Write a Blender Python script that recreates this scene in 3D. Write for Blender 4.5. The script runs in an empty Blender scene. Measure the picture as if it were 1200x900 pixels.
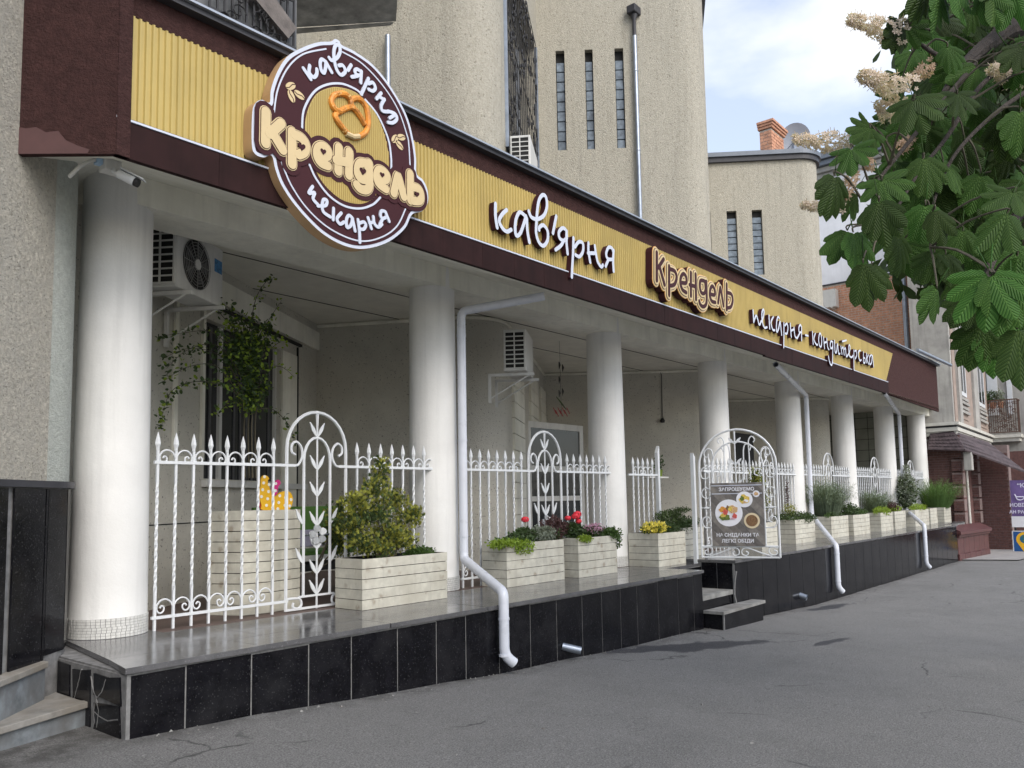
import bpy, math, random
from math import sin, cos, pi, radians, sqrt, atan2
from mathutils import Vector as V, Matrix, noise
random.seed(7)
SC = bpy.context.scene
COL = SC.collection

# ------------------------------------------------------------------ camera
CX, CY, CZ = -2.627, -5.7448, 1.65
YAW, PIT, ROL = radians(51.1347), radians(4.9758), radians(-1.1159)
FPX, PX0, PY0 = 948.81, 628.007, 502.715           # focal length and principal point in photo pixels (1200 x 900)
_f = V((sin(YAW)*cos(PIT), cos(YAW)*cos(PIT), sin(PIT)))
_r = V((cos(YAW), -sin(YAW), 0)); _u = _r.cross(_f)
CR = cos(ROL)*_r + sin(ROL)*_u
CU = -sin(ROL)*_r + cos(ROL)*_u
CF = _f
CC = V((CX, CY, CZ))
cam = bpy.data.cameras.new('camera'); camo = bpy.data.objects.new('camera', cam); COL.objects.link(camo)
cam.lens = FPX/1200*36; cam.sensor_width = 36
cam.shift_x = -(PX0-600)/1200; cam.shift_y = (PY0-450)/1200
cam.clip_start = 0.05; cam.clip_end = 3000
camo.matrix_world = Matrix(((CR.x, CU.x, -CF.x, CX), (CR.y, CU.y, -CF.y, CY), (CR.z, CU.z, -CF.z, CZ), (0, 0, 0, 1)))
SC.camera = camo

# ------------------------------------------------------------------ light
SC.view_settings.view_transform = 'Standard'; SC.view_settings.look = 'None'
SC.view_settings.exposure = 1.0
SC.cycles.max_bounces = 14; SC.cycles.diffuse_bounces = 7; SC.cycles.glossy_bounces = 5; SC.view_settings.gamma = 1
SUN_EL, SUN_AZ = radians(42), radians(196)          # azimuth of the sun, clockwise from +Y
W = bpy.data.worlds.new('World'); SC.world = W; W.use_nodes = True
nt = W.node_tree; nt.nodes.clear()
def wn(t, **k):
    n = nt.nodes.new(t)
    for a, b in k.items(): setattr(n, a, b)
    return n
out = wn('ShaderNodeOutputWorld'); bg = wn('ShaderNodeBackground'); sky = wn('ShaderNodeTexSky')
sky.sky_type = 'NISHITA'; sky.sun_disc = False; sky.sun_elevation = SUN_EL; sky.sun_rotation = SUN_AZ
sky.air_density = 1.0; sky.dust_density = 2.2; sky.ozone_density = 1.2
tc = wn('ShaderNodeTexCoord'); mp = wn('ShaderNodeMapping'); mp.inputs['Scale'].default_value = (1.0, 1.0, 2.3)
mp.inputs['Location'].default_value = (0.35, 0.1, 0.12)
nz = wn('ShaderNodeTexNoise'); nz.inputs['Scale'].default_value = 1.9; nz.inputs['Detail'].default_value = 7; nz.inputs['Roughness'].default_value = .52
rp = wn('ShaderNodeValToRGB'); rp.color_ramp.elements[0].color = (.30, .30, .30, 1); rp.color_ramp.elements[0].position = .51; rp.color_ramp.elements[1].position = .72
mx = wn('ShaderNodeMixRGB'); mx.inputs['Color2'].default_value = (4.9, 4.85, 4.75, 1)
nt.links.new(tc.outputs['Generated'], mp.inputs['Vector']); nt.links.new(mp.outputs[0], nz.inputs['Vector'])
nt.links.new(nz.outputs['Fac'], rp.inputs[0]); nt.links.new(rp.outputs[0], mx.inputs['Fac'])
nt.links.new(sky.outputs[0], mx.inputs['Color1']); nt.links.new(mx.outputs[0], bg.inputs['Color'])
bg.inputs['Strength'].default_value = 0.145
nt.links.new(bg.outputs[0], out.inputs[0])
sl = bpy.data.lights.new('sun', 'SUN'); sl.energy = .95; sl.angle = radians(38); sl.color = (1, .965, .91)
so = bpy.data.objects.new('sun', sl); COL.objects.link(so)
sd = V((sin(SUN_AZ)*cos(SUN_EL), cos(SUN_AZ)*cos(SUN_EL), sin(SUN_EL)))
so.rotation_euler = sd.to_track_quat('Z', 'Y').to_euler()

# ------------------------------------------------------------------ turning a photo pixel into a point on a real plane
def ray(px, py): return CR*((px-PX0)/FPX) - CU*((py-PY0)/FPX) + CF
def onp(px, py, p0, n):
    d = ray(px, py); return CC + d*((V(p0)-CC).dot(V(n))/d.dot(V(n)))
def onX(px, py, x): return onp(px, py, (x, 0, 0), (1, 0, 0))
def onY(px, py, y): return onp(px, py, (0, y, 0), (0, 1, 0))
def onZ(px, py, z): return onp(px, py, (0, 0, z), (0, 0, 1))
def onL(px, py, A, B):
    d = V((B[0]-A[0], B[1]-A[1], 0)); return onp(px, py, (A[0], A[1], 0), (-d.y, d.x, 0))

# ------------------------------------------------------------------ materials
MATS = {}
def mat(name, col, rough=.6, var=.12, vs=6, bump=0, bs=60, metal=0, spec=.5, col2=None, streak=0, trans=0, det=6, coat=0, speck=None, dirt=0):
    """base colour with two scales of noise, optional second colour, vertical dirt streaks and fine relief"""
    if name in MATS: return MATS[name]
    m = bpy.data.materials.new(name); m.use_nodes = True; t = m.node_tree; N = t.nodes; L = t.links
    b = N['Principled BSDF']; b.inputs['Roughness'].default_value = rough; b.inputs['Metallic'].default_value = metal
    b.inputs['Specular IOR Level'].default_value = spec
    if coat: b.inputs['Coat Weight'].default_value = coat
    tcn = N.new('ShaderNodeTexCoord')
    geo = N.new('ShaderNodeNewGeometry')
    def noi(scale, detail=det, vec=None, r=.6):
        n = N.new('ShaderNodeTexNoise'); n.inputs['Scale'].default_value = scale; n.inputs['Detail'].default_value = detail
        n.inputs['Roughness'].default_value = r
        L.new(vec or geo.outputs['Position'], n.inputs['Vector']); return n
    def mixc(f, a, c2):
        x = N.new('ShaderNodeMixRGB')
        for s, v in (('Fac', f), ('Color1', a), ('Color2', c2)):
            if hasattr(v, 'is_linked'): L.new(v, x.inputs[s])
            else: x.inputs[s].default_value = v
        return x.outputs[0]
    def ramp(v, p0, p1):
        r = N.new('ShaderNodeMapRange'); r.inputs['From Min'].default_value = p0; r.inputs['From Max'].default_value = p1
        L.new(v, r.inputs['Value']); return r.outputs[0]
    c = (*col, 1); lo = tuple(x*(1-var*1.6) for x in col)+(1,); hi = tuple(min(1, x*(1+var)) for x in col)+(1,)
    n1 = noi(vs); cur = mixc(ramp(n1.outputs['Fac'], .3, .7), lo, hi)
    if col2:
        n2 = noi(vs*.35, 5); cur = mixc(ramp(n2.outputs['Fac'], .45, .68), cur, (*col2, 1))
    if streak:
        mpn = N.new('ShaderNodeMapping'); mpn.inputs['Scale'].default_value = (9, 9, .5)
        L.new(geo.outputs['Position'], mpn.inputs['Vector']); n3 = noi(1.0, 6, mpn.outputs[0])
        f = ramp(n3.outputs['Fac'], .5, .8); mu = N.new('ShaderNodeMath'); mu.operation = 'MULTIPLY'; mu.inputs[1].default_value = streak
        L.new(f, mu.inputs[0]); cur = mixc(mu.outputs[0], cur, tuple(x*.45 for x in col)+(1,))
    if speck:
        vo = N.new('ShaderNodeTexVoronoi'); vo.inputs['Scale'].default_value = speck[0]; L.new(geo.outputs['Position'], vo.inputs['Vector'])
        n4 = noi(speck[0]*.7, 3); ad = N.new('ShaderNodeMath'); ad.operation = 'MULTIPLY'
        L.new(ramp(vo.outputs['Distance'], .42, .18), ad.inputs[0]); L.new(ramp(n4.outputs['Fac'], .52, .62), ad.inputs[1])
        cur = mixc(ad.outputs[0], cur, (*speck[1], 1))
    L.new(cur, b.inputs['Base Color'])
    rr = N.new('ShaderNodeMapRange'); rr.inputs['To Min'].default_value = max(0, rough-.08-.5*dirt); rr.inputs['To Max'].default_value = min(1, rough+.1+dirt)
    L.new(n1.outputs['Fac'], rr.inputs['Value']); L.new(rr.outputs[0], b.inputs['Roughness'])
    if bump:
        nb = noi(bs, 8, r=.7); bn = N.new('ShaderNodeBump'); bn.inputs['Strength'].default_value = min(1, bump); bn.inputs['Distance'].default_value = .02*bump
        L.new(nb.outputs['Fac'], bn.inputs['Height']); L.new(bn.outputs[0], b.inputs['Normal'])
    if trans:
        tr = N.new('ShaderNodeBsdfTranslucent'); tr.inputs['Color'].default_value = (min(1, col[0]*2.2), min(1, col[1]*1.9), col[2], 1)
        ms = N.new('ShaderNodeMixShader'); ms.inputs[0].default_value = trans
        L.new(b.outputs[0], ms.inputs[1]); L.new(tr.outputs[0], ms.inputs[2]); L.new(ms.outputs[0], N['Material Output'].inputs[0])
    MATS[name] = m; return m

M = dict(
 column=mat('column_paint', (.73, .73, .715), .6, .05, 2.0, .5, 9, streak=.28, col2=(.68, .68, .665)),
 white=mat('white_metal_paint', (.64, .665, .69), .4, .04, 8),
 trim=mat('white_trim', (.56, .60, .70), .4, .03, 8),
 soffit=mat('soffit_paint', (.80, .79, .71), .75, .10, 2.2, .2, 20, streak=.3, col2=(.70, .69, .60)),
 ceil=mat('ceiling_paint', (.76, .75, .68), .8, .06, 3),
 inner=mat('painted_roughcast', (.60, .585, .52), .85, .07, 2.2, 1.0, 60, speck=(30, (.22, .21, .19)), col2=(.54, .525, .47)),
 stucco=mat('beige_roughcast', (.455, .43, .36), .95, .12, 26, 1.6, 30, col2=(.40, .375, .31), speck=(20, (.22, .205, .165)), streak=.45),
 stucco2=mat('beige_roughcast_near', (.50, .475, .41), .95, .20, 30, 1.8, 38, speck=(48, (.20, .19, .16)), col2=(.44, .42, .37)),
 lstrip=mat('pale_green_roughcast', (.50, .53, .49), .95, .10, 24, 1.6, 50),
 brown=mat('brown_roughcast', (.070, .035, .033), .95, .18, 14, 2.0, 42, spec=.15),
 fascia=mat('brown_fascia', (.026, .0115, .0115), .7, .18, 4, streak=.7, spec=.12),
 patch=mat('brown_smooth_patch', (.088, .043, .042), .8, .1, 6),
 yellow=mat('yellow_sheet', (.47, .36, .12), .6, .09, 1.2, streak=.35),
 flash=mat('grey_flashing', (.36, .39, .44), .35, .08, 5, metal=.5),
 dflash=mat('dark_flashing', (.035, .035, .042), .5, .2, 6),
 granite=mat('black_granite', (.006, .006, .008), .11, .3, 8, speck=(70, (.05, .05, .053)), col2=(.014, .014, .016), dirt=.05, spec=.2),
 grout=mat('grey_mortar', (.20, .20, .20), .9, .25, 12, .5, 50),
 coping=mat('polished_coping', (.10, .10, .105), .11, .22, 5, .04, 30, speck=(80, (.19, .19, .20)), dirt=.08),
 floor=mat('terrace_floor', (.11, .075, .065), .55, .2, 5),
 tile=mat('mosaic_tile', (.64, .64, .62), .35, .12, 30),
 asphalt=mat('asphalt', (.205, .203, .200), .9, .08, 1.6, 1.2, 80, col2=(.192, .190, .188), speck=(55, (.30, .30, .29)), det=14),
 wet=mat('wet_asphalt', (.06, .06, .066), .55, .35, 6, .5, 90, speck=(110, (.16, .16, .16))),
 concrete=mat('old_concrete', (.26, .26, .25), .9, .25, 5, .7, 40, col2=(.16, .15, .14)),
 stepc=mat('step_slab', (.29, .28, .26), .75, .25, 6, .4, 40, col2=(.20, .18, .15)),
 bluegrey=mat('blue_grey_concrete', (.20, .225, .245), .85, .3, 7, .5, 40, col2=(.13, .13, .13)),
 wood=mat('white_stained_plank', (.55, .535, .46), .6, .12, 9, .25, 60, col2=(.45, .43, .36), speck=(9, (.34, .30, .24)), streak=.35),
 dark=mat('dark_gap', (.012, .012, .012), .8, .1, 5),
 soil=mat('potting_soil', (.035, .024, .016), .95, .3, 20, 1, 50),
 acw=mat('appliance_white', (.60, .60, .58), .4, .06, 5, streak=.3),
 galv=mat('galvanised_pipe', (.33, .37, .43), .32, .12, 6, metal=.75),
 pvc=mat('white_plastic_pipe', (.60, .63, .70), .28, .05, 4, streak=.12),
 glass=mat('dark_glass', (.025, .028, .032), .07, .2, 2),
 blockg=mat('glass_block', (.17, .21, .25), .12, .35, 5, .2, 20),
 iron=mat('black_iron', (.02, .019, .02), .5, .2, 6),
 obrick=mat('orange_brick', (.58, .30, .19), .85, .25, 6, .5, 60, col2=(.46, .23, .15)),
 rbrick=mat('dark_red_brick', (.13, .062, .055), .8, .28, 9, .4, 60),
 mortar=mat('pale_mortar', (.55, .50, .44), .9, .15, 10, .5, 60),
 rmortar=mat('pinkish_mortar', (.21, .155, .145), .9, .15, 10, .3, 60),
 plaster=mat('white_plaster', (.76, .77, .80), .85, .06, 1.5, .3, 30, streak=.15),
 gplaster=mat('grey_weathered_plaster', (.33, .32, .30), .9, .14, 3, .6, 30, streak=.6, col2=(.42, .41, .38)),
 pink=mat('pink_plaster', (.33, .26, .22), .85, .15, 4, .3, 30, streak=.3),
 cornice=mat('cream_cornice', (.56, .55, .50), .6, .08, 5, streak=.2),
 redst=mat('red_brown_plinth', (.095, .035, .034), .45, .2, 6, .3, 30),
 shingle=mat('awning_shingle', (.075, .055, .06), .75, .35, 7, .5, 30),
 pave=mat('light_paving', (.30, .29, .28), .85, .15, 4, .4, 50),
 cream=mat('cream_letter', (.60, .47, .26), .5, .03, 5),
 orange=mat('orange_rim', (.75, .34, .04), .5, .04, 5),
 tan=mat('tan_sign_side', (.52, .33, .17), .55, .08, 4),
 signbr=mat('sign_brown', (.050, .016, .020), .6, .05, 3, spec=.15),
 pretzel=mat('pretzel_print', (.66, .25, .03), .5, .35, 16, speck=(30, (.85, .60, .25))),
 purple=mat('purple_print', (.15, .10, .27), .5, .25, 2.5),
 blue=mat('blue_print', (.012, .085, .27), .5, .15, 4),
 ylw=mat('yellow_paint', (.80, .45, .015), .5, .05, 6),
 mag=mat('magenta_paint', (.62, .03, .22), .5, .05, 6),
 redp=mat('red_paint', (.35, .01, .02), .5, .05, 6),
 green=mat('green_cloth', (.05, .12, .02), .9, .1, 10),
 lilac=mat('lilac_cloth', (.22, .21, .29), .9, .1, 10),
 black=mat('black_paint', (.015, .015, .017), .5, .1, 5),
 bark=mat('bark', (.06, .048, .042), .9, .3, 12, 1.2, 40),
 twig=mat('twig', (.085, .075, .05), .8, .2, 20, .4, 40),
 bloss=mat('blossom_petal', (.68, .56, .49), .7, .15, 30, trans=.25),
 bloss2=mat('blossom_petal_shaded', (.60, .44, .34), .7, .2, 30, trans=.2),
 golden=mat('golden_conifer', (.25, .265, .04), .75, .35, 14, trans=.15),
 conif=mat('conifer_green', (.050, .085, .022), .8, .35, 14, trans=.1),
 leafd=mat('dark_leaf', (.042, .078, .022), .6, .35, 12, trans=.2),
 leafm=mat('mid_leaf', (.055, .11, .022), .6, .3, 12, trans=.25),
 leafl=mat('lime_leaf', (.20, .30, .035), .6, .25, 12, trans=.3),
 silver=mat('silver_leaf', (.20, .235, .19), .8, .25, 14, trans=.15),
 maroon=mat('maroon_leaf', (.075, .035, .035), .7, .3, 14, trans=.1),
 redfl=mat('red_petal', (.80, .045, .075), .6, .15, 25, trans=.2),
 pinkfl=mat('mauve_petal', (.50, .28, .42), .6, .2, 25, trans=.2),
 yfl=mat('yellow_petal', (.72, .60, .10), .6, .15, 25, trans=.2),
 roofm=mat('roof_grey_metal', (.16, .18, .21), .45, .1, 3, metal=.3),
)
# chestnut leaf: pleated between side veins, from the leaf's own UV
def leafmat(name, c1, c2, tr):
    m = bpy.data.materials.new(name); m.use_nodes = True; N = m.node_tree.nodes; L = m.node_tree.links; b = N['Principled BSDF']
    uv = N.new('ShaderNodeUVMap'); sp = N.new('ShaderNodeSeparateXYZ'); L.new(uv.outputs[0], sp.inputs[0])
    def mth(op, a, b2=None):
        n = N.new('ShaderNodeMath'); n.operation = op
        for i, v in enumerate((a, b2)):
            if v is None: continue
            if hasattr(v, 'is_linked'): L.new(v, n.inputs[i])
            else: n.inputs[i].default_value = v
        return n.outputs[0]
    au = mth('ABSOLUTE', mth('SUBTRACT', sp.outputs[0], .5))
    ph = mth('MULTIPLY', mth('SUBTRACT', sp.outputs[1], mth('MULTIPLY', au, .55)), 78.)
    s = mth('MULTIPLY', mth('ADD', mth('SINE', ph), 1.), .5); vein = mth('POWER', s, 5.)
    mid = mth('LESS_THAN', au, .018); ve = mth('MAXIMUM', vein, mid)
    mr = N.new('ShaderNodeMixRGB'); mr.inputs[1].default_value = (*c1, 1); mr.inputs[2].default_value = (*c2, 1)
    nn = N.new('ShaderNodeTexNoise'); nn.inputs['Scale'].default_value = 5; L.new(N.new('ShaderNodeNewGeometry').outputs['Position'], nn.inputs['Vector'])
    oi = N.new('ShaderNodeObjectInfo'); hs = N.new('ShaderNodeHueSaturation')
    L.new(mth('MULTIPLY', ve, .55), mr.inputs[0]); L.new(mr.outputs[0], hs.inputs['Color'])
    L.new(mth('ADD', .48, mth('MULTIPLY', oi.outputs['Random'], .03)), hs.inputs['Hue'])
    L.new(mth('ADD', .22, mth('MULTIPLY', mth('ADD', mth('MULTIPLY', oi.outputs['Random'], 1.5), nn.outputs['Fac']), .60)), hs.inputs['Value'])
    L.new(hs.outputs[0], b.inputs['Base Color']); b.inputs['Roughness'].default_value = .58; b.inputs['Specular IOR Level'].default_value = .3
    bp = N.new('ShaderNodeBump'); bp.inputs['Strength'].default_value = .8; bp.inputs['Distance'].default_value = .004
    L.new(s, bp.inputs['Height']); bp.invert = True; L.new(bp.outputs[0], b.inputs['Normal'])
    t = N.new('ShaderNodeBsdfTranslucent'); L.new(hs.outputs[0], t.inputs['Color']); ms = N.new('ShaderNodeMixShader'); ms.inputs[0].default_value = tr
    L.new(b.outputs[0], ms.inputs[1]); L.new(t.outputs[0], ms.inputs[2]); L.new(ms.outputs[0], N['Material Output'].inputs[0])
    return m
M['leaf'] = leafmat('chestnut_leaf', (.034, .092, .012), (.10, .19, .035), .30)

# ------------------------------------------------------------------ mesh builder
class MB:
    def __init__(s): s.v = []; s.f = []; s.m = []; s.uv = None; s.cur = 0
    def add(s, vs, fs):
        o = len(s.v); s.v += [tuple(p) for p in vs]; s.f += [tuple(i+o for i in f) for f in fs]; s.m += [s.cur]*len(fs); return s
    def box(s, x0, x1, y0, y1, z0, z1):
        return s.add([(x, y, z) for z in (z0, z1) for y in (y0, y1) for x in (x0, x1)],
                     [(0, 2, 3, 1), (4, 5, 7, 6), (0, 1, 5, 4), (2, 6, 7, 3), (0, 4, 6, 2), (1, 3, 7, 5)])
    def obox(s, o, a, b, c):
        """box from corner o along the three edge vectors"""
        o, a, b, c = V(o), V(a), V(b), V(c)
        return s.add([o+i*a+j*b+k*c for k in (0, 1) for j in (0, 1) for i in (0, 1)],
                     [(0, 2, 3, 1), (4, 5, 7, 6), (0, 1, 5, 4), (2, 6, 7, 3), (0, 4, 6, 2), (1, 3, 7, 5)])
    def quad(s, a, b, c, d): return s.add([a, b, c, d], [(0, 1, 2, 3)])
    def tube(s, path, r, n=8, cap=True, closed=False):
        P = [V(p) for p in path]; k = len(P); R = r if isinstance(r, (list, tuple)) else [r]*k
        T = []
        for i in range(k):
            a = P[(i-1) % k] if (closed or i > 0) else P[i]; b = P[(i+1) % k] if (closed or i < k-1) else P[i]
            t = (b-a); T.append(t.normalized() if t.length > 1e-9 else V((0, 0, 1)))
        up = V((0, 0, 1)) if abs(T[0].z) < .9 else V((1, 0, 0)); nrm = (up - T[0]*up.dot(T[0])).normalized()
        vs = []
        for i in range(k):
            nrm = (nrm - T[i]*nrm.dot(T[i])); nrm = nrm.normalized() if nrm.length > 1e-6 else T[i].orthogonal().normalized()
            bi = T[i].cross(nrm)
            for j in range(n):
                a = 2*pi*j/n; vs.append(P[i] + (nrm*cos(a)+bi*sin(a))*R[i])
        fs = []
        for i in range(k if closed else k-1):
            for j in range(n):
                a = i*n+j; b = i*n+(j+1) % n; c = ((i+1) % k)*n+(j+1) % n; d = ((i+1) % k)*n+j; fs.append((a, b, c, d))
        if cap and not closed: fs += [tuple(range(n-1, -1, -1)), tuple((k-1)*n+j for j in range(n))]
        return s.add(vs, fs)
    def lathe(s, prof, n=24, c=(0, 0), cap=True, a0=0, a1=2*pi):
        full = abs(a1-a0-2*pi) < 1e-6; m = n if full else n+1; vs = []
        for r, z in prof:
            for j in range(m):
                a = a0+(a1-a0)*j/n; vs.append((c[0]+r*cos(a), c[1]+r*sin(a), z))
        fs = []
        for i in range(len(prof)-1):
            for j in range(n):
                j2 = (j+1) % m; fs.append((i*m+j, i*m+j2, (i+1)*m+j2, (i+1)*m+j))
        if cap and full: fs += [tuple(range(m-1, -1, -1)), tuple((len(prof)-1)*m+j for j in range(m))]
        return s.add(vs, fs)
    def prism(s, pts, depth):
        """front outline pts (3D, planar), extruded by vector depth"""
        P = [V(p) for p in pts]; d = V(depth); n = len(P)
        return s.add(P+[p+d for p in P], [tuple(range(n)), tuple(range(2*n-1, n-1, -1))]+[(i, i+n, (i+1) % n+n, (i+1) % n) for i in range(n)])
    def build(s, name, m, parent=None, smooth=False, kind=None, label=None, fix=True, bevel=0):
        me = bpy.data.meshes.new(name)
        off = wpos(parent)
        me.from_pydata([(x-off.x, y-off.y, z-off.z) for x, y, z in s.v], [], s.f)
        ms = m if isinstance(m, (list, tuple)) else [m]
        for k in ms: me.materials.append(k)
        if len(ms) > 1: me.polygons.foreach_set('material_index', s.m)
        if s.uv:
            u = me.uv_layers.new(name='UVMap')
            for l in me.loops: u.data[l.index].uv = s.uv[l.vertex_index]
        if fix:
            import bmesh
            b = bmesh.new(); b.from_mesh(me); bmesh.ops.recalc_face_normals(b, faces=b.faces); b.to_mesh(me); b.free()
        if smooth:
            me.polygons.foreach_set('use_smooth', [True]*len(me.polygons))
            if smooth != 'all':
                try: me.set_sharp_from_angle(angle=radians(40))
                except Exception: pass
        o = bpy.data.objects.new(name, me); COL.objects.link(o)
        if parent: o.parent = parent
        if kind: o['kind'] = kind
        if label: o['label'] = label
        if bevel:
            bv = o.modifiers.new('bevel', 'BEVEL'); bv.width = bevel; bv.segments = 2; bv.limit_method = 'ANGLE'
        return o
def wpos(o):
    p = V((0, 0, 0))
    while o is not None: p += o.location; o = o.parent
    return p
def thing(name, label, cat, loc=(0, 0, 0), group=None, parent=None):
    o = bpy.data.objects.new(name, None); o.location = loc; o.empty_display_size = .1; COL.objects.link(o)
    return tag(o, label, cat, group)
def tag(o, label, cat, group=None):
    o['label'] = label; o['category'] = cat
    if group: o['group'] = group
    return o
def copy_tree(o, dloc=None, parent=None):
    c = o.copy(); COL.objects.link(c); c.parent = parent
    if dloc is not None: c.location = o.location + V(dloc)
    for ch in [x for x in o.children]: copy_tree(ch, None, c)
    return c
def shared(me, name, loc, parent, **k):
    o = bpy.data.objects.new(name, me); COL.objects.link(o); o.parent = parent; o.location = V(loc)-wpos(parent)
    return o
def catmull(pts, n=6, closed=False):
    P = [V(p) for p in pts]; k = len(P)
    if k < 3 and not closed: return P
    o = []
    for i in range(k if closed else k-1):
        g = lambda j: P[j % k] if closed else P[max(0, min(k-1, j))]
        a, b, c, d = g(i-1), g(i), g(i+1), g(i+2)
        for t in range(n):
            u = t/n; o.append(.5*((2*b)+(c-a)*u+(2*a-5*b+4*c-d)*u*u+(3*b-a-3*c+d)*u**3))
    if not closed: o.append(P[-1])
    return o
def interp(tab, x):
    if x <= tab[0][0]: return tab[0][1]+(x-tab[0][0])*(-.02)
    for (a, b), (c, d) in zip(tab, tab[1:]):
        if x <= c: return b+(d-b)*(x-a)/(c-a)
    return tab[-1][1]
GT = [(-6, .26), (-2, .16), (0, .078), (1, .03), (2.5, -.062), (4, -.16), (6.4, -.25), (8.4, -.30), (13, -.46), (18, -.475), (25, -.49), (40, -.55), (400, -2)]
def gz(x): return interp(GT, x)

# ================================================================== setting: ground
def make_ground():
    b = MB(); xs = [-400, -60, -20]+[x*.5 for x in range(-24, 60)]+[32, 36, 45, 70, 120, 400]; ys = [-400, -80, -30, -14, -9, -7, -5, -3.5, -2.5, -1.8, -1.2, -.7, -.35, -.1, .3, 2, 12, 60, 400]
    for x in xs:
        for y in ys:
            k = 1 if abs(y) < 12 else .3
            z = gz(x)+.018*k*noise.noise(V((x*.7, y*.7, 0))) - (.02 if -1.2 < y < .2 else 0)*max(0, noise.noise(V((x, y, 3))))
            b.v.append((x, y, z))
    ny = len(ys)
    for i in range(len(xs)-1):
        for j in range(ny-1): b.f.append((i*ny+j, (i+1)*ny+j, (i+1)*ny+j+1, i*ny+j+1)); b.m.append(0)
    return b.build('ground', M['asphalt'], smooth=True, kind='structure')
make_ground()
def gzz(x, y): return gz(x)+.018*noise.noise(V((x*.7, y*.7, 0)))
def patch(name, pts, m, dz=.008, kind='structure'):
    """an uneven-edged sheet lying on the ground"""
    b = MB(); c = sum((V(p) for p in pts), V((0, 0)))/len(pts)
    ring = catmull([V((p[0], p[1], 0)) for p in pts], 5, True)
    ring = [V((p.x+.03*noise.noise(p*9), p.y+.05*noise.noise(p*11+V((5, 0, 0))), 0)) for p in ring]
    vs = [(c.x, c.y, gz(c.x)+dz+.012)]+[(p.x, p.y, gzz(p.x, p.y)+dz) for p in ring]
    mid = [((p.x+c.x)/2, (p.y+c.y)/2, gzz((p.x+c.x)/2, (p.y+c.y)/2)+dz+.006) for p in ring]
    n = len(ring); vs += mid
    b.add(vs, [(0, 1+n+i, 1+n+(i+1) % n) for i in range(n)]+[(1+n+i, 1+i, 1+(i+1) % n, 1+n+(i+1) % n) for i in range(n)])
    return b.build(name, m, kind=kind, smooth=True)
def asphalt_extras():
    """cracks, grit, dirt gathered along the plinth and damp stains, each with a ragged edge of its own"""
    m = M['asphalt']; N = m.node_tree.nodes; L = m.node_tree.links; b = N['Principled BSDF']; geo = N.new('ShaderNodeNewGeometry')
    def mth(op, a, c=None, clamp=False):
        n = N.new('ShaderNodeMath'); n.operation = op; n.use_clamp = clamp
        for i, v in enumerate((a, c)):
            if v is None: continue
            if hasattr(v, 'is_linked'): L.new(v, n.inputs[i])
            else: n.inputs[i].default_value = v
        return n.outputs[0]
    def noi(sc, det=6):
        n = N.new('ShaderNodeTexNoise'); n.inputs['Scale'].default_value = sc; n.inputs['Detail'].default_value = det; n.inputs['Roughness'].default_value = .65; L.new(geo.outputs['Position'], n.inputs['Vector']); return n.outputs['Fac']
    def rng(v, a, c):
        r = N.new('ShaderNodeMapRange'); r.inputs['From Min'].default_value = a; r.inputs['From Max'].default_value = c; L.new(v, r.inputs['Value']); return r.outputs[0]
    sp = N.new('ShaderNodeSeparateXYZ'); L.new(geo.outputs['Position'], sp.inputs[0])
    masks = []
    for (x, y, lx, ly, ang) in STAINS:
        dx = mth('SUBTRACT', sp.outputs[0], x); dy = mth('SUBTRACT', sp.outputs[1], y); ca, sa = cos(ang), sin(ang)
        u = mth('DIVIDE', mth('ADD', mth('MULTIPLY', dx, ca), mth('MULTIPLY', dy, sa)), lx); v = mth('DIVIDE', mth('SUBTRACT', mth('MULTIPLY', dy, ca), mth('MULTIPLY', dx, sa)), ly)
        r = mth('SQRT', mth('ADD', mth('MULTIPLY', u, u), mth('MULTIPLY', v, v))); r = mth('ADD', r, mth('MULTIPLY', mth('SUBTRACT', noi(3.2, 12), .5), 1.9)); masks.append(rng(r, .92, .70))
    stain = masks[0]
    for k in masks[1:]: stain = mth('MAXIMUM', stain, k)
    dirt = mth('MULTIPLY', rng(sp.outputs[1], -.30, -.01), rng(noi(5, 10), .38, .60)); dirt = mth('MULTIPLY', dirt, .75)
    vo = N.new('ShaderNodeTexVoronoi'); vo.feature = 'DISTANCE_TO_EDGE'; vo.inputs['Scale'].default_value = .55
    mv = N.new('ShaderNodeVectorMath'); nv = N.new('ShaderNodeTexNoise'); nv.inputs['Scale'].default_value = 3; nv.inputs['Detail'].default_value = 8; L.new(geo.outputs['Position'], nv.inputs['Vector'])
    mv.operation = 'MULTIPLY_ADD'; mv.inputs[1].default_value = (.35, .35, .35); L.new(nv.outputs['Color'], mv.inputs[0]); L.new(geo.outputs['Position'], mv.inputs[2]); L.new(mv.outputs[0], vo.inputs['Vector'])
    crack = mth('MULTIPLY', rng(vo.outputs['Distance'], .010, .002), rng(noi(.7, 3), .54, .61))
    old = b.inputs['Base Color'].links[0].from_socket
    def mix(f, a, c, mode='MIX'):
        x = N.new('ShaderNodeMixRGB'); x.blend_type = mode; L.new(f, x.inputs[0]) if hasattr(f, 'is_linked') else setattr(x.inputs[0], 'default_value', f); L.new(a, x.inputs[1])
        if hasattr(c, 'is_linked'): L.new(c, x.inputs[2])
        else: x.inputs[2].default_value = c
        return x.outputs[0]
    g = N.new('ShaderNodeMixRGB'); g.inputs[1].default_value = (.52, .52, .52, 1); g.inputs[2].default_value = (1.5, 1.5, 1.48, 1); L.new(rng(noi(95, 5), .36, .64), g.inputs[0])
    g2 = N.new('ShaderNodeMixRGB'); g2.inputs[1].default_value = (.93, .93, .93, 1); g2.inputs[2].default_value = (1.05, 1.05, 1.05, 1); L.new(rng(noi(.55, 5), .40, .62), g2.inputs[0])
    c = mix(1.0, old, g.outputs[0], 'MULTIPLY'); c = mix(1.0, c, g2.outputs[0], 'MULTIPLY')
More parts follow.
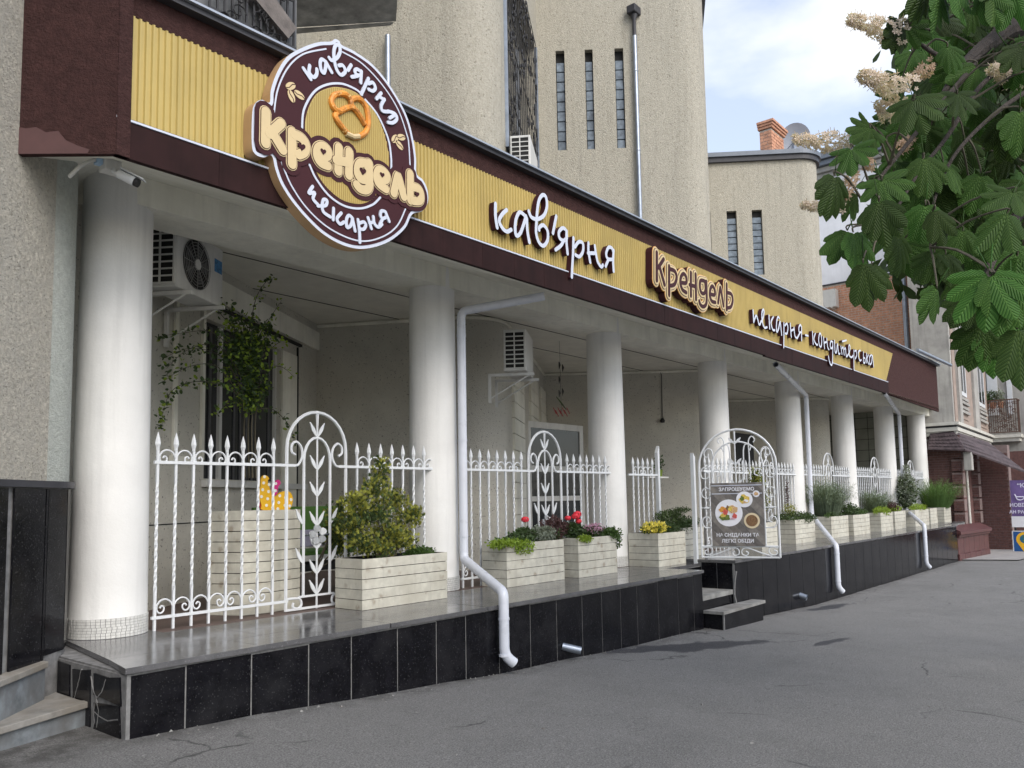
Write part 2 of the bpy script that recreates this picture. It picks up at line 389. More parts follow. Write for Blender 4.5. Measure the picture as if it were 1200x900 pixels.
    c = mix(mth('MULTIPLY', crack, .75), c, (.04, .04, .04, 1)); c = mix(dirt, c, (.055, .052, .048, 1)); c = mix(mth('MULTIPLY', stain, .92), c, (.045, .046, .052, 1)); L.new(c, b.inputs['Base Color'])
    ro = b.inputs['Roughness'].links[0].from_socket; L.new(mth('SUBTRACT', ro, mth('MULTIPLY', stain, .35), True), b.inputs['Roughness'])
_a, _b = onZ(690, 769, -.27), onZ(912, 757, -.36); _c = (_a+_b)/2
STAINS = [(_c.x, _c.y, (_b-_a).length*.56, .30, atan2(_b.y-_a.y, _b.x-_a.x))]
for (xa, ya, xb, yb, w_) in ((948, 716, 1000, 704, .22), (953, 771, 992, 757, .10), (650, 771, 700, 764, .22)):
    _a, _b = onZ(xa, ya, -.42), onZ(xb, yb, -.42); STAINS.append(((_a.x+_b.x)/2, (_a.y+_b.y)/2, (_b-_a).length*.55, w_, atan2(_b.y-_a.y, _b.x-_a.x)))
asphalt_extras()
# grit and small leaves lying along the plinth
b = MB(); random.seed(19)
for i in range(900):
    x = random.uniform(.1, 24); y = -abs(random.gauss(0, .12))-.012 if random.random() < .7 else random.uniform(-4, -.1); z = gzz(x, y)+.002; s_ = random.uniform(.004, .012)*(1 if random.random() < .93 else 1.8); a = random.random()*6.28
    b.add([(x+s_*cos(a+k*2.09), y+s_*sin(a+k*2.09), z) for k in range(3)]+[(x, y, z+s_*.8)], [(0, 1, 3), (1, 2, 3), (2, 0, 3)])
o = b.build('grit', M['concrete'], kind='stuff', fix=False); o['label'] = 'small stones and grit scattered along the foot of the black plinth'; o['category'] = 'grit'
# lighter paving in front of the far building
b = MB(); b.add([(25.3, -.02, -.455), (25.9, -1.5, -.46), (60, -4, -.62), (60, 1, -.62), (25.4, 1, -.455)], [(0, 1, 2, 3, 4)])
b.build('pavement', M['pave'], kind='structure')

# ================================================================== cafe terrace building
XC = [.583+3.9003*k for k in range(8)]; CYC = 1.654
FZ = .56; FZ2 = .625                    # the two floor levels
XE = 25.1; XF = 28.5                    # far end of the plinth, and of the terrace behind it
cafe = thing('cafe_building', 'long low terrace building with white columns, brown parapet and black granite plinth beside the street', 'building', (0, 0, 0))
# plinth cores
b = MB(); b.box(.012, 8.34, .006, 8, -.7, FZ-.045); b.box(8.34, 9.5, .62, 8, -.7, FZ-.045); b.box(9.46, XE, .006, 8, -.8, FZ2-.045); b.box(XE, XF, .42, 8, -.8, FZ2-.045); b.build('plinth_core', M['grout'], cafe)
# granite facing: traced joints, each slab a part
seam = [149, 218, 295, 362, 412, 466, 511.5, 546, 585, 621.6, 652.5, 682.5, 705.6, 727.5, 747, 771.6, 795, 813, 827]
xs = [max(0.0, onY(px, 800-(px-148)*.15, 0).x) for px in seam]; xs[0] = 0.0; xs[-1] = 8.36
for i in range(len(xs)-1):
    a, c = xs[i]+.007+(.02 if i == 0 else 0), xs[i+1]-.007
    MB().box(a, c, 0, .03, min(gz(a), gz(c))-.06, FZ-.055-random.random()*.012).build('granite_slab', M['granite'], cafe)
xx = 9.47; k = 0
while xx < XE-.1:
    w = .60 if k else .46
    c = min(XE, xx+w); MB().box(xx+.005, c-.005, 0, .03, min(gz(xx), gz(c))-.06, FZ2-.05-random.random()*.01).build('granite_slab', M['granite'], cafe); xx = c; k += 1
MB().box(-.002, .026, -.002, .026, -.02, FZ-.05).build('corner_strip', M['grout'], cafe)
# end face of the plinth (broken slabs repaired with mortar)
ye = [.03, .5, .86, 1.34]
MB().box(0, .012, .02, 1.36, -.1, FZ-.06).build('mortar_bed', M['grout'], cafe)
random.seed(3)
for i in range(3):
    a, c = ye[i]+.03, ye[i+1]-.012; z0, z1 = .02, FZ-.075
    cuts = [z0, z0+.27, z1] if i == 0 else [z0, z1]
    for z_a, z_b in zip(cuts, cuts[1:]):
        q = [(a, z_a+.01), ((a+c)/2+.05, z_a+.012), (c, z_a+.02), (c-.01, (z_a+z_b)/2), (c, z_b-.02), ((a+c)/2, z_b-.012), (a+.02, z_b)]
        MB().prism([(-.012, y+random.uniform(-.014, .014), z+random.uniform(-.012, .012)) for y, z in q], (.02, 0, 0)).build('granite_slab', M['granite'], cafe)
# mortar-filled cracks running over the end slabs
cr = MB()
for pts in ([(.86, .12), (.83, .2), (.78, .3), (.74, .38), (.7, .47)], [(.5, .05), (.46, .13), (.47, .22), (.44, .3), (.36, .35), (.3, .45)], [(.44, .3), (.5, .36), (.54, .44)], [(.47, .2), (.3, .17), (.1, .2)], [(1.25, .3), (1.18, .38), (1.16, .47)], [(.42, .1), (.4, .22), (.45, .3)]):
    P = catmull([V((-.009, y, z)) for y, z in pts], 4); cr.tube([p+V((0, .01*noise.noise(p*30), .01*noise.noise(p*25))) for p in P], [.005+.004*abs(noise.noise(p*12)) for p in P], 5)
cr.build('mortar_crack', M['grout'], cafe)
# coping slabs on top
def slabs(x0, x1, y0, y1, z0, z1, w, name='coping_slab', m='coping', first=0):
    x = x0+first; a = x0
    while a < x1-.05:
        c = min(x1, a+w*random.uniform(.92, 1.08)); dy = random.uniform(-.008, .008) if y0 < 0 else 0
        MB().box(a+.003, c-.003, y0+dy, y1-.004, z0+random.uniform(-.003, .0), z1+random.uniform(-.0012, .0012)).build(name, M[m], cafe); a = c
MB().prism([(-.025, -.03, FZ-.04), (1.0, -.03, FZ-.04), (1.0, .42, FZ-.04), (.06, .42, FZ-.04)], (0, 0, .04)).build('coping_slab', M['coping'], cafe)
MB().prism([(.06, .426, FZ-.04), (1.3, .426, FZ-.04), (1.3, 1.3, FZ-.04), (.19, 1.3, FZ-.04)], (0, 0, .04)).build('coping_slab', M['coping'], cafe)
MB().prism([(.19, 1.303, FZ-.04), (.9, 1.303, FZ-.04), (.9, 2.4, FZ-.04), (.35, 2.4, FZ-.04)], (0, 0, .04)).build('coping_slab', M['coping'], cafe)
slabs(1.0, 8.36, -.03, .42, FZ-.04, FZ, 1.25); slabs(1.3, 8.36, .424, 1.3, FZ-.04, FZ, 1.1)
slabs(8.36, 9.44, .6, 1.3, FZ-.04, FZ, 1.1)
slabs(9.44, XE+.02, -.03, .42, FZ2-.04, FZ2, 1.25); slabs(9.44, XF-.1, .424, 1.3, FZ2-.04, FZ2, 1.1)
b = MB(); b.box(.9, 9.44, 1.304, 9, FZ-.04, FZ-.002); b.box(9.44, XF, 1.304, 9, FZ-.04, FZ2-.002); b.build('terrace_floor', M['floor'], cafe)
# stair recess in the plinth
b = MB(); b.box(8.36, 8.375, .03, .6, -.4, FZ-.045); b.box(8.375, 9.46, .585, .6, -.4, FZ-.045); b.build('recess_wall', M['grout'], cafe)
for y0, y1 in ((.035, .30), (.31, .575)): MB().box(9.455, 9.468, y0, y1, -.3, FZ2-.05).build('granite_slab', M['granite'], cafe)
for x0, x1 in ((8.39, 8.9), (8.915, 9.44)): MB().box(x0, x1, .572, .584, -.3, FZ-.05).build('granite_slab', M['granite'], cafe)

# columns: tapered shaft, mosaic band of small tiles
def column(x, zf):
    b = MB(); prof = []
    for i in range(15):
        t = i/14; z = zf+.17+t*(4.62-zf-.17); prof.append((.309-.018*t-.006*sin(t*pi*.5), z))
    b.lathe([(.313, zf+.163)]+prof, 56, (x, CYC), cap=False)
    col = b.build('column', M['column'], cafe, smooth=True)
    t = MB(); t.lathe([(.313, zf-.01), (.313, zf+.165), (.30, zf+.17)], 56, (x, CYC), cap=False); t.build('tile_bed', M['grout'], col, smooth=True)
    t = MB(); nt_ = 52; random.seed(int(x*100))
    for r in range(7):
        sh = random.random()*.5
        for j in range(nt_):
            a0 = 2*pi*(j+sh)/nt_; a1 = a0+2*pi/nt_*.88; z0 = zf+.004+r*.0233; z1 = z0+.0205; R = .3165+random.uniform(-.001, .001)
            P = [(x+R*cos(a), CYC+R*sin(a), z) for z in (z0, z1) for a in (a0, a1)]
            P2 = [(x+.31*cos(a), CYC+.31*sin(a), z) for z in (z0, z1) for a in (a0, a1)]
            t.add(P+P2, [(0, 1, 3, 2), (0, 4, 5, 1), (2, 3, 7, 6), (0, 2, 6, 4), (1, 5, 7, 3)])
    t.build('mosaic_tile', M['tile'], col, kind='stuff')
for k, x in enumerate(XC): column(x, FZ if k < 3 else FZ2)
# beam with plain soffit toward the street; beam end butts into first column
BY0, BY1 = 1.37, 1.93; ZB = 4.335
b = MB(); b.box(XC[0]+.02, XF+.6, BY0, BY1, ZB, 4.62); b.build('beam', M['soffit'], cafe)
# sloped soffit from the fascia bottom up to the beam
PY = .2; ZF = 4.205; ZS = 4.60
cantA = onZ(18, 181, ZF); cantB = V((-.10, .155, ZF))
b = MB(); b.add([(-.08, PY, ZF), (XE-.3, PY, ZF), (XF+.6, BY0+.02, ZS), (.3, BY0+.02, ZS), (cantA.x, cantA.y, ZF), (.0, 2.2, ZF+.2), (.5, 2.2, ZF+.3)],
                [(0, 1, 2, 3), (0, 3, 6, 5, 4)])
b.v += [(x, y, z+.03) for x, y, z in b.v[:7]]; b.f += [(7, 10, 9, 8), (7, 11, 12, 13, 10)]; b.m += [0, 0]
b.build('soffit', M['soffit'], cafe)
MB().box(.6, XF+.5, BY1, 9.5, 4.65, 4.75).build('ceiling', M['ceil'], cafe)
for yy in (3.0, 4.2): MB().box(1.0, XE, yy, yy+.012, 4.642, 4.6495).build('ceiling_joint', M['dark'], cafe)
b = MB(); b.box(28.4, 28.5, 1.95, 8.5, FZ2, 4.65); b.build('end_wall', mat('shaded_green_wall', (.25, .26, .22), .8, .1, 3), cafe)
b = MB()
for k in range(10): b.box(28.39, 28.399, 1.95, 8.5, FZ2+.4*k+.2, FZ2+.4*k+.215)
for k in range(14): b.box(28.39, 28.399, 2.1+.45*k, 2.115+.45*k, FZ2, 4.6)
b.build('end_wall_joint', M['dark'], cafe, kind='stuff')
# parapet body
ZP = 5.545
b = MB(); b.box(-.055, XE-.32, .24, .5, ZF+.16, ZP); b.build('parapet', M['brown'], cafe)
d = (cantA-cantB)
b = MB(); b.prism([(cantB.x, cantB.y, ZF), (cantA.x, cantA.y, ZF), (cantA.x, cantA.y, 6.6), (cantB.x, cantB.y, ZP+.02)], (.03, .035, 0)); b.build('parapet_end', M['brown'], cafe)
nrm = V((d.y, -d.x, 0)).normalized(); nrm = nrm if nrm.y < 0 else -nrm
# smoother repaired patch at the foot of the end face, and a raised edge
pp = []
for u, v in [(0.02, .0), (.35, .0), (.72, .0), (.74, .03), (.62, .06), (.5, .10), (.42, .17), (.3, .16), (.2, .20), (.1, .19), (.02, .20)]:
    p = cantA+(cantB-cantA)*u; pp.append(V((p.x, p.y, ZF+.003+v))+nrm*.004)
MB().prism(pp, -nrm*.006).build('render_patch', M['patch'], cafe)
# flat brown surround left and right of the sheet
MB().box(-.098, .0, .15, .20, ZF, ZP).build('corner_return', M['brown'], cafe)
xr0 = onY(1046, 411, PY).x; xr1 = onY(1038.5, 445, PY).x; ZY0, ZY1 = 4.515, 5.335
b = MB(); b.prism([(xr1, PY+.02, 4.2), (XE-.3, PY+.02, 4.13), (XE-.3, PY+.02, ZP), (xr0, PY+.02, ZP), (xr0, PY+.02, ZY1), (xr1, PY+.02, ZY0)], (0, .06, 0)); b.build('parapet_render', M['brown'], cafe)
MB().box(-.09, xr0, PY+.012, PY+.04, ZY1+.002, ZP).build('parapet_band', M['brown'], cafe)
# roof edge: dark-coloured strip stands for the shaded gap under a thin pale metal lip
MB().box(-.12, XE-.28, .12, .5, ZP+.002, ZP+.045).build('gap_shade_strip', M['dflash'], cafe)
MB().box(-.14, XE-.26, .085, .55, ZP+.047, ZP+.066).build('roof_flashing', M['flash'], cafe)
MB().box(0, XE-.3, .5, 9, 5.2, 5.3).build('roof', M['dflash'], cafe)
P = [onY(324, 53, .16), onY(338, 63, .16)]
MB().obox(onY(324, 58, .14), P[1]-P[0], (0, .1, 0), (0, 0, .06)).build('gutter_clip', M['galv'], cafe)
# gutter pipe sticking out at far end
MB().tube([onY(1075, 410, .15), onY(1114, 428, -.15)], .05, 10).build('roof_gutter', M['galv'], cafe, smooth=True)
# ------------------------------------------------------------------ long sign: corrugated yellow sheet, fascia boards, white strip
sign = thing('sign_panel', 'long yellow corrugated sign sheet with brown board below along the parapet', 'sign', (0, PY, ZY0))
b = MB(); n0 = 0
pitch = .0505; x = -.075; xl = []; base = []
while x < xr0:
    for dx, dy in ((0, 0), (.012, .0), (.020, .018), (.041, .018), (.0485, 0)): base.append((x+dx, PY+dy))
    x += pitch
vs = []
for (x, y) in base:
    zt = ZY1; zb = ZY0
    if x > xr1: zb = ZY0+(ZY1-ZY0)*min(1, (x-xr1)/(xr0-xr1))
    vs += [(x, y, zb), (x, y, zt)]
b.add(vs, [(2*i, 2*i+2, 2*i+3, 2*i+1) for i in range(len(base)-1)])
b.add([(-.075, PY, ZY0), (-.10, .17, ZY0), (-.10, .17, ZY1), (-.075, PY, ZY1)], [(0, 1, 2, 3)])
b.add([(-.10, .17, ZY0), (-.125, .19, ZY0), (-.125, .19, ZY1), (-.10, .17, ZY1)], [(0, 1, 2, 3)])
b.build('corrugated_sheet', M['yellow'], sign, fix=False)
x = -.09; random.seed(5)
while x < xr1:
    w = random.uniform(.52, .66) if x > 0 else .8; c = min(xr1+.05, x+w)
    MB().box(x+.0015, c-.0015, PY-.035+random.uniform(-.001, .001), PY+.018, 4.205+(0 if x < 11 else -.02), ZY0-.035).build('fascia_board', M['fascia'], sign); x = c
MB().box(-.10, xr1+.02, PY-.045, PY+.01, ZY0-.031, ZY0-.015).build('white_strip', M['trim'], sign)
MB().box(-.10, xr1+.02, PY-.02, PY+.01, ZY0-.011, ZY0-.001).build('shadow_strip', M['signbr'], sign)

# ================================================================== strokes for lettering on a plane y = const
def spath(pts, org, sc, Y, n=5):
    P = [onY(org[0]+x/sc, org[1]+y/sc, Y) for x, y in pts]
    return catmull(P, n) if len(P) > 2 else [P[0]+(P[1]-P[0])*(i/4) for i in range(5)]
def ribbon(mb, path, w, yf, depth, k=0):
    """flat-faced stroke with round ends: front at yf, going back (towards +y) by depth; strokes climb by fractions of a mm so that crossings never coincide"""
    n = len(path); h = w/2
    out_l, out_r = [], []
    for i in range(n):
        a = path[max(0, i-1)]; c = path[min(n-1, i+1)]; t = V((c.x-a.x, 0, c.z-a.z)); t = t.normalized() if t.length > 1e-9 else V((1, 0, 0))
        nn = V((-t.z, 0, t.x)); yy = yf-.0009*k-.0009*i/n
        out_l.append(V((path[i].x, yy, path[i].z))+nn*h); out_r.append(V((path[i].x, yy, path[i].z))-nn*h)
    def cap(p, q, y, s):
        c = (p+q)/2; r = (p-q)/2; d = V((r.z, 0, -r.x))*s; return [c+r*cos(a)+d*sin(a) for a in [pi*j/6 for j in range(1, 6)]]
    capE = cap(out_l[-1], out_r[-1], 0, 1); capS = cap(out_r[0], out_l[0], 0, 1)
    ring = out_l+capE+out_r[::-1]+capS; m = len(ring); o = len(mb.v)
    mb.v += [tuple(p) for p in ring]+[(p.x, yf+depth, p.z) for p in ring]
    f = [(o+i, o+i+1, o+m-len(capS)-1-i-1+0, o+m-len(capS)-1-i) for i in range(n-1)]
    f.append(tuple(o+n-1+j for j in range(len(capE)+2))); s0 = m-len(capS)-1; f.append(tuple([o+s0+j for j in range(len(capS)+1)]+[o]))
    mb.f += f; mb.m += [0]*len(f)
    side = [(o+i, o+m+i, o+m+(i+1) % m, o+(i+1) % m) for i in range(m)]; mb.f += side; mb.m += [1]*len(side)
def lettering(parent, glyphs, org, sc, Y, w, yf, depth, mats, grow=0, back=0):
    for name, strokes in glyphs:
        b = MB()
        for k, st in enumerate(strokes): ribbon(b, spath(st, org, sc, Y), w+grow, yf+back, depth, k)
        b.build(name, mats, parent, fix=False)
# --- script word in the middle
t = thing('letter_sign', 'white script letters "кав\'ярня" standing off the yellow sign sheet', 'sign', tuple(onY(645, 300, .12)), 'raised letters on the long sign')
GA = [('letter', [[(118, 140), (118, 250), (132, 350)], [(215, 195), (175, 235), (150, 290), (175, 350), (215, 385), (255, 368)]]),
 ('letter', [[(372, 240), (330, 215), (300, 270), (290, 350), (300, 420), (335, 400), (365, 320), (385, 250)], [(392, 270), (398, 380), (415, 480)]]),
 ('letter', [[(410, 205), (435, 260), (490, 275), (545, 240), (570, 160), (560, 80), (530, 65), (500, 110), (485, 200), (478, 300), (475, 400), (500, 480), (540, 510), (575, 460), (575, 380), (540, 330), (505, 345), (500, 370)]]),
 ('letter', [[(652, 250), (622, 400)]]),
 ('letter', [[(745, 420), (735, 370), (705, 355), (675, 390), (680, 440), (715, 465), (745, 440)], [(715, 470), (690, 510), (645, 545)], [(742, 380), (740, 470), (750, 580)]]),
 ('letter', [[(803, 440), (800, 560), (792, 700), (788, 785)], [(815, 520), (850, 475), (885, 490), (885, 560), (855, 605), (820, 590)]]),
 ('letter', [[(935, 485), (935, 560), (950, 655)], [(930, 575), (1000, 575)], [(990, 510), (1000, 580), (1015, 650), (1045, 695), (1060, 680)]]),
 ('letter', [[(1150, 560), (1140, 530), (1110, 525), (1090, 580), (1105, 625), (1145, 630)], [(1110, 630), (1085, 690)], [(1155, 550), (1150, 640), (1155, 735)]])]
lettering(t, GA, (565, 220), 7.5, .12, .048, .12, .075, [M['trim'], M['signbr']])
# --- second script word group
t = thing('letter_sign', 'white script letters "пекарня-кондитерська" at the far end of the yellow sign sheet', 'sign', tuple(onY(950, 410, .12)), 'raised letters on the long sign')
GB = [('letter', [[(135, 110), (145, 290)], [(150, 270), (180, 190), (205, 250), (225, 325), (245, 310)]]),
 ('letter', [[(250, 290), (285, 230), (300, 130), (285, 100), (268, 160), (275, 280), (305, 370), (345, 365)]]),
 ('letter', [[(375, 190), (385, 385)], [(440, 210), (405, 290), (430, 400), (460, 410)]]),
 ('letter', [[(530, 230), (510, 210), (490, 290), (490, 430), (515, 400), (540, 280)], [(545, 290), (565, 480)]]),
 ('letter', [[(600, 300), (600, 480), (597, 670)], [(615, 340), (645, 310), (660, 380), (645, 460), (620, 460)]]),
 ('letter', [[(695, 310), (710, 510)], [(705, 420), (745, 400)], [(750, 370), (765, 500), (795, 530)]]),
 ('letter', [[(860, 350), (845, 330), (825, 370), (830, 440), (860, 440)], [(840, 450), (800, 530)], [(865, 360), (865, 565)]]),
 ('hyphen', [[(925, 485), (965, 495)]])]
lettering(t, GB, (872, 355), 12.857, .12, .042, .12, .07, [M['trim'], M['signbr']])
GC = [('letter', [[(145, 165), (155, 340)], [(185, 190), (165, 270), (200, 345), (215, 345)]]),
 ('letter', [[(245, 190), (232, 270), (245, 360), (268, 370), (275, 280), (262, 200), (245, 190)]]),
 ('letter', [[(300, 240), (315, 400)], [(308, 320), (340, 310)], [(345, 260), (358, 380), (375, 415)]]),
 ('letter', [[(430, 310), (405, 300), (395, 350), (405, 400), (430, 380)], [(430, 310), (430, 480), (425, 600), (410, 635), (385, 590), (370, 510)]]),
 ('letter', [[(455, 290), (465, 450), (485, 440), (495, 340)], [(500, 340), (512, 470), (530, 470)]]),
 ('letter', [[(545, 370), (560, 480)], [(562, 400), (578, 385), (590, 490)], [(595, 410), (607, 395), (620, 510), (635, 505)], [(565, 300), (620, 285)]]),
 ('letter', [[(640, 500), (665, 450), (675, 380), (660, 350), (655, 420), (665, 500), (695, 525), (715, 500)]]),
 ('letter', [[(728, 420), (728, 560), (730, 700)], [(740, 440), (760, 430), (765, 500), (745, 545)]]),
 ('letter', [[(820, 430), (795, 440), (790, 500), (810, 570), (830, 560)]]),
 ('letter', [[(862, 450), (862, 600)], [(865, 530), (885, 545), (882, 600), (862, 600)]]),
 ('letter', [[(905, 470), (905, 600)], [(930, 490), (912, 550), (935, 620)]]),
 ('letter', [[(975, 490), (950, 520), (950, 620), (975, 600), (985, 500)], [(990, 500), (1005, 660)]])]
lettering(t, GC, (940, 375), 12, .12, .042, .12, .07, [M['trim'], M['signbr']])
# --- block word with cream outline
t = thing('letter_sign', 'brown block letters "Крендель" outlined in cream on the middle of the yellow sign sheet', 'sign', tuple(onY(812, 330, .08)), 'raised letters on the long sign')
GD = [('letter', [[(185, 110), (185, 440)], [(265, 190), (200, 290)], [(215, 270), (275, 490)]]),
 ('letter', [[(330, 270), (330, 610)], [(340, 305), (395, 330), (418, 400), (395, 480), (350, 500)]]),
 ('letter', [[(480, 465), (530, 465), (530, 400), (500, 360), (470, 395), (462, 470), (485, 545), (530, 580)]]),
 ('letter', [[(585, 345), (585, 620)], [(640, 365), (645, 660)], [(570, 490), (640, 510)]]),
 ('letter', [[(745, 445), (700, 440), (690, 500), (705, 575), (740, 590), (757, 540), (750, 450)], [(765, 450), (770, 600), (765, 710), (730, 745), (695, 720), (683, 680)]]),
 ('letter', [[(820, 600), (865, 605), (862, 540), (835, 505), (812, 545), (808, 620), (830, 680), (872, 695)]]),
 ('letter', [[(905, 700), (925, 545), (935, 535), (968, 735)]]),
 ('letter', [[(1005, 480), (1005, 780)], [(1012, 580), (1060, 600), (1075, 670), (1055, 745), (1015, 760)]])]
lettering(t, [('letter_body', s) for _, s in GD], (750, 285), 10, .08, .19, .085, .11, [M['orange'], M['signbr']])
lettering(t, [('letter_edge', s) for _, s in GD], (750, 285), 10, .08, .175, .079, .005, [M['cream'], M['cream']])
lettering(t, [('letter_line', s) for _, s in GD], (750, 285), 10, .08, .135, .073, .004, [M['signbr'], M['signbr']])
lettering(t, [('letter_fill', s) for _, s in GD], (750, 285), 10, .08, .118, .067, .004, [M['cream'], M['cream']])
lettering(t, GD, (750, 285), 10, .08, .060, .060, .005, [M['signbr'], M['signbr']])

# ================================================================== round sign
DY = .07
disc = thing('round_sign', 'round brown sign "кав\'ярня Крендель пекарня" with a pretzel in the middle', 'sign', (1.87, DY, 4.0))
def zp(pts, org=(280, 30), sc=3.3333, Y=DY): return [onY(org[0]+x/sc, org[1]+y/sc, Y) for x, y in pts]
def at_y(pts, y): return [V((p.x, y, p.z)) for p in pts]
OUTL = [(120, 300), (125, 250), (150, 180), (190, 120), (250, 85), (310, 65), (358, 62), (375, 52), (392, 60), (402, 76), (450, 100), (520, 150), (580, 220), (630, 300), (662, 370), (682, 450), (692, 520), (694, 578), (718, 602), (736, 640), (738, 690), (715, 725), (677, 737), (650, 790), (600, 835), (540, 862), (470, 872), (400, 855), (330, 815), (270, 760), (210, 690), (165, 620), (142, 560), (128, 508), (95, 515), (62, 500), (50, 460), (52, 340), (65, 302), (90, 290)]
ring = catmull(zp(OUTL), 5, True)
def inset(pts, d):
    n = len(pts); A = sum(pts[i].x*pts[(i+1) % n].z-pts[(i+1) % n].x*pts[i].z for i in range(n)); s = 1 if A > 0 else -1; o = []
    for i in range(n):
        t = (pts[(i+2) % n]-pts[i-2]).normalized(); o.append(pts[i]+V((-t.z, 0, t.x))*d*s)
    return o
def plate(name, pts, yf, dep, mf, ms, parent):
    P = at_y(pts, yf); n = len(P); b = MB(); b.add(P, [tuple(range(n))]); o = len(b.v)
    b.v += [(p.x, yf+dep, p.z) for p in P]; b.f += [(i, i+n, (i+1) % n+n, (i+1) % n) for i in range(n)]+[tuple(range(2*n-1, n-1, -1))]; b.m += [1]*(n+1)
    return b.build(name, [mf, ms], parent, fix=False)
plate('sign_body', ring, DY, .125, M['trim'], M['tan'], disc)
plate('brown_face', inset(ring, .030), DY-.003, .004, M['signbr'], M['signbr'], disc)
def line(name, st, w, y, m, org=(280, 30), sc=3.3333, parent=disc):
    b = MB()
    for k, s in enumerate(st): ribbon(b, spath(s, org, sc, DY, 8), w, y, .003, k)
    return b.build(name, [m, m], parent, fix=False)
line('white_ring', [[(135, 345), (150, 250), (190, 165), (250, 112), (338, 92)], [(403, 104), (480, 150), (560, 235), (620, 330), (655, 430), (662, 470), (667, 560)],
                    [(165, 535), (200, 620), (260, 710), (340, 785), (430, 832), (500, 842), (570, 820), (618, 780), (648, 718)]], .014, DY-.007, M['trim'])
line('white_ring', [[(245, 405), (252, 330), (290, 262), (340, 232), (400, 228), (455, 250), (480, 272)], [(492, 290), (540, 350), (580, 440), (592, 510), (593, 570)],
                    [(274, 545), (300, 600), (350, 665), (410, 705), (470, 715), (520, 700), (550, 672)]], .020, DY-.007, M['trim'])
YD = catmull(zp([(257, 400), (268, 330), (300, 270), (350, 244), (400, 243), (460, 265), (520, 325), (562, 410), (582, 500), (583, 560), (560, 620), (530, 665), (500, 690), (460, 697), (400, 680), (340, 630), (300, 570), (270, 500)]), 6, True)
plate('yellow_disc', YD, DY-.005, .003, M['yellow'], M['yellow'], disc)
# printed corrugation of the yellow disc as fine proud strips
b = MB(); x0, x1 = min(p.x for p in YD), max(p.x for p in YD)
x = x0+.02
while x < x1-.01:
    zs = []
    for i in range(len(YD)):
        p, q = YD[i], YD[(i+1) % len(YD)]
        if (p.x-x)*(q.x-x) < 0: zs.append(p.z+(q.z-p.z)*(x-p.x)/(q.x-p.x))
    if len(zs) >= 2: b.box(x, x+.011, DY-.0075, DY-.005, min(zs)+.004, max(zs)-.004)
    x += .023
MATS_ys = mat('yellow_print_dark', (.36, .25, .06), .5, .06, 3); b.build('printed_stripe', MATS_ys, disc, kind='stuff')
wordK = [[(205, 180), (200, 480)], [(350, 290), (240, 390)], [(255, 360), (365, 545)]]
wordP = [[(455, 370), (455, 680)], [(480, 400), (545, 430), (585, 490), (575, 560), (520, 590)]]
wordE = [[(745, 600), (795, 600), (795, 545), (750, 510), (705, 530), (695, 600), (730, 665), (795, 695)]]
wordH = [[(85, 195), (78, 420)], [(185, 235), (180, 460)], [(60, 315), (170, 335)]]
wordD = [[(360, 350), (300, 340), (272, 370), (265, 440), (295, 490), (340, 495), (365, 440), (362, 350)], [(375, 345), (380, 480), (375, 570), (340, 600), (285, 585), (255, 550)]]
wordE2 = [[(490, 490), (535, 500), (545, 460), (510, 420), (470, 410), (450, 460), (465, 535), (535, 590)]]
wordL = [[(612, 630), (645, 485), (660, 485), (708, 665)]]
wordS = [[(770, 445), (770, 700)], [(790, 570), (850, 590), (872, 645), (862, 700), (800, 705)]]
Z2, Z3 = (285, 110), (385, 150); S8 = 8.1833
allw = [(Z2, wordK), (Z2, wordP), (Z2, wordE), (Z3, wordH), (Z3, wordD), (Z3, wordE2), (Z3, wordL), (Z3, wordS)]
for i, (o_, w_) in enumerate(allw):
    line('letter_backing', w_, .195, DY-.010, M['signbr'], o_, S8)
    line('letter', w_, .112, DY-.015, M['cream'], o_, S8)
    line('letter_line', w_, .096, DY-.0185, M['signbr'], o_, S8)
    line('letter_fill', w_, .086, DY-.022, M['cream'], o_, S8)
for o_, cx_, cy_, s_ in ((Z2, 545, 515, 1), (Z2, 752, 560, .8), (Z3, 313, 420, 1), (Z3, 498, 455, .75), (Z3, 832, 640, .8)):
    c = onY(o_[0]+cx_/S8, o_[1]+cy_/S8, DY); pts = []
    for j in range(20):
        a = 2*pi*j/20; pts.append((c.x+.0024*s_*16*sin(a)**3, DY-.027, c.z+.0024*s_*(13*cos(a)-5*cos(2*a)-2*cos(3*a)-cos(4*a))))
    MB().prism(pts, (0, .003, 0)).build('heart', M['signbr'], disc)
W1 = [[(80, 290), (150, 395)], [(140, 265), (135, 330), (175, 375), (205, 350), (208, 300)], [(290, 225), (255, 205), (240, 240), (250, 310), (275, 335), (290, 290), (295, 230)], [(300, 240), (350, 330)],
      [(325, 190), (350, 215), (400, 190), (430, 130), (420, 75), (388, 72), (370, 130), (375, 220), (400, 310), (440, 355), (480, 320), (455, 265), (418, 265)], [(535, 260), (505, 310)],
      [(625, 320), (590, 300), (570, 320), (590, 355), (630, 360)], [(595, 365), (540, 375)], [(632, 320), (625, 430)], [(700, 390), (630, 540)], [(700, 440), (740, 430), (765, 480), (740, 510), (700, 495)],
      [(820, 530), (775, 585)], [(800, 565), (850, 595)], [(850, 590), (820, 650), (830, 700), (880, 710)], [(885, 705), (950, 730), (968, 780), (930, 815), (885, 812)], [(900, 770), (940, 745)]]
line('script_word', W1, .034, DY-.011, M['trim'], (345, 45), 8.185)
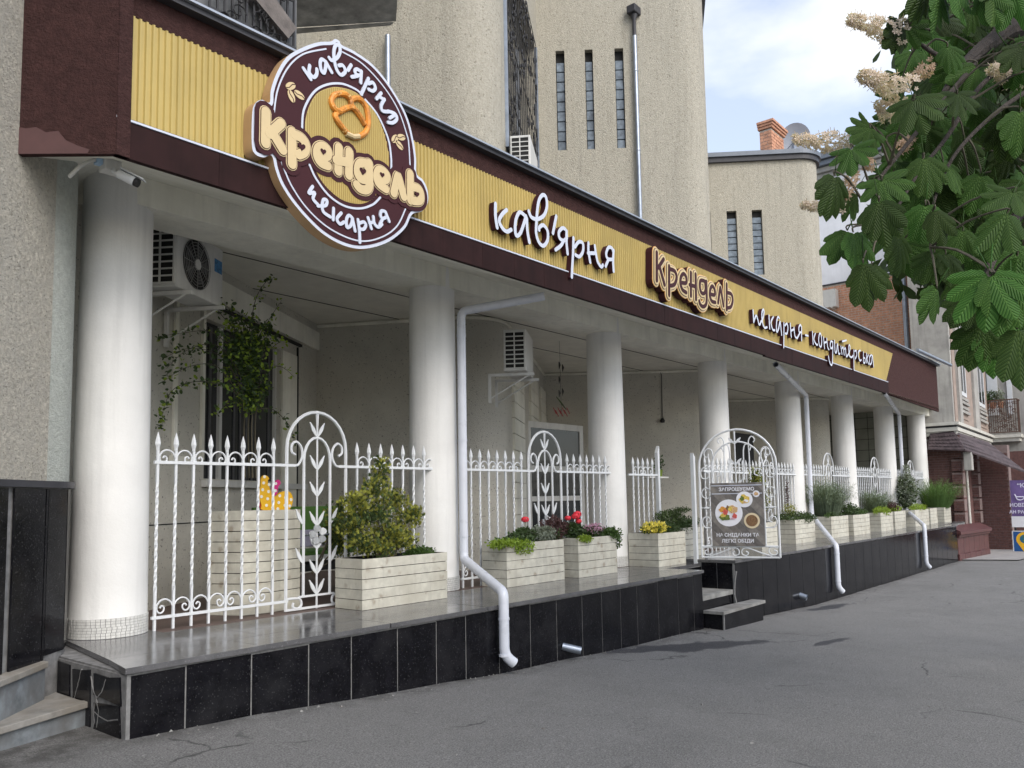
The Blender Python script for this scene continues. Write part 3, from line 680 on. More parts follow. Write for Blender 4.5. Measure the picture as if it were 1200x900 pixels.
W2 = [[(185, 170), (145, 240), (205, 235), (190, 300), (240, 360)], [(240, 375), (320, 370), (335, 320), (300, 308), (285, 370), (300, 440), (370, 490)], [(405, 400), (400, 520)], [(485, 450), (440, 510), (470, 565), (515, 545)],
      [(600, 500), (565, 475), (540, 520), (545, 600), (585, 580), (605, 510)], [(605, 520), (630, 640)], [(660, 520), (675, 640), (680, 760)], [(670, 560), (720, 545), (742, 580), (720, 620), (685, 620)],
      [(765, 500), (800, 615)], [(780, 560), (820, 545)], [(820, 490), (830, 560), (870, 600), (910, 570)], [(940, 435), (905, 430), (895, 480), (920, 510), (960, 490)], [(915, 515), (885, 585)], [(945, 440), (985, 540)]]
line('script_word', W2, .031, DY-.011, M['trim'], (345, 200), 9)
PZ = [[(395, 340), (370, 330), (357, 300), (372, 272), (408, 270), (430, 295), (432, 325)], [(440, 330), (432, 295), (465, 288), (492, 320), (500, 370), (492, 415), (462, 437), (430, 432), (398, 400), (372, 355), (395, 335), (435, 322), (465, 352), (488, 390)]]
b = MB()
for k, s_ in enumerate(PZ):
    P = spath(s_, (280, 30), 3.3333, DY, 6); b.tube([V((p.x, DY-.014-.004*sin(i*.3), p.z)) for i, p in enumerate(P)], .028, 8)
b.build('pretzel', M['pretzel'], disc, smooth=True)
b = MB(); b.tube(at_y(zp([(412, 425), (440, 438), (462, 436)]), DY-.024), .026, 8); b.build('pretzel_tip', M['cream'], disc, smooth=True)
for grp in (((200, 237, .6), (203, 277, -1.1), (234, 272, -.3)), ((607, 443, .9), (632, 437, .3), (625, 468, -.6))):
    for (x_, y_, a_) in grp:
        c = onY(280+x_/3.3333, 30+y_/3.3333, DY); b = MB()
        b.prism([(c.x+.055*cos(2*pi*j/16)*cos(a_)-.032*sin(2*pi*j/16)*sin(a_), DY-.009, c.z+.055*cos(2*pi*j/16)*sin(a_)+.032*sin(2*pi*j/16)*cos(a_)) for j in range(16)], (0, .005, 0))
        bn = b.build('coffee_bean', M['cream'], disc)
        b = MB(); P = [V((c.x+.05*t*cos(a_)-.008*sin(t*3)*sin(a_), DY-.0095, c.z+.05*t*sin(a_)+.008*sin(t*3)*cos(a_))) for t in (-1, -.5, 0, .5, 1)]; ribbon(b, P, .007, DY-.0105, .003); b.build('bean_crease', [M['signbr']]*2, bn, fix=False)

# ================================================================== tall building behind: saw-tooth walls with rounded noses
tow = thing('tower_building', 'tall beige roughcast building with rounded stair towers rising behind the terrace', 'building', (10, 6, 0))
def tooth(ix, iy, nx, ny=3.7, R=.7):
    """plan outline from an inner corner, along the face, round the nose"""
    I = V((ix, iy)); N_ = V((nx, ny)); d = N_-I; L = d.length; a = atan2(d.y, d.x); th = math.asin(R/L)
    t1 = a-th; T1 = I+V((cos(t1), sin(t1)))*sqrt(L*L-R*R)
    out = []; a0 = atan2(T1.y-N_.y, T1.x-N_.x); a1 = radians(-60)
    while a0 > a1: a0 -= 2*pi
    while a0 < a1-2*pi: a0 += 2*pi
    for j in range(13): a_ = a0+(a1-a0)*j/12; out.append(N_+V((cos(a_), sin(a_)))*R)
    return I, out
T = [tooth(5.5, 5.48, 7.25), tooth(12.4, 6.1, 15.05), tooth(20.4, 6.0, 22.85)]
def wallstrip(pts, z0, z1, name, m, smooth=False, parent=tow):
    b = MB(); b.add([(p.x, p.y, z) for p in pts for z in (z0, z1)], [(2*i, 2*i+2, 2*i+3, 2*i+1) for i in range(len(pts)-1)])
    return b.build(name, m, parent, smooth=smooth, fix=False)
def wall_holes(A, B, z0, z1, holes, depth, name, m, parent=tow):
    """flat wall from A to B with rectangular openings (u0,u1,z0,z1) and their reveals"""
    A, B = V(A), V(B); d = (B-A); L = d.length; d.normalize(); nn = V((-d.y, d.x))
    if (CC.xy-A).dot(nn) > 0: nn = -nn
    us = sorted({0, L}|{h[0] for h in holes}|{h[1] for h in holes}); zs = sorted({z0, z1}|{h[2] for h in holes}|{h[3] for h in holes}); b = MB()
    P = lambda u, z, w=0: (A.x+d.x*u+nn.x*w, A.y+d.y*u+nn.y*w, z)
    for u0, u1 in zip(us, us[1:]):
        for a, c in zip(zs, zs[1:]):
            if any(h[0] <= u0 and u1 <= h[1] and h[2] <= a and c <= h[3] for h in holes): continue
            b.quad(P(u0, a), P(u1, a), P(u1, c), P(u0, c))
    for u0, u1, a, c in holes:
        for q in (((u0, a), (u1, a)), ((u1, a), (u1, c)), ((u1, c), (u0, c)), ((u0, c), (u0, a))): b.quad(P(*q[0]), P(*q[1]), P(*q[1], depth), P(*q[0], depth))
    return b.build(name, m, parent, fix=False), P
ZL = 4.66; ZT = (15.5, 14.6, 12.32)
wins = []
for k, (I, arc) in enumerate(T):
    nose = arc; A = I; B = nose[0]; L = (B-A).length
    wallstrip([A]+nose, .5, ZL, 'lower_wall', M['inner'], smooth=True)
    holes = []
    if k == 1: rng = [(652.3, 662.7, 63, 177.5), (686.7, 696, 60.7, 176), (721.7, 732, 56.5, 173.5)]
    elif k == 2: rng = [(828, 834, 249, 320), (853, 864.7, 247.5, 330), (882.5, 894.5, 245.8, 322)]
    else: rng = []
    zt = zb = None
    for (xa, xb, ya, yb) in rng:
        pa = onL(xa, (ya+yb)/2, A, B); pb = onL(xb, (ya+yb)/2, A, B)
        if zt is None: zt = onL((rng[-1][0]+rng[-1][1])/2, rng[-1][2], A, B).z; zb = onL((rng[-1][0]+rng[-1][1])/2, rng[-1][3], A, B).z
        holes.append(((pa.xy-A).length, (pb.xy-A).length, zb, zt))
    w, P = wall_holes(A, B, ZL, ZT[k], holes, .16, 'upper_wall', M['stucco'])
    for h in holes:
        n = 10; dz = (h[3]-h[2])/n
        if k == 1: n_vis = n
        fr = MB(); fr.obox(P(h[0], h[2], .15), V(P(h[1], h[2], .15))-V(P(h[0], h[2], .15)), V(P(0, 0, .02))-V(P(0, 0, 0)), (0, 0, h[3]-h[2])); win = fr.build('slit_window', M['dark'], tow)
        for j in range(n-1 if k else n):
            o_ = V(P(h[0]+.012, h[2]+dz*j+.01, .09)); MB().obox(o_, V(P(h[1]-.012, 0, 0))-V(P(h[0]+.012, 0, 0)), V(P(0, 0, .05))-V(P(0, 0, 0)), (0, 0, dz-.02)).build('glass_block', M['blockg'], win, bevel=.012)
    wallstrip(nose, ZL, ZT[k], 'rounded_wall', M['stucco'], smooth='all')
    nxt = T[k+1][0] if k < 2 else V((29, 8))
    wallstrip([nose[-1], nxt], .5, ZL, 'lower_wall', M['inner'])
    if k != 0: wallstrip([nose[-1], nxt], ZL, ZT[k], 'upper_wall', M['stucco'])
    # curved cornice moulding under the terrace ceiling
    b = MB(); b.tube([(p.x, p.y-.02, ZL-.05) for p in [A]+nose+[nxt]], .03, 6); b.build('ceiling_moulding', M['soffit'], tow, smooth=True)
    # roof rim
    b = MB(); rim = [A]+nose+[nxt]
    for (dz0, dz1, off, mm) in ((0, .16, .10, 'dflash'), (.16, .30, .16, 'roofm')):
        c = MB(); o = []
        for i, p in enumerate(rim):
            a = rim[max(0, i-1)]; e = rim[min(len(rim)-1, i+1)]; t = (e-a).normalized(); nn = V((t.y, -t.x)); o.append(p+nn*off)
        back = [p+V((0, .5)) for p in rim[::-1]]
        c.prism([(p.x, p.y, ZT[k]+dz0) for p in o+back], (0, 0, dz1-dz0)); c.build('roof_rim', M[mm], tow)
# side wall between nose 1 and corner 2 with a grilled window, upper part
A, B = T[0][1][-1], T[1][0]
pa = onL(595, 60, A, B); pb = onL(624, 60, A, B)
uA = (pa.xy-A).length; L = (B-A).length; u0 = .30; u1 = L-.5; zb = 7.9
w, P = wall_holes(A, B, ZL, ZT[0], [(u0, u1, zb, 12.5)], .22, 'upper_wall', M['stucco'])
win = MB(); win.obox(P(u0, zb, .2), V(P(u1, 0, 0))-V(P(u0, 0, 0)), V(P(0, 0, .02))-V(P(0, 0, 0)), (0, 0, 12.5-zb)); win = win.build('window', M['glass'], tow)
def bars(P, u0, u1, z0, z1, w, parent, n, name='window_grille', m='iron', sc=.1):
    b = MB(); random.seed(11)
    for i in range(n+1):
        u = u0+(u1-u0)*i/n; b.obox(P(u-.012, z0, w), V(P(.024, 0, 0))-V(P(0, 0, 0)), V(P(0, 0, .015))-V(P(0, 0, 0)), (0, 0, z1-z0))
    for z in [z0+(z1-z0)*k/4 for k in range(5)]: b.obox(P(u0, z-.015, w-.01), V(P(u1, 0, 0))-V(P(u0, 0, 0)), V(P(0, 0, .012))-V(P(0, 0, 0)), (0, 0, .03))
    for i in range(n*7):
        u, z, r = random.uniform(u0+.1, u1-.1), random.uniform(z0+.1, z1-.1), random.uniform(.07, .16); s = random.choice((1, -1))
        b.tube([P(u+s*r*(1-t*.09)*cos(t*.8), z+r*(1-t*.09)*sin(t*.8), w-.015) for t in range(10)], .011, 4)
    return b.build(name, M[m], parent)
bars(P, u0, u1, zb, 12.5, -.03, win, 16)
fr = MB()
for q in ((u0-.06, zb-.06, u1-u0+.12, .06), (u0-.06, zb, .06, 4.6), (u1, zb, .06, 4.6)): fr.obox(P(q[0], q[1], -.06), V(P(q[2], 0, 0))-V(P(0, 0, 0)), V(P(0, 0, .07))-V(P(0, 0, 0)), (0, 0, q[3]))
fr.build('window_frame', M['galv'], win)
# first long wall (window wall of the terrace, balcony above)
S0 = V((.35, 2.2)); S1 = V((.9, 2.52)); I1 = T[0][0]
dW = (I1-S1).normalized()
def uW(px, py=400): return (onL(px, py, S1, I1).xy-S1).length
u_a, u_b = uW(241), uW(329); zs_, zt_ = 1.98, onL(285, 330, S1, I1).z
w, P = wall_holes(S1, I1, .5, ZL, [(u_a, u_b, zs_, 3.95)], .12, 'lower_wall', M['inner'])
wallstrip([S0, S1], .5, ZL, 'lower_wall', M['inner'])
g = MB(); g.obox(P(u_a, zs_, .1), V(P(u_b, 0, 0))-V(P(u_a, 0, 0)), V(P(0, 0, .02))-V(P(0, 0, 0)), (0, 0, 3.95-zs_)); win = g.build('terrace_window', M['glass'], tow)
def strip(P, u0, u1, z0, z1, w0, w1, name, m, parent): b = MB(); b.obox(P(u0, z0, w0), V(P(u1, 0, 0))-V(P(u0, 0, 0)), V(P(0, 0, w1))-V(P(0, 0, w0)), (0, 0, z1-z0)); return b.build(name, m, parent)
um = u_a+(u_b-u_a)*.22
strip(P, um, um+.07, zs_, 3.95, .06, .10, 'window_frame', M['acw'], win); strip(P, u_b-.05, u_b, zs_, 3.95, .06, .10, 'window_frame', M['acw'], win)
for uu in (u_a+(u_b-u_a)*t for t in (.06, .12, .42, .5, .58, .66, .9)): strip(P, uu, uu+.03+random.random()*.04, zs_, 3.9, .085, .098, 'curtain_fold', mat('grey_curtain', (.09, .09, .095), .8, .2, 6), win)
strip(P, u_a-.05, u_b+.9, zs_-.10, zs_-.02, -.07, .05, 'window_sill', M['acw'], win)
strip(P, u_b+.02, u_b+.55, .62, 3.95, -.03, -.004, 'wall_panel', M['soffit'], tow)
strip(P, u_b+.585, u_b+.61, .62, 4.1, -.03, -.004, 'shadow_groove', M['dark'], tow)
strip(P, 0, u_b+.7, 4.12, 4.16, -.05, -.004, 'cable_duct', M['dark'], tow)
strip(P, 0, (I1-S1).length, 4.2, 4.5, -.05, -.004, 'ceiling_board', M['soffit'], tow)
for ua, ub in ((uW(184)-.3, uW(206)), (uW(216), uW(238))):
    strip(P, ub-.06, ub, 2.2, 4.1, -.04, -.004, 'moulding', M['soffit'], tow)
strip(P, uW(200), uW(222), 2.15, 2.22, -.05, -.004, 'moulding', M['soffit'], tow)
for z in (1.45,): strip(P, 0, (I1-S1).length-.1, z, z+.012, -.006, -.003, 'wall_joint', M['dark'], tow)
# upper part of that wall: grilled balcony window and overhanging balcony slab
w, P = wall_holes(S1, I1, ZL, 15.5, [(1.3, 3.9, 6.3, 8.6)], .2, 'upper_wall', M['stucco'])
g = MB(); g.obox(P(1.3, 6.3, .19), V(P(3.9, 0, 0))-V(P(1.3, 0, 0)), V(P(0, 0, .02))-V(P(0, 0, 0)), (0, 0, 2.3)); win = g.build('window', M['glass'], tow)
bars(P, 1.35, 3.85, 6.35, 8.6, .02, win, 14)
M['slab'] = mat('balcony_slab', (.50, .50, .47), .9, .3, 4, .6, 30, col2=(.30, .29, .27))
ba = thing('balcony', 'grey concrete balcony slab jutting out above the round sign', 'balcony', (4.2, 3.4, 8.6))
zc_ = 8.75
q = [onZ(px, py, zc_) for px, py in ((347, 32), (464, 25), (470, -60), (300, -60))]
b = MB(); b.prism([q[0], q[1], q[2], q[3]], (0, 0, .22)); b.build('slab', M['slab'], ba)
q2 = [onZ(px, py, zc_-.0) for px, py in ((345, 10), (436, 5), (440, -40), (335, -40))]
b = MB(); a_ = onZ(347, 32, zc_); b.prism([a_+V((0, .02, -.01)), q[1]+V((-.03, .03, -.01)), q[1]+V((-.03, .10, -.01)), a_+V((.06, .09, -.01))], (0, 0, -.03)); b.build('drip_edge', M['slab'], ba)
# raking grilled balcony at upper left, seen above the parapet
bb = thing('window_guard', 'black iron window guard just above the brown parapet near the round sign', 'window guard', (2.2, 2.4, 6))
A_, B_ = onY(246, 25, 2.3), onY(345, 25, 2.3)
P2 = lambda u, z, w=0: (A_.x+u, 2.3+w, z)
L_ = B_.x-A_.x; z0_, z1_ = 6.0, 9.4
b = MB()
for i in range(13): b.box(A_.x+L_*i/12-.012, A_.x+L_*i/12+.012, 2.3, 2.32, z0_, z1_)
for z in (6.1, 7.0, 7.1, 8.2, 9.3): b.box(A_.x-.02, B_.x+.02, 2.28, 2.3, z, z+.03)
b.build('bar', M['iron'], bb, kind='stuff')
b = MB(); random.seed(2)
for i in range(60):
    u, z, r = random.uniform(.1, L_-.1), random.uniform(6.2, 8.6), random.uniform(.06, .14); s = random.choice((1, -1))
    b.tube([(A_.x+u+s*r*(1-t*.09)*cos(t*.8), 2.27, z+r*(1-t*.09)*sin(t*.8)) for t in range(10)], .010, 4)
b.build('scroll', M['iron'], bb, kind='stuff')
MB().box(A_.x-.1, B_.x+.1, 2.4, 2.45, 5.7, 9.6).build('backing', mat('grey_shade', (.12, .125, .13), .6, .3, 3), bb)
# raking soffit strip of dark brownish concrete beside the guard
b = MB(); b.prism([onY(px, py, 2.25) for px, py in ((292, -10), (317, -10), (348, 33), (338, 45))], (0, 1.2, 0)); b.build('raking_slab', mat('dark_concrete', (.17, .15, .14), .9, .25, 6, .5, 40), ba)
# tower downpipe with hopper
dp = thing('downpipe', 'grey metal downpipe with hopper head on the tower beside the third slit window', 'drainpipe', (0, 0, 0), 'metal downpipes on the tall walls')
A, B = T[1][0], T[1][1][0]
def pf(px, py, off=.09):
    p = onL(px, py, A, B); d = (B-A).normalized(); n = V((d.y, -d.x)); n = n if n.dot(CC.xy-A) > 0 else -n; return V((p.x+n.x*off, p.y+n.y*off, p.z))
top = pf(742.5, 22); x_, y_ = top.x, top.y
dp.location = (x_, y_, 5.3)
b = MB(); b.lathe([(.055, 5.3), (.055, top.z-.5)], 14, (x_, y_)); b.build('pipe', M['galv'], dp, smooth=True)
b = MB(); b.lathe([(.05, top.z-.52), (.045, top.z-.1), (.09, top.z+.02), (.09, top.z+.05)], 14, (x_, y_)); b.build('pipe_neck', M['dflash'], dp, smooth=True)
b = MB(); b.box(x_-.15, x_+.15, y_-.12, y_+.12, top.z+.05, top.z+.25); b.build('hopper', M['dflash'], dp, bevel=.02)
for zz in range(6, int(top.z), 2): MB().lathe([(.062, zz), (.066, zz+.02), (.062, zz+.04)], 12, (x_, y_)).build('pipe_ring', M['galv'], dp)
# thin pipe on the first tower face above the round sign
A, B = T[0][0], T[0][1][0]; top = pf(456.5, 27); b2 = pf(457, 120)
dp2 = thing('downpipe', 'thin grey pipe running up the roughcast wall just right of the round sign', 'drainpipe', (top.x, top.y, 5.3), 'metal downpipes on the tall walls')
b = MB(); b.lathe([(.05, 5.3), (.05, 9.5)], 12, (top.x, top.y)); b.build('pipe', M['galv'], dp2, smooth=True)
MB().lathe([(.06, 7.6), (.064, 7.62), (.06, 7.64)], 12, (top.x, top.y)).build('pipe_ring', M['dflash'], dp2)

# left stuccoed wall beside the entrance steps
lw = thing('street_wall', 'old roughcast wall with black granite dado left of the first column', 'wall', (-.5, .8, 0))
F0 = V((-3.2, -1.55)); F1 = V((-.18, .99)); F2 = V((.16, 1.72)); F3 = V((.5, 2.3))
def seg(A, B, z0, z1, off, name, m, kind=None, th=.3):
    d = (B-A).normalized(); n = V((d.y, -d.x)); b = MB(); b.obox((A.x+n.x*off, A.y+n.y*off, z0), (B.x-A.x, B.y-A.y, 0), (-n.x*th, -n.y*th, 0), (0, 0, z1-z0)); return b.build(name, m, lw, kind=kind)
seg(F0, F1, 1.86, 12, 0, 'wall_face', M['stucco2'])
b = MB(); arc = catmull([V((F1.x-.02, F1.y-.01, 0)), V((.0, 1.14, 0)), V((.14, 1.42, 0)), V((.17, 1.75, 0)), V((.45, 2.35, 0))], 6)
b.add([(p.x, p.y, z) for p in arc for z in (1.86, 4.9)], [(2*i, 2*i+2, 2*i+3, 2*i+1) for i in range(len(arc)-1)]); b.build('rounded_strip', M['lstrip'], lw, smooth=True, fix=False)
b = MB(); b.add([(p.x, p.y, z) for p in [V((F0.x, F0.y, 0))]+arc for z in (-.5, 1.86)], [(2*i, 2*i+2, 2*i+3, 2*i+1) for i in range(len(arc))]); b.build('dado_bed', M['grout'], lw, fix=False)
dd = (F1-F0).normalized(); LL = (F1-F0).length
cuts = [LL-.02]
for px in (70, 50, 11, 3): pass
uu = [(onL(px, 660, F0, F1).xy-F0).length for px in (49.5, 46, 12, 4)]
tl = [(uu[0], LL, 0), (uu[2]+.0, uu[0]-.015, 0), (uu[3]-.7, uu[3], 0), (uu[3]-1.5, uu[3]-.72, 0)]
for a, c, _ in tl:
    A_ = F0+dd*a; B_ = F0+dd*c; seg(A_, B_, .0, 1.80, .018, 'granite_slab', M['granite'], th=.014)
for a, c in ((arc[1], arc[7]), (arc[7], arc[12]), (arc[13], arc[18])):
    A_, B_ = V((a.x, a.y)), V((c.x, c.y)); dB = (B_-A_)*.03; seg(A_+dB, B_-dB, FZ, 1.80, .018, 'granite_slab', M['granite'], th=.014)
b = MB(); ring = [V((F0.x, F0.y, 0))]+arc; o = []
for i, p in enumerate(ring):
    a = ring[max(0, i-1)]; e = ring[min(len(ring)-1, i+1)]; t = (e-a).normalized(); o.append(V((p.x+t.y*.045, p.y-t.x*.045, 0)))
vs = [(p.x, p.y, 1.81) for p in o+ring[::-1]]; b.add([(p.x, p.y, z) for p, q_ in zip(o, ring) for z in (1.81, 1.86)]+[(p.x, p.y, z) for p in ring for z in (1.81, 1.86)],
  sum([[(2*i, 2*i+2, 2*i+3, 2*i+1), (2*i+1, 2*i+3, 2*len(ring)+2*i+3, 2*len(ring)+2*i+1), (2*i, 2*len(ring)+2*i, 2*len(ring)+2*i+2, 2*i+2)] for i in range(len(ring)-1)], []))
b.build('dado_cap', M['dflash'], lw, fix=False)
# hidden inside core closing the wall toward the terrace
# entrance steps at lower left
st = thing('entrance_steps', 'worn grey stone steps at the lower left corner', 'steps', (-.6, .6, 0))
A1, B1 = onZ(107, 821, .255), onZ(0, 853, .255); zg = .0
dirn = (B1-A1); B1 = A1+dirn*2.2; n_ = V((-dirn.y, dirn.x, 0)).normalized(); n_ = n_ if n_.y > 0 else -n_
b = MB(); b.prism([A1+V((0, 0, -.045)), B1+V((0, 0, -.045)), B1+n_*1.2+V((0, 0, -.045)), V((-.02, 1.3, .21)), V((-.02, A1.y+.08, .21))], (0, 0, .045)); b.build('tread', M['stepc'], st, bevel=.006)
b = MB(); b.prism([V((A1.x, A1.y, -.2))+n_*.03, V((B1.x, B1.y, -.2))+n_*.03, V((B1.x, B1.y, -.2))+n_*1.2, V((-.03, 1.3, -.2)), V((-.03, A1.y+.1, -.2))], (0, 0, .409)); b.build('riser', M['bluegrey'], st)
C1_, D1 = onZ(57, 775, .53), onZ(0, 798, .53); D1 = C1_+(D1-C1_)*3
b = MB(); b.prism([C1_+V((0, 0, -.045)), D1+V((0, 0, -.045)), D1+V((-.2, 1.4, -.045)), C1_+V((-.1, 1.0, -.045))], (0, 0, .045)); b.build('tread', M['stepc'], st, bevel=.006)
b = MB(); C2_, D2 = C1_+n_*.03, D1+n_*.03; b.prism([V((C2_.x, C2_.y, .2)), V((D2.x, D2.y, .2)), V((D2.x-.2, D2.y+1.4, .2)), V((C2_.x-.1, C2_.y+1, .2))], (0, 0, .284)); b.build('riser', M['bluegrey'], st)
# stairs in the recess
s2 = thing('terrace_steps', 'two small grey steps in the gap of the black plinth below the open gate', 'steps', (8.9, 0, -.2))
b = MB(); b.box(8.40, 9.42, .02, .6, .10, .17); b.build('tread', M['concrete'], s2); MB().box(8.41, 9.41, .04, .6, -.3, .098).build('riser', M['granite'], s2)
b = MB(); b.prism([(8.42, -.30, -.085), (10.0, -.26, -.085), (10.0, -.03, -.085), (8.42, .03, -.085)], (0, 0, .045)); b.build('tread', M['concrete'], s2)
b = MB(); b.prism([(8.46, -.27, -.45), (9.96, -.23, -.45), (9.96, -.03, -.45), (8.46, .03, -.45)], (0, 0, .364)); b.build('riser', M['granite'], s2)
MB().box(8.44, 8.462, -.29, -.268, -.4, -.088).build('mortar_joint', M['grout'], s2)
b = MB(); b.tube([(9.46, -.008, -.05), (9.40, -.01, .1), (9.44, -.01, .3), (9.50, -.01, .45)], [.016, .012, .01, .014], 5); b.build('mortar_crack', M['grout'], s2)

# ================================================================== white drainpipes
def pipe(name, label, pts, r, group, rings):
    t = thing(name, label, 'drainpipe', tuple(pts[-1]), group)
    P = [V(p) for p in pts]; path = [P[0]]
    for i in range(1, len(P)-1):
        a = (P[i-1]-P[i]).normalized(); c = (P[i+1]-P[i]).normalized(); e = r*1.5
        for k in range(5):
            u = k/4; path.append((P[i]+a*e)*(1-u)**2+2*P[i]*u*(1-u)+(P[i]+c*e)*u*u)
    path.append(P[-1])
    b = MB(); b.tube(path, r, 20, cap=False); b.build('pipe', M['pvc'], t, smooth=True)
    b = MB(); b.tube([path[-1]-(path[-1]-path[-2]).normalized()*.002, path[-1]-(path[-1]-path[-2]).normalized()*.05], r*.86, 16); b.build('pipe_inside', M['dark'], t)
    for p, d in rings:
        p, d = V(p), V(d).normalized(); b = MB(); b.tube([p-d*.012, p+d*.012], r*1.10, 20); b.build('joint_ring', M['pvc'], t, smooth=True)
    return t
r = .054; g_ = 'white downpipes in front of the columns'
p1 = [onZ(638, 347, 4.20), V((4.86, 1.27, 4.03)), V((4.86, 1.27, .95)), V((4.10, -.075, .60)), V((4.10, -.075, -.02)), V((4.16, -.16, -.11))]
# fit elbows to the photo
p1[1] = onY(541, 365, 1.27); p1[2] = onY(543, 655, 1.27); X1 = (p1[1].x+p1[2].x)/2; p1[1].x = p1[2].x = X1
p1[3] = onY(590, 694, -.085); p1[4] = onY(591, 768, -.085); p1[4].x = p1[3].x; p1[5] = V((p1[4].x+.10, -.13, p1[4].z-.09))
pipe('downpipe', 'white plastic downpipe right of the second column, bending over the granite ledge', p1, r, g_,
     [((X1, 1.27, 3.72), (0, 0, 1)), ((X1, 1.27, 2.4), (0, 0, 1)), ((X1, 1.27, 1.22), (0, 0, 1)), ((p1[3].x, -.085, .42), (0, 0, 1)), ((p1[3].x, -.085, .05), (0, 0, 1))])
p2 = [onZ(909, 427, 4.20), onY(944.5, 463, 1.27), onY(952, 618, 1.27), onY(980, 640, -.085), onY(982, 688, -.085), None]
p2[2].x = p2[1].x; p2[4].x = p2[3].x; p2[5] = p2[4]+V((.1, -.05, -.10)); p2[2].z = 1.15
pipe('downpipe', 'white plastic downpipe between the fifth and sixth columns', p2, r, g_, [((p2[1].x, 1.27, 3.7), (0, 0, 1)), ((p2[1].x, 1.27, 2.3), (0, 0, 1)), ((p2[3].x, -.085, .45), (0, 0, 1)), ((p2[3].x, -.085, -.1), (0, 0, 1))])
p3 = [onZ(1036, 460, 4.20), onY(1053.5, 485, 1.27), onY(1061, 598, 1.27), onY(1083, 616, -.085), onY(1088, 660, -.085), None]
p3[2].x = p3[1].x; p3[4].x = p3[3].x; p3[5] = p3[4]+V((.12, -.05, -.10)); p3[2].z = 1.15
pipe('downpipe', 'white plastic downpipe nearest the far end of the terrace', p3, r, g_, [((p3[1].x, 1.27, 3.8), (0, 0, 1)), ((p3[3].x, -.085, .45), (0, 0, 1)), ((p3[3].x, -.085, -.05), (0, 0, 1))])
# short drain stubs poking out of the plinth
def stub(label, px, py, r, L, d):
    p = onY(px, py, -.0); t = thing('drain_stub', label, 'pipe', tuple(p), 'short drain stubs in the plinth'); d = V(d).normalized()
    b = MB(); b.tube([p-d*.02, p+d*L], r, 18, cap=False); b.build('pipe', M['galv'], t, smooth=True); MB().tube([p+d*(L-.03), p+d*(L-.032)], r*.93, 16).build('pipe_inside', M['dark'], t)
stub('short grey pipe end lying out of the plinth in front of the wet patch', 661, 758, .045, .20, (.55, -.8, -.22))
stub('short grey pipe end in the plinth between the steps and the second pipe', 938, 698, .055, .12, (.1, -1, -.3))

# ================================================================== air conditioners
def ac(name, label, loc, w, h, d, rot, group='outdoor air conditioner units', fan=True):
    """built at the origin with the fan face toward -y, then turned"""
    t = thing('air_conditioner', label, 'air conditioner', (0, 0, 0), group)
    b = MB(); b.box(0, w, 0, d, 0, h); b.build('case', M['acw'], t, bevel=.012)
    if fan:
        cx, cz, R = w*.40, h*.5, h*.40
        b = MB(); b.add([(cx+R*cos(2*pi*i/32), -.004, cz+R*sin(2*pi*i/32)) for i in range(32)], [tuple(range(32))]); f = b.build('fan_opening', M['dark'], t)
        for i in range(5): b = MB(); a = 2*pi*i/5; b.add([(cx+.04*cos(a), -.008, cz+.04*sin(a)), (cx+R*.85*cos(a-.3), -.006, cz+R*.85*sin(a-.3)), (cx+R*.85*cos(a+.4), -.012, cz+R*.85*sin(a+.4))], [(0, 1, 2)]); b.build('blade', mat('fan_grey', (.07, .07, .075), .5, .1, 5), f, fix=False)
        b = MB()
        for k in range(1, 9): b.tube([(cx+R*k/8*cos(2*pi*i/28), -.016, cz+R*k/8*sin(2*pi*i/28)) for i in range(28)], .0035, 4, closed=True)
        for i in range(12): a = 2*pi*i/12; b.tube([(cx, -.018, cz), (cx+R*cos(a), -.018, cz+R*sin(a))], .005, 4)
        b.build('fan_grille', M['concrete'], f, kind='stuff')
        b = MB(); b.tube([(cx, -.026, cz), (cx, -.01, cz)], .055, 16); b.build('fan_hub', M['acw'], f)
        b = MB(); b.box(w*.80, w*.97, -.003, 0, h*.56, h*.78); b.build('sticker', mat('sticker_blue', (.05, .20, .42), .5, .4, 30), t)
    # louvred side at x = 0
    b = MB(); b.box(-.004, .001, .03, d-.03, .04, h-.04); b.build('side_recess', M['dark'], t)
    b = MB()
    for k in range(9): z = .04+(h-.08)*k/8; b.box(-.014, -.002, .02, d-.02, z-.008, z+.008)
    for y in (.02, d*.5, d-.03): b.box(-.016, -.001, y-.006, y+.012, .03, h-.03)
    b.build('side_grid', M['acw'], t, kind='stuff')
    for x in (w*.12, w*.82):
        b = MB(); b.box(x, x+.04, -.10, d+.25, -.055, -.015); b.box(x, x+.04, d+.21, d+.25, -.45, -.015); b.tube([(x+.02, -.02, -.05), (x+.02, d+.22, -.38)], .012, 6); b.build('bracket', M['acw'], t)
    t.location = loc; t.rotation_euler = (0, 0, rot); return t
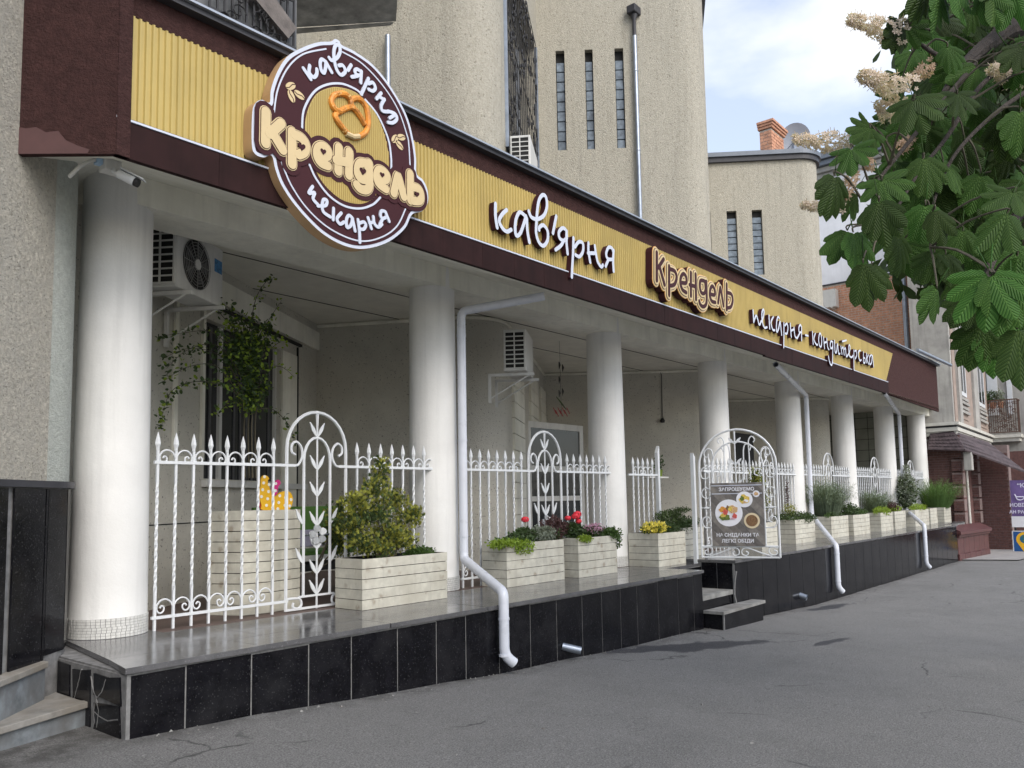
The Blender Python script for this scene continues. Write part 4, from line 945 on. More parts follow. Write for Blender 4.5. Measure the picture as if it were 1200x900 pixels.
# first: on the window wall behind column one
pL = onL(222, 340, S1, I1); a0 = atan2(dW.y, dW.x)
nW = V((dW.y, -dW.x))
def wall_pt(u, off, z): return (S1.x+dW.x*u+nW.x*off, S1.y+dW.y*u+nW.y*off, z)
ac('air_conditioner', 'white air conditioner outdoor unit with round fan hung beside the first column under the beam', wall_pt(.12, .62, 3.86), .95, .66, .34, a0)
q = onZ(597, 437, 3.55)
A, B = T[0][1][-1], T[1][0]; dN = (B-A).normalized(); nN = V((dN.y, -dN.x))
pc = onL(617, 438, A+nN*.55, B+nN*.55)
ac('air_conditioner', 'air conditioner unit on the side wall beyond the rounded wall, right of the first downpipe', (pc.x, pc.y, pc.z+.05), .85, .62, .34, atan2(dN.y, dN.x), fan=False)
pc = onL(622, 200, A+nN*.45, B+nN*.45)
ac('air_conditioner', 'white air conditioner unit above the roofline beside the grilled tall window', (pc.x, pc.y, pc.z-.1), 1.1, .75, .36, atan2(dN.y, dN.x), fan=False)

# ================================================================== wrought iron fences
def spiral(cx, cz, r, turns, a0, s=1, n=18, k=.78):
    return [V((cx+s*r*(1-k*t/n)*cos(a0+2*pi*turns*t/n), 0, cz+r*(1-k*t/n)*sin(a0+2*pi*turns*t/n))) for t in range(n+1)]
ME = {}
def picket_mesh():
    b = MB(); n = 34; vs = []; h = .0112; z0, z1 = 0.0, 1.60
    for i in range(n+1):
        z = z0+(z1-z0)*i/n; tw = 0
        if .35 < z < 1.30: tw = (z-.35)/.95*pi*5
        elif z >= 1.30: tw = pi*5
        for j in range(4): a = tw+pi/4+j*pi/2; vs.append((h*1.35*cos(a), h*1.35*sin(a), z))
    fs = [(4*i+j, 4*i+(j+1) % 4, 4*i+4+(j+1) % 4, 4*i+4+j) for i in range(n) for j in range(4)]
    b.add(vs, fs)
    b.lathe([(.008, 1.595), (.016, 1.60), (.016, 1.62), (.027, 1.655), (.020, 1.70), (.0015, 1.765)], 6)
    return b
def scroll_mesh(s=1):
    """quarter arch from one picket that curls up at the next"""
    b = MB(); w = .1685
    P = [V((0, 0, .02)), V((.004, 0, .075)), V((.03, 0, .125)), V((.075, 0, .147)), V((.12, 0, .135)), V((.15, 0, .095)), V((.148, 0, .05)), V((.118, 0, .028)), V((.09, 0, .045)), V((.086, 0, .078)), V((.108, 0, .09)), V((.122, 0, .072))]
    P = [V((s*(p.x-w/2)+w/2, 0, p.z)) for p in catmull(P, 3)]
    b.tube(P, .0085, 5); return b
def leaf_shape(b, base, d, L, W, th=.006):
    base, d = V(base), V(d).normalized(); n = V((-d.z, 0, d.x))
    o = [(0, .10), (.25, .55), (.5, .75), (.75, .5), (.92, .22), (1, .26), (1.06, 0)]
    pts = [base+d*L*u+n*W*v/2 for u, v in o]+[base+d*L*u-n*W*v/2 for u, v in o[::-1][1:]]
    b.prism([p+V((0, -th, 0)) for p in pts], (0, 2*th, 0))
def half_fence(t, xs, zf):
    """pickets, rails and scrolls for the sorted local picket positions xs"""
    for i, x in enumerate(xs): shared(ME['p'], 'picket', (t.location.x+x, t.location.y, zf), t)
    for i in range(len(xs)-1):
        m = ME['s1'] if i % 2 == 0 else ME['s2']
        for z in (1.455, .12): shared(m, 'scroll', (t.location.x+xs[i], t.location.y, zf+z), t)
pm = picket_mesh().build('picket', M['white']); ME['p'] = pm.data; bpy.data.objects.remove(pm)
pm = scroll_mesh(-1).build('scroll', M['white']); ME['s1'] = pm.data; bpy.data.objects.remove(pm)
pm = scroll_mesh(1).build('scroll', M['white']); ME['s2'] = pm.data; bpy.data.objects.remove(pm)
FY = 1.46
def fence(label, x0, zf, x1=None):
    """one bay: x measured from x0; arch with flower stem in the middle"""
    t = thing('iron_fence', label, 'fence', (x0, FY, zf), 'white wrought iron fences between the columns')
    L, R_ = [i*.1685 for i in range(8)], [3.415-i*.1685 for i in range(8)][::-1]
    half_fence(t, L, zf); half_fence(t, R_, zf)
    a0, a1 = 1.335, 2.08; ac_, rr = (a0+a1)/2, (a1-a0)/2
    O = lambda x, z, y=0: (x0+x, FY+y, zf+z)
    def rail(pts, r, name): b = MB(); b.tube([O(*p) for p in pts], r, 6); b.build(name, M['white'], t, smooth=True)
    bx = MB(); bx.box(x0-.03, x0+a0+.10, FY-.016, FY+.016, zf+1.475, zf+1.503); bx.build('rail', M['white'], t)
    bx = MB(); bx.box(x0+a1-.10, x0+3.445, FY-.016, FY+.016, zf+1.475, zf+1.503); bx.build('rail', M['white'], t)
    bx = MB(); bx.box(x0-.03, x0+a0+.02, FY-.016, FY+.016, zf+.10, zf+.125); bx.build('rail', M['white'], t)
    bx = MB(); bx.box(x0+a1-.02, x0+3.445, FY-.016, FY+.016, zf+.10, zf+.125); bx.build('rail', M['white'], t)
    bx = MB(); bx.box(x0+a0+.0, x0+a1+.0, FY-.014, FY+.014, zf+.01, zf+.032); bx.box(x0+a0+.15, x0+a1-.15, FY-.012, FY+.012, zf+.13, zf+.15); bx.build('lower_rail', M['white'], t)
    out = [(a0, .01)]+[(a0, z) for z in (.6, 1.2, 1.5, 1.66)]+[(ac_-rr*cos(a), 1.66+.40*sin(a)) for a in [pi*j/14 for j in range(1, 14)]]+[(a1, z) for z in (1.66, 1.5, 1.2, .6)]+[(a1, .01)]
    rail(out, .019, 'arch')
    inn = [(ac_-.165, .13)]+[(ac_-.165, z) for z in (.6, 1.2, 1.55)]+[(ac_-.165*cos(a), 1.55+.24*sin(a)) for a in [pi*j/10 for j in range(1, 10)]]+[(ac_+.165, z) for z in (1.55, 1.2, .6)]+[(ac_+.165, .13)]
    rail(inn, .016, 'inner_arch')
    for s in (-1, 1):
        P = [V((ac_+s*(rr-.10), 0, 1.489)), V((ac_+s*.235, 0, 1.50)), V((ac_+s*.19, 0, 1.58)), V((ac_+s*.20, 0, 1.68)), V((ac_+s*.26, 0, 1.735)), V((ac_+s*.315, 0, 1.70)), V((ac_+s*.315, 0, 1.63)), V((ac_+s*.27, 0, 1.60))]
        b = MB(); b.tube([O(p.x, p.z, -.004) for p in catmull(P, 4)], .014, 6); b.build('curl', M['white'], t, smooth=True)
        P = [V((ac_+s*rr, 0, .13)), V((ac_+s*.22, 0, .125)), V((ac_+s*.19, 0, .06)), V((ac_+s*.23, 0, .025)), V((ac_+s*.29, 0, .045)), V((ac_+s*.285, 0, .09))]
        b = MB(); b.tube([O(p.x, p.z, -.004) for p in catmull(P, 4)], .014, 6); b.build('curl', M['white'], t, smooth=True)
    b = MB(); b.tube([O(ac_, .0), O(ac_, 1.8)], .011, 6); b.tube([O(ac_, 1.79), O(ac_, 1.9), O(ac_, 2.04)], [.009, .012, .019], 6); b.build('stem', M['white'], t)
    b = MB()
    for z in (1.80, 1.45, 1.17, .86, .72-.1, .36, .15):
        for s in (-1, 1): leaf_shape(b, O(ac_+s*.008, z), (s*.55, 0, 1), .165, .055)
    for s in (-1, 1):
        for z in (.88, .48): leaf_shape(b, O(ac_+s*.18, z), (s*.5, 0, 1), .17, .055)
    b.build('leaf', M['white'], t, kind='stuff')
    b = MB(); zc = .75; b.box(x0+ac_-.165, x0+ac_+.165, FY-.008, FY+.008, zf+zc+.005, zf+zc+.025)
    for j in range(5):
        a = pi/2+2*pi*j/5+.2; c = V(O(ac_+.045*cos(a)*1.5, zc+.015+.045*sin(a)*1.5, -.025)); 
        b.prism([(c.x+.042*cos(q)*1.1, c.y-.008*cos(q*2), c.z+.040*sin(q)) for q in [2*pi*i/10 for i in range(10)]], (0, .01, 0))
        b.build('flower', M['white'], t)
    return t
random.seed(21)
f1 = fence('white wrought iron fence with flower arch between the first and second columns', .893, FZ)
LF = ['white iron fence with flower arch behind the red geraniums between second and third columns', None,
      'white iron fence between the fourth and fifth columns, partly behind the open gate', 'white iron fence with arch between the fifth and sixth columns behind the grey bush',
      'white iron fence with arch between the sixth and seventh columns', 'white iron fence with arch in the last bay between seventh and eighth columns']
for k, lb in enumerate(LF):
    if lb is None: continue
    c = copy_tree(f1, ((k+1)*3.9, 0, .0 if k < 1 else FZ2-FZ)); c['label'] = lb
# short fence right of column three with a tall end post
t = thing('iron_fence', 'short white iron fence with tall end post just right of the third column', 'fence', (8.86, FY, FZ), 'white wrought iron fences between the columns')
half_fence(t, [i*.155 for i in range(5)], FZ)
b = MB(); b.box(8.72, 9.65, FY-.016, FY+.016, FZ+1.455, FZ+1.485); b.build('rail', M['white'], t); b = MB(); b.box(8.72, 9.65, FY-.016, FY+.016, FZ+.10, FZ+.125); b.build('rail', M['white'], t)
b = MB(); b.box(9.63, 9.69, FY-.03, FY+.03, FZ, 2.42); b.prism([(9.63, FY-.03, 2.42), (9.69, FY-.03, 2.42), (9.69, FY-.03, 2.54)], (0, .06, 0)); b.build('end_post', M['white'], t)
t = thing('iron_fence', 'white iron fence section seen through the bars of the open gate', 'fence', (11.05, 1.27, FZ2), 'white wrought iron fences between the columns')
half_fence(t, [i*.1685 for i in range(7)], FZ2)
b = MB(); b.box(10.98, 12.2, 1.255, 1.285, FZ2+1.475, FZ2+1.503); b.build('rail', M['white'], t); b = MB(); b.box(10.98, 12.2, 1.255, 1.285, FZ2+.1, FZ2+.125); b.build('rail', M['white'], t)

# ================================================================== open gate with the menu board
GA_, GB_ = onZ(823, 653, .655), onZ(914.5, 653.5, .655)
GD_ = V((GB_.x-GA_.x, GB_.y-GA_.y, 0)); GW = GD_.length; GD_.normalize(); GN = V((GD_.y, -GD_.x, 0)); GN = GN if GN.dot(CC-GA_) > 0 else -GN
gate = thing('garden_gate', 'white arched wrought iron gate standing open toward the street', 'gate', tuple(GA_))
def G(px, py, off=0): return onp(px, py, GA_, GN)+GN*off
def gstroke(pts, r, name, org=(810, 500), sc=8.1818, n=4, m='white', off=0):
    P = [G(org[0]+x/sc, org[1]+y/sc, off) for x, y in pts]; P = catmull(P, n) if len(P) > 2 else P
    b = MB(); b.tube(P, r, 6); return b.build(name, M[m], gate, smooth=True)
gh = G(868, 503).z-GA_.z; zt_g = GA_.z+gh
def gp(u, v, off=0): return GA_+GD_*(u*GW)+V((0, 0, v))+GN*off
def garch(u0, u1, vs, vt, r, name, v0=0):
    uc = (u0+u1)/2; ur = (u1-u0)/2
    pts = [gp(u0, v0), gp(u0, vs*.5), gp(u0, vs)]+[gp(uc-ur*cos(a), vs+(vt-vs)*sin(a)) for a in [pi*j/16 for j in range(1, 16)]]+[gp(u1, vs), gp(u1, vs*.5), gp(u1, v0)]
    b = MB(); b.tube(pts, r, 6); b.build(name, M['white'], gate, smooth=True)
vs0 = G(818, 548).z-GA_.z
garch(0, 1, vs0, gh, .018, 'outer_frame'); garch(.17, .83, vs0, gh-.20, .014, 'inner_frame', .17)
for v in (0, .175): b = MB(); b.tube([gp(0, v), gp(1, v)], .016, 6); b.build('rail', M['white'], gate)
def gcurl(P, r=.011, name='scroll'):
    b = MB(); b.tube([gp(u, v, .004) for u, v in [(p.x, p.z) for p in catmull([V((u, 0, v)) for u, v in P], 4)]], r, 5); b.build(name, M['white'], gate, smooth=True)
for s in (0, 1):
    f = (lambda u: u) if s == 0 else (lambda u: 1-u)
    gcurl([(f(.02), .15), (f(.10), .165), (f(.14), .11), (f(.11), .05), (f(.05), .05), (f(.04), .10), (f(.075), .115)])
    gcurl([(f(.10), .02), (f(.25), .08), (f(.40), .15), (f(.47), .13), (f(.48), .06), (f(.43), .03), (f(.40), .07), (f(.43), .10)])
    gcurl([(f(.17), .48), (f(.06), .48), (f(.02), .56), (f(.04), .64), (f(.10), .65), (f(.12), .59), (f(.08), .56)])
    b = MB(); b.tube([gp(f(.085)+.062*cos(a), 1.04+.085*sin(a)) for a in [2*pi*i/18 for i in range(18)]], .009, 5, closed=True); b.build('ring', M['white'], gate, smooth=True)
    b = MB(); b.tube([gp(f(0), .80), gp(f(.05), .80), gp(f(.085), .80), gp(f(.12), .80), gp(f(.2), .80)], [.006, .010, .026, .010, .006], 6); b.build('bar', M['white'], gate, smooth=True)
    gcurl([(f(.17), 1.46), (f(.06), 1.46), (f(.02), 1.38), (f(.04), 1.29), (f(.11), 1.29), (f(.13), 1.36), (f(.09), 1.39)])
    gcurl([(f(.19), 1.62), (f(.175), 1.74), (f(.12), 1.77), (f(.075), 1.71), (f(.085), 1.64), (f(.125), 1.64), (f(.13), 1.69)])
    gcurl([(f(.18), 1.30), (f(.19), 1.40), (f(.26), 1.42), (f(.28), 1.34), (f(.23), 1.31)])
    gcurl([(f(.33), 1.25), (f(.34), 1.70), (f(.34), 1.88), (f(.30), 1.95), (f(.26), 1.90), (f(.28), 1.85)])
    gcurl([(f(.41), 1.25), (f(.41), 1.72), (f(.37), 1.83), (f(.31), 1.80), (f(.33), 1.72)])
b = MB(); b.tube([gp(.48, 1.2), gp(.48, gh-.25), gp(.48, gh-.03)], [.012, .010, .016], 6); b.build('stem', M['white'], gate)
b = MB()
for v in (gh-.24, gh-.58, gh-.92):
    for s in (-1, 1):
        base = gp(.48, v); d = (GD_*s*.75+V((0, 0, .8))).normalized(); n = GN.cross(d)
        pts = [base+d*.15*u+n*.022*w for u, w in ((0, .1), (.3, .6), (.6, 1), (.85, .5), (1, 0), (.85, -.5), (.6, -1), (.3, -.6), (0, -.1))]; b.prism(pts, GN*.012)
b.build('leaf', M['white'], gate, kind='stuff')
b = MB(); hp = G(812, 655); hp = GA_-GD_*.10; b.box(hp.x-.03, hp.x+.03, hp.y-.03, hp.y+.03, FZ-.02, onp(811, 536, hp, GN).z); b.prism([(hp.x-.03, hp.y-.03, onp(811, 536, hp, GN).z), (hp.x+.03, hp.y-.03, onp(811, 536, hp, GN).z), (hp.x-.03, hp.y-.03, onp(811, 531, hp, GN).z)], (0, .06, 0)); 
b.build('hinge_post', M['white'], gate)
# menu board fixed to the gate
mb_ = thing('menu_board', 'grey menu board with plates of food hanging on the white gate, reading "ЗАПРОШУЄМО"', 'sign', tuple(G(863, 640)))
BO = .03
c4 = [G(831.5, 566.5, BO), G(893.5, 566.5, BO), G(897.5, 640, BO), G(836, 640, BO)]
u0b = (c4[3]-GA_).dot(GD_); u1b = (c4[2]-GA_).dot(GD_); v0b = c4[3].z-GA_.z; v1b = c4[0].z-GA_.z
u0b = ((c4[0]-GA_).dot(GD_)+u0b)/2; u1b = ((c4[1]-GA_).dot(GD_)+u1b)/2
def bp_(s, t, off=0): return GA_+GD_*(u0b+(u1b-u0b)*s)+V((0, 0, v1b+(v0b-v1b)*t))+GN*(BO+off)
BWd, BHt = u1b-u0b, v1b-v0b
b = MB(); b.prism([bp_(0, 0, -.004), bp_(1, 0, -.004), bp_(1, 1, -.004), bp_(0, 1, -.004)], -GN*.02); b.build('board', M['grout'], mb_)
# printed diagonal planks
pgs = [mat('print_plank_%s' % 'abc'[i], c, .5, .2, 14) for i, c in enumerate(((.16, .145, .135), (.12, .11, .105), (.20, .185, .17)))]
def clip(poly, f):
    o = []
    for i in range(len(poly)):
        a, c = poly[i], poly[(i+1) % len(poly)]; fa, fc = f(a), f(c)
        if fa >= 0: o.append(a)
        if (fa >= 0) != (fc >= 0): k = fa/(fa-fc); o.append((a[0]+(c[0]-a[0])*k, a[1]+(c[1]-a[1])*k))
    return o
for i in range(-7, 10):
    lo, hi = i*.125+.006, (i+1)*.125-.002
    poly = clip(clip([(0, 0), (1, 0), (1, 1), (0, 1)], lambda p: (p[0]-p[1]*1.15)*.75-lo), lambda p: hi-(p[0]-p[1]*1.15)*.75)
    if len(poly) > 2: MB().prism([bp_(x, y, -.002) for x, y in poly], -GN*.003).build('printed_plank', pgs[i % 3], mb_)
for t_ in (.035, .165): b = MB(); b.prism([bp_(.02, t_, .001), bp_(.98, t_, .001), bp_(.98, t_+.012, .001), bp_(.02, t_+.012, .001)], -GN*.003); b.build('printed_line', M['trim'], mb_)
def disc_(s, t, r, off, m, name='plate', rr=None, parent=mb_, n=28):
    c = bp_(s, t, off); b = MB(); b.prism([c+GD_*r*cos(2*pi*i/n)+V((0, 0, r*sin(2*pi*i/n))) for i in range(n)], -GN*.003); return b.build(name, m, parent)
wp = mat('print_white', (.75, .76, .82), .5, .04, 5)
def food(s, t, r, items, off=.008):
    for k, (ds, dt, rx, ry, m) in enumerate(items):
        c = bp_(s, t, off+.0005*k)+GD_*ds*r+V((0, 0, -dt*r)); n = 12; b = MB()
        b.prism([c+GD_*rx*r*cos(2*pi*i/n)*(1+.2*sin(i*2.3))+V((0, 0, ry*r*sin(2*pi*i/n)*(1+.2*cos(i*1.7)))) for i in range(n)], -GN*.002); b.build('printed_food', m, mb_)
cO, cR, cG, cY, cB, cT = [mat('print_'+n_, c, .5, .3, 50) for n_, c in (('orange', (.65, .30, .05)), ('red', (.60, .10, .08)), ('leaf', (.12, .17, .03)), ('corn', (.68, .50, .10)), ('soup', (.20, .11, .05)), ('toast', (.62, .40, .20)))]
Rr = .185/0.75*BWd*.75*1.0
R1 = BWd*.262; disc_(.34, .475, R1, .004, wp); food(.34, .475, R1, [(-.4, -.25, .30, .22, cO), (-.25, -.1, .2, .15, cR), (-.05, -.35, .14, .2, cB), (.32, -.25, .33, .30, cT), (.12, -.3, .15, .2, cY), (-.32, .30, .36, .27, cG), (-.42, .18, .2, .14, cY), (-.25, .05, .15, .1, cR), (-.12, .42, .2, .12, cG), (.42, .25, .16, .22, cR), (.30, .42, .2, .07, mat('print_pink', (.6, .35, .42), .5, .1, 40))])
R2 = BWd*.155; disc_(.645, .265, R2, .006, wp); food(.645, .265, R2, [(0, 0, .62, .6, cY), (-.28, -.1, .25, .32, cG), (.2, .2, .3, .2, wp), (0, .35, .2, .15, cT)], .009)
R3_ = BWd*.065; disc_(.87, .18, R3_, .004, wp); food(.87, .18, R3_, [(0, 0, .6, .55, cT)], .008)
R4 = BWd*.15; disc_(.77, .60, R4, .006, mat('print_bowl', (.66, .56, .38), .5, .05, 5)); disc_(.77, .60, R4*.74, .008, cB, 'printed_soup')
def text3(body, o, right, up, size, m, parent, bold=.0, name='lettering', sx=1, align='CENTER'):
    cu = bpy.data.curves.new('t', 'FONT'); cu.body = body; cu.size = size; cu.align_x = align; cu.align_y = 'CENTER'; cu.extrude = .0012; cu.offset = bold; cu.resolution_u = 3
    ob = bpy.data.objects.new('t', cu); COL.objects.link(ob); dg = bpy.context.evaluated_depsgraph_get(); me = bpy.data.meshes.new_from_object(ob.evaluated_get(dg))
    bpy.data.objects.remove(ob); r_, u_ = V(right).normalized(), V(up).normalized(); n_ = r_.cross(u_); off = wpos(parent)
    for v in me.vertices: v.co = V(o)+r_*v.co.x*sx+u_*v.co.y+n_*v.co.z-off
    me.materials.clear(); me.materials.append(m); o2 = bpy.data.objects.new(name, me); COL.objects.link(o2); o2.parent = parent; return o2
rt = GD_ if GD_.cross(V((0, 0, 1))).dot(CC-GA_) > 0 else -GD_
for body, s, t_, sz, sxx in (('ЗАПРОШУЄМО', .5, .105, .070, 1.0), ('НА СНІДАНКИ ТА', .49, .825, .070, 1.0), ('ЛЕГКІ ОБІДИ', .49, .918, .070, 1.0)):
    text3(body, bp_(s, t_, .004), rt, (0, 0, 1), BWd/.75*sz*.98, wp, mb_, .0018, sx=1.0)

# ================================================================== wooden planter boxes
def planter(label, x0, x1, y0, y1, z0, h, rows=5, group='white plank planter boxes along the terrace edge', cut=None):
    t = thing('planter_box', label, 'planter', ((x0+x1)/2, (y0+y1)/2, z0), group)
    b = MB(); b.box(x0+.015, x1-.015, y0+.015, y1-.015, z0+.01, z0+h-.05); b.build('soil', M['soil'], t)
    b = MB(); e = .012
    b.box(x0+e, x1-e, y0+e, y0+e+.004, z0+.006, z0+h-.006); b.box(x0+e, x1-e, y1-e-.004, y1-e, z0+.006, z0+h-.006); b.box(x0+e, x0+e+.004, y0+e, y1-e, z0+.006, z0+h-.006); b.box(x1-e-.004, x1-e, y0+e, y1-e, z0+.006, z0+h-.006); b.build('liner', M['dark'], t)
    dz = h/rows
    for r in range(rows):
        za, zb = z0+r*dz+.002, z0+(r+1)*dz-.0045; j = lambda: random.uniform(-.0015, .0015)
        MB().box(x0+j(), x1+j(), y0+j(), y0+.0115, za, zb+j()).build('plank', M['wood'], t)
        MB().box(x0+.012, x1-.012, y1-.0115, y1, za, zb+j()).build('plank', M['wood'], t)
        MB().box(x0+.001, x0+.0115, y0+.0118, y1-.001, za, zb+j()).build('plank', M['wood'], t)
        MB().box(x1-.0115, x1-.001, y0+.0118, y1-.001, za, zb+j()).build('plank', M['wood'], t)
    return t
random.seed(31)
PL = []
planter('low plank planter box holding the golden conifer between the first and second columns', 2.735, 3.945, .883, 1.325, FZ, .52)
planter('long plank planter box with one red geranium right of the first downpipe', 5.08, 6.27, .975, 1.40, FZ, .545)
planter('plank planter box with red and mauve flowers just left of the third column', 6.50, 7.46, .90, 1.27, FZ, .55)
planter('square plank planter box with yellow petunias right of the third column', 8.47, 9.34, .79, 1.34, FZ, .53)
def fx(px, y=.85): return onY(px, 620, y).x
b2 = [('plank planter box behind the gate post, left of the open gate', 9.62, 10.4, 1.0, 1.25, 0, 1),
 ('plank planter box under the green conifer right of the menu board', onY(893, 640, .75).x, onY(914, 640, .75).x-.1, .75, 1.2, 0, 0),
 ('plank planter box with trailing juniper right of the open gate', onY(933, 640, .72).x, onY(956, 636, .72).x, .72, 1.25, 0, 0),
 ('plank planter box with the big grey bush behind the second downpipe', onY(975, 630, .8).x, onY(995, 628, .8).x, .8, 1.45, 0, 0),
 ('plank planter box with low ivy just right of the grey bush', onY(1001, 628, .72).x, onY(1020, 625, .72).x, .72, 1.2, 0, 0),
 ('plank planter box with lime trailing plant below the small grey bush', onY(1033, 623, .72).x, onY(1047, 621, .72).x, .72, 1.3, 0, 0),
 ('narrow plank planter box touching the last downpipe', onY(1049.5, 621, .72).x, onY(1062, 618, .72).x, .72, 1.3, 0, 0),
 ('plank planter box with the tall variegated shrub', onY(1073, 617, .72).x, onY(1089, 614, .72).x, .72, 1.3, 0, 0),
 ('slim plank planter box right of the variegated shrub', onY(1091, 614, .8).x, onY(1099, 612, .8).x, .8, 1.3, 0, 0),
 ('last plank planter box at the far end with feathery green plant', onY(1107, 612, .72).x, onY(1115, 611, .72).x, .72, 1.3, 0, 0)]
for lb, x0, x1, y0, y1, _, _ in b2:
    planter(lb, x0, x1, y0, y1, FZ2, .50); PL.append((x0, x1, y0, y1))
# the tall faceted box behind the first fence
tp = thing('tall_planter', 'tall faceted white plank planter standing behind the first fence', 'planter', (2.1, 1.85, FZ))
foot = [(1.70, 1.98), (1.86, 1.64), (2.14, 1.60), (2.55, 1.68), (2.60, 2.0), (2.2, 2.2)]
hh = 1.04; rows = 10
b = MB(); cxp, cyp = 2.15, 1.9; inn = [(cxp+(x-cxp)*.955, cyp+(y-cyp)*.955) for x, y in foot]
b.prism([(x, y, FZ+.01) for x, y in inn], (0, 0, hh-.03)); b.build('liner', M['dark'], tp)
for r_ in range(rows):
    za = FZ+hh*r_/rows+.002; zb = FZ+hh*(r_+1)/rows-.006; k0 = .94+.06*r_/rows
    for i in range(6):
        a, c = V(foot[i]), V(foot[(i+1) % 6]); m0 = V((cxp, cyp)); a, c = m0+(a-m0)*(1.0+.0*k0), m0+(c-m0)*1.0; d = (c-a).normalized(); a, c = a+d*.002, c-d*.002; n_ = V((d.y, -d.x)); 
        b = MB(); b.prism([(a.x, a.y, za), (c.x, c.y, za), (c.x-n_.x*.012, c.y-n_.y*.012, za), (a.x-n_.x*.012, a.y-n_.y*.012, za)], (0, 0, zb-za)); b.build('plank', M['wood'], tp)
# rooster cut-out standing on it
ro = thing('rooster_ornament', 'yellow rooster cut-out with white dots and a pink tuft on the tall planter', 'ornament', tuple(onY(325, 597, 1.72)))
RY = 1.74
def rz(x, y): return onY(290+x/9, 540+y/9, RY)
RO = [(165, 520), (150, 470), (130, 400), (125, 340), (140, 260), (145, 200), (160, 165), (185, 152), (215, 165), (230, 190), (215, 205), (222, 250), (240, 300), (262, 350), (300, 375), (330, 345), (370, 325), (430, 322), (465, 350), (480, 400), (472, 460), (450, 500), (425, 522)]
b = MB(); b.prism(catmull([rz(*p) for p in RO], 3, True), (0, .025, 0)); b.build('body', M['ylw'], ro)
b = MB(); b.prism(catmull([rz(*p) for p in [(265, 330), (262, 285), (280, 240), (300, 222), (310, 205), (330, 200), (350, 225), (345, 250), (325, 275), (318, 330), (300, 362), (280, 362)]], 3, True), (0, .02, 0)); b.build('tuft', M['mag'], ro)
b = MB(); b.prism([rz(*p)+V((0, .012, 0)) for p in [(140, 420), (132, 470), (145, 522), (170, 522), (160, 470)]], (0, .012, 0)); b.build('wing_edge', M['redp'], ro)
dm = mat('white_dot', (.8, .8, .74), .5, .02, 5)
for x, y in ((180, 168), (170, 233), (160, 305), (147, 378), (212, 400), (200, 470), (222, 325), (228, 250), (270, 420), (265, 492), (330, 440), (340, 368), (320, 508), (400, 390), (460, 410), (445, 475), (395, 470), (296, 315), (298, 240)):
    c = rz(x, y)+V((0, -.002, 0)); R_ = .0165; b = MB(); b.prism([(c.x+R_*cos(2*pi*i/14), c.y, c.z+R_*sin(2*pi*i/14)) for i in range(14)], (0, .004, 0)); b.build('dot', dm, ro)
# cafe chair / table with green throw behind the fence
ch = thing('cafe_table', 'dark cafe bench with green and lilac covers behind the first fence arch', 'bench', (3.2, 2.5, FZ))
b = MB(); b.box(2.75, 4.3, 2.9, 2.95, 1.2, 1.62); b.build('green_cover', M['green'], ch, bevel=.01); MB().box(2.75, 4.3, 2.86, 2.9, 1.12, 1.33).build('lilac_cover', M['lilac'], ch, bevel=.01)
MB().box(2.7, 4.1, 2.25, 2.85, 1.06, 1.10).build('green_cloth', M['green'], ch); MB().box(2.68, 4.12, 2.22, 2.88, .99, 1.055).build('table_top', M['acw'], ch, bevel=.006)
for x, y in ((2.8, 2.3), (4.0, 2.3), (2.8, 2.8), (4.0, 2.8)): MB().box(x-.03, x+.03, y-.03, y+.03, FZ, .99).build('leg', M['black'], ch)
MB().box(2.9, 3.9, 2.4, 2.75, FZ+.3, .95).build('shelf_box', M['black'], ch)

# ================================================================== planting
def leaves(mb, n, fn, s0, s1, flat=.3, up=.0, fold=.25):
    for _ in range(n):
        p = fn();
        if p is None: continue
        p = V(p); s = random.uniform(s0, s1); a = V((random.gauss(0, 1), random.gauss(0, 1), random.gauss(up, .8))).normalized(); c = a.orthogonal().normalized(); ang = random.random()*6.28
        c = (Matrix.Rotation(ang, 3, a) @ c); nn = a.cross(c)
        mb.add([p, p+a*s*.55+c*s*.28+nn*s*fold*.2, p+a*s, p+a*s*.55-c*s*.28+nn*s*fold*.2], [(0, 1, 2), (0, 2, 3)])
def blob(c, r, k=3): 
    c = V(c); r = V(r)
    def f():
        while True:
            v = V([random.uniform(-1, 1) for _ in range(3)])
            if .25 < v.length < 1: break
        w = 1+.35*noise.noise(v*2.2+c*3)
        return (c.x+v.x*r.x*w, c.y+v.y*r.y*w, c.z+v.z*r.z*w)
    return f
def plant(name, label, base, specs, cat='plant', group=None, stems=None):
    t = thing(name, label, cat, tuple(base), group)
    for pn, m, fn, n, s0, s1, up in specs: b = MB(); leaves(b, n, fn, s0, s1, up=up); b.build(pn, m, t, fix=False, kind='stuff')
    if stems:
        b = MB()
        for P, r in stems: b.tube(P, r, 5)
        b.build('stem', M['twig'], t, kind='stuff')
    return t
random.seed(41)
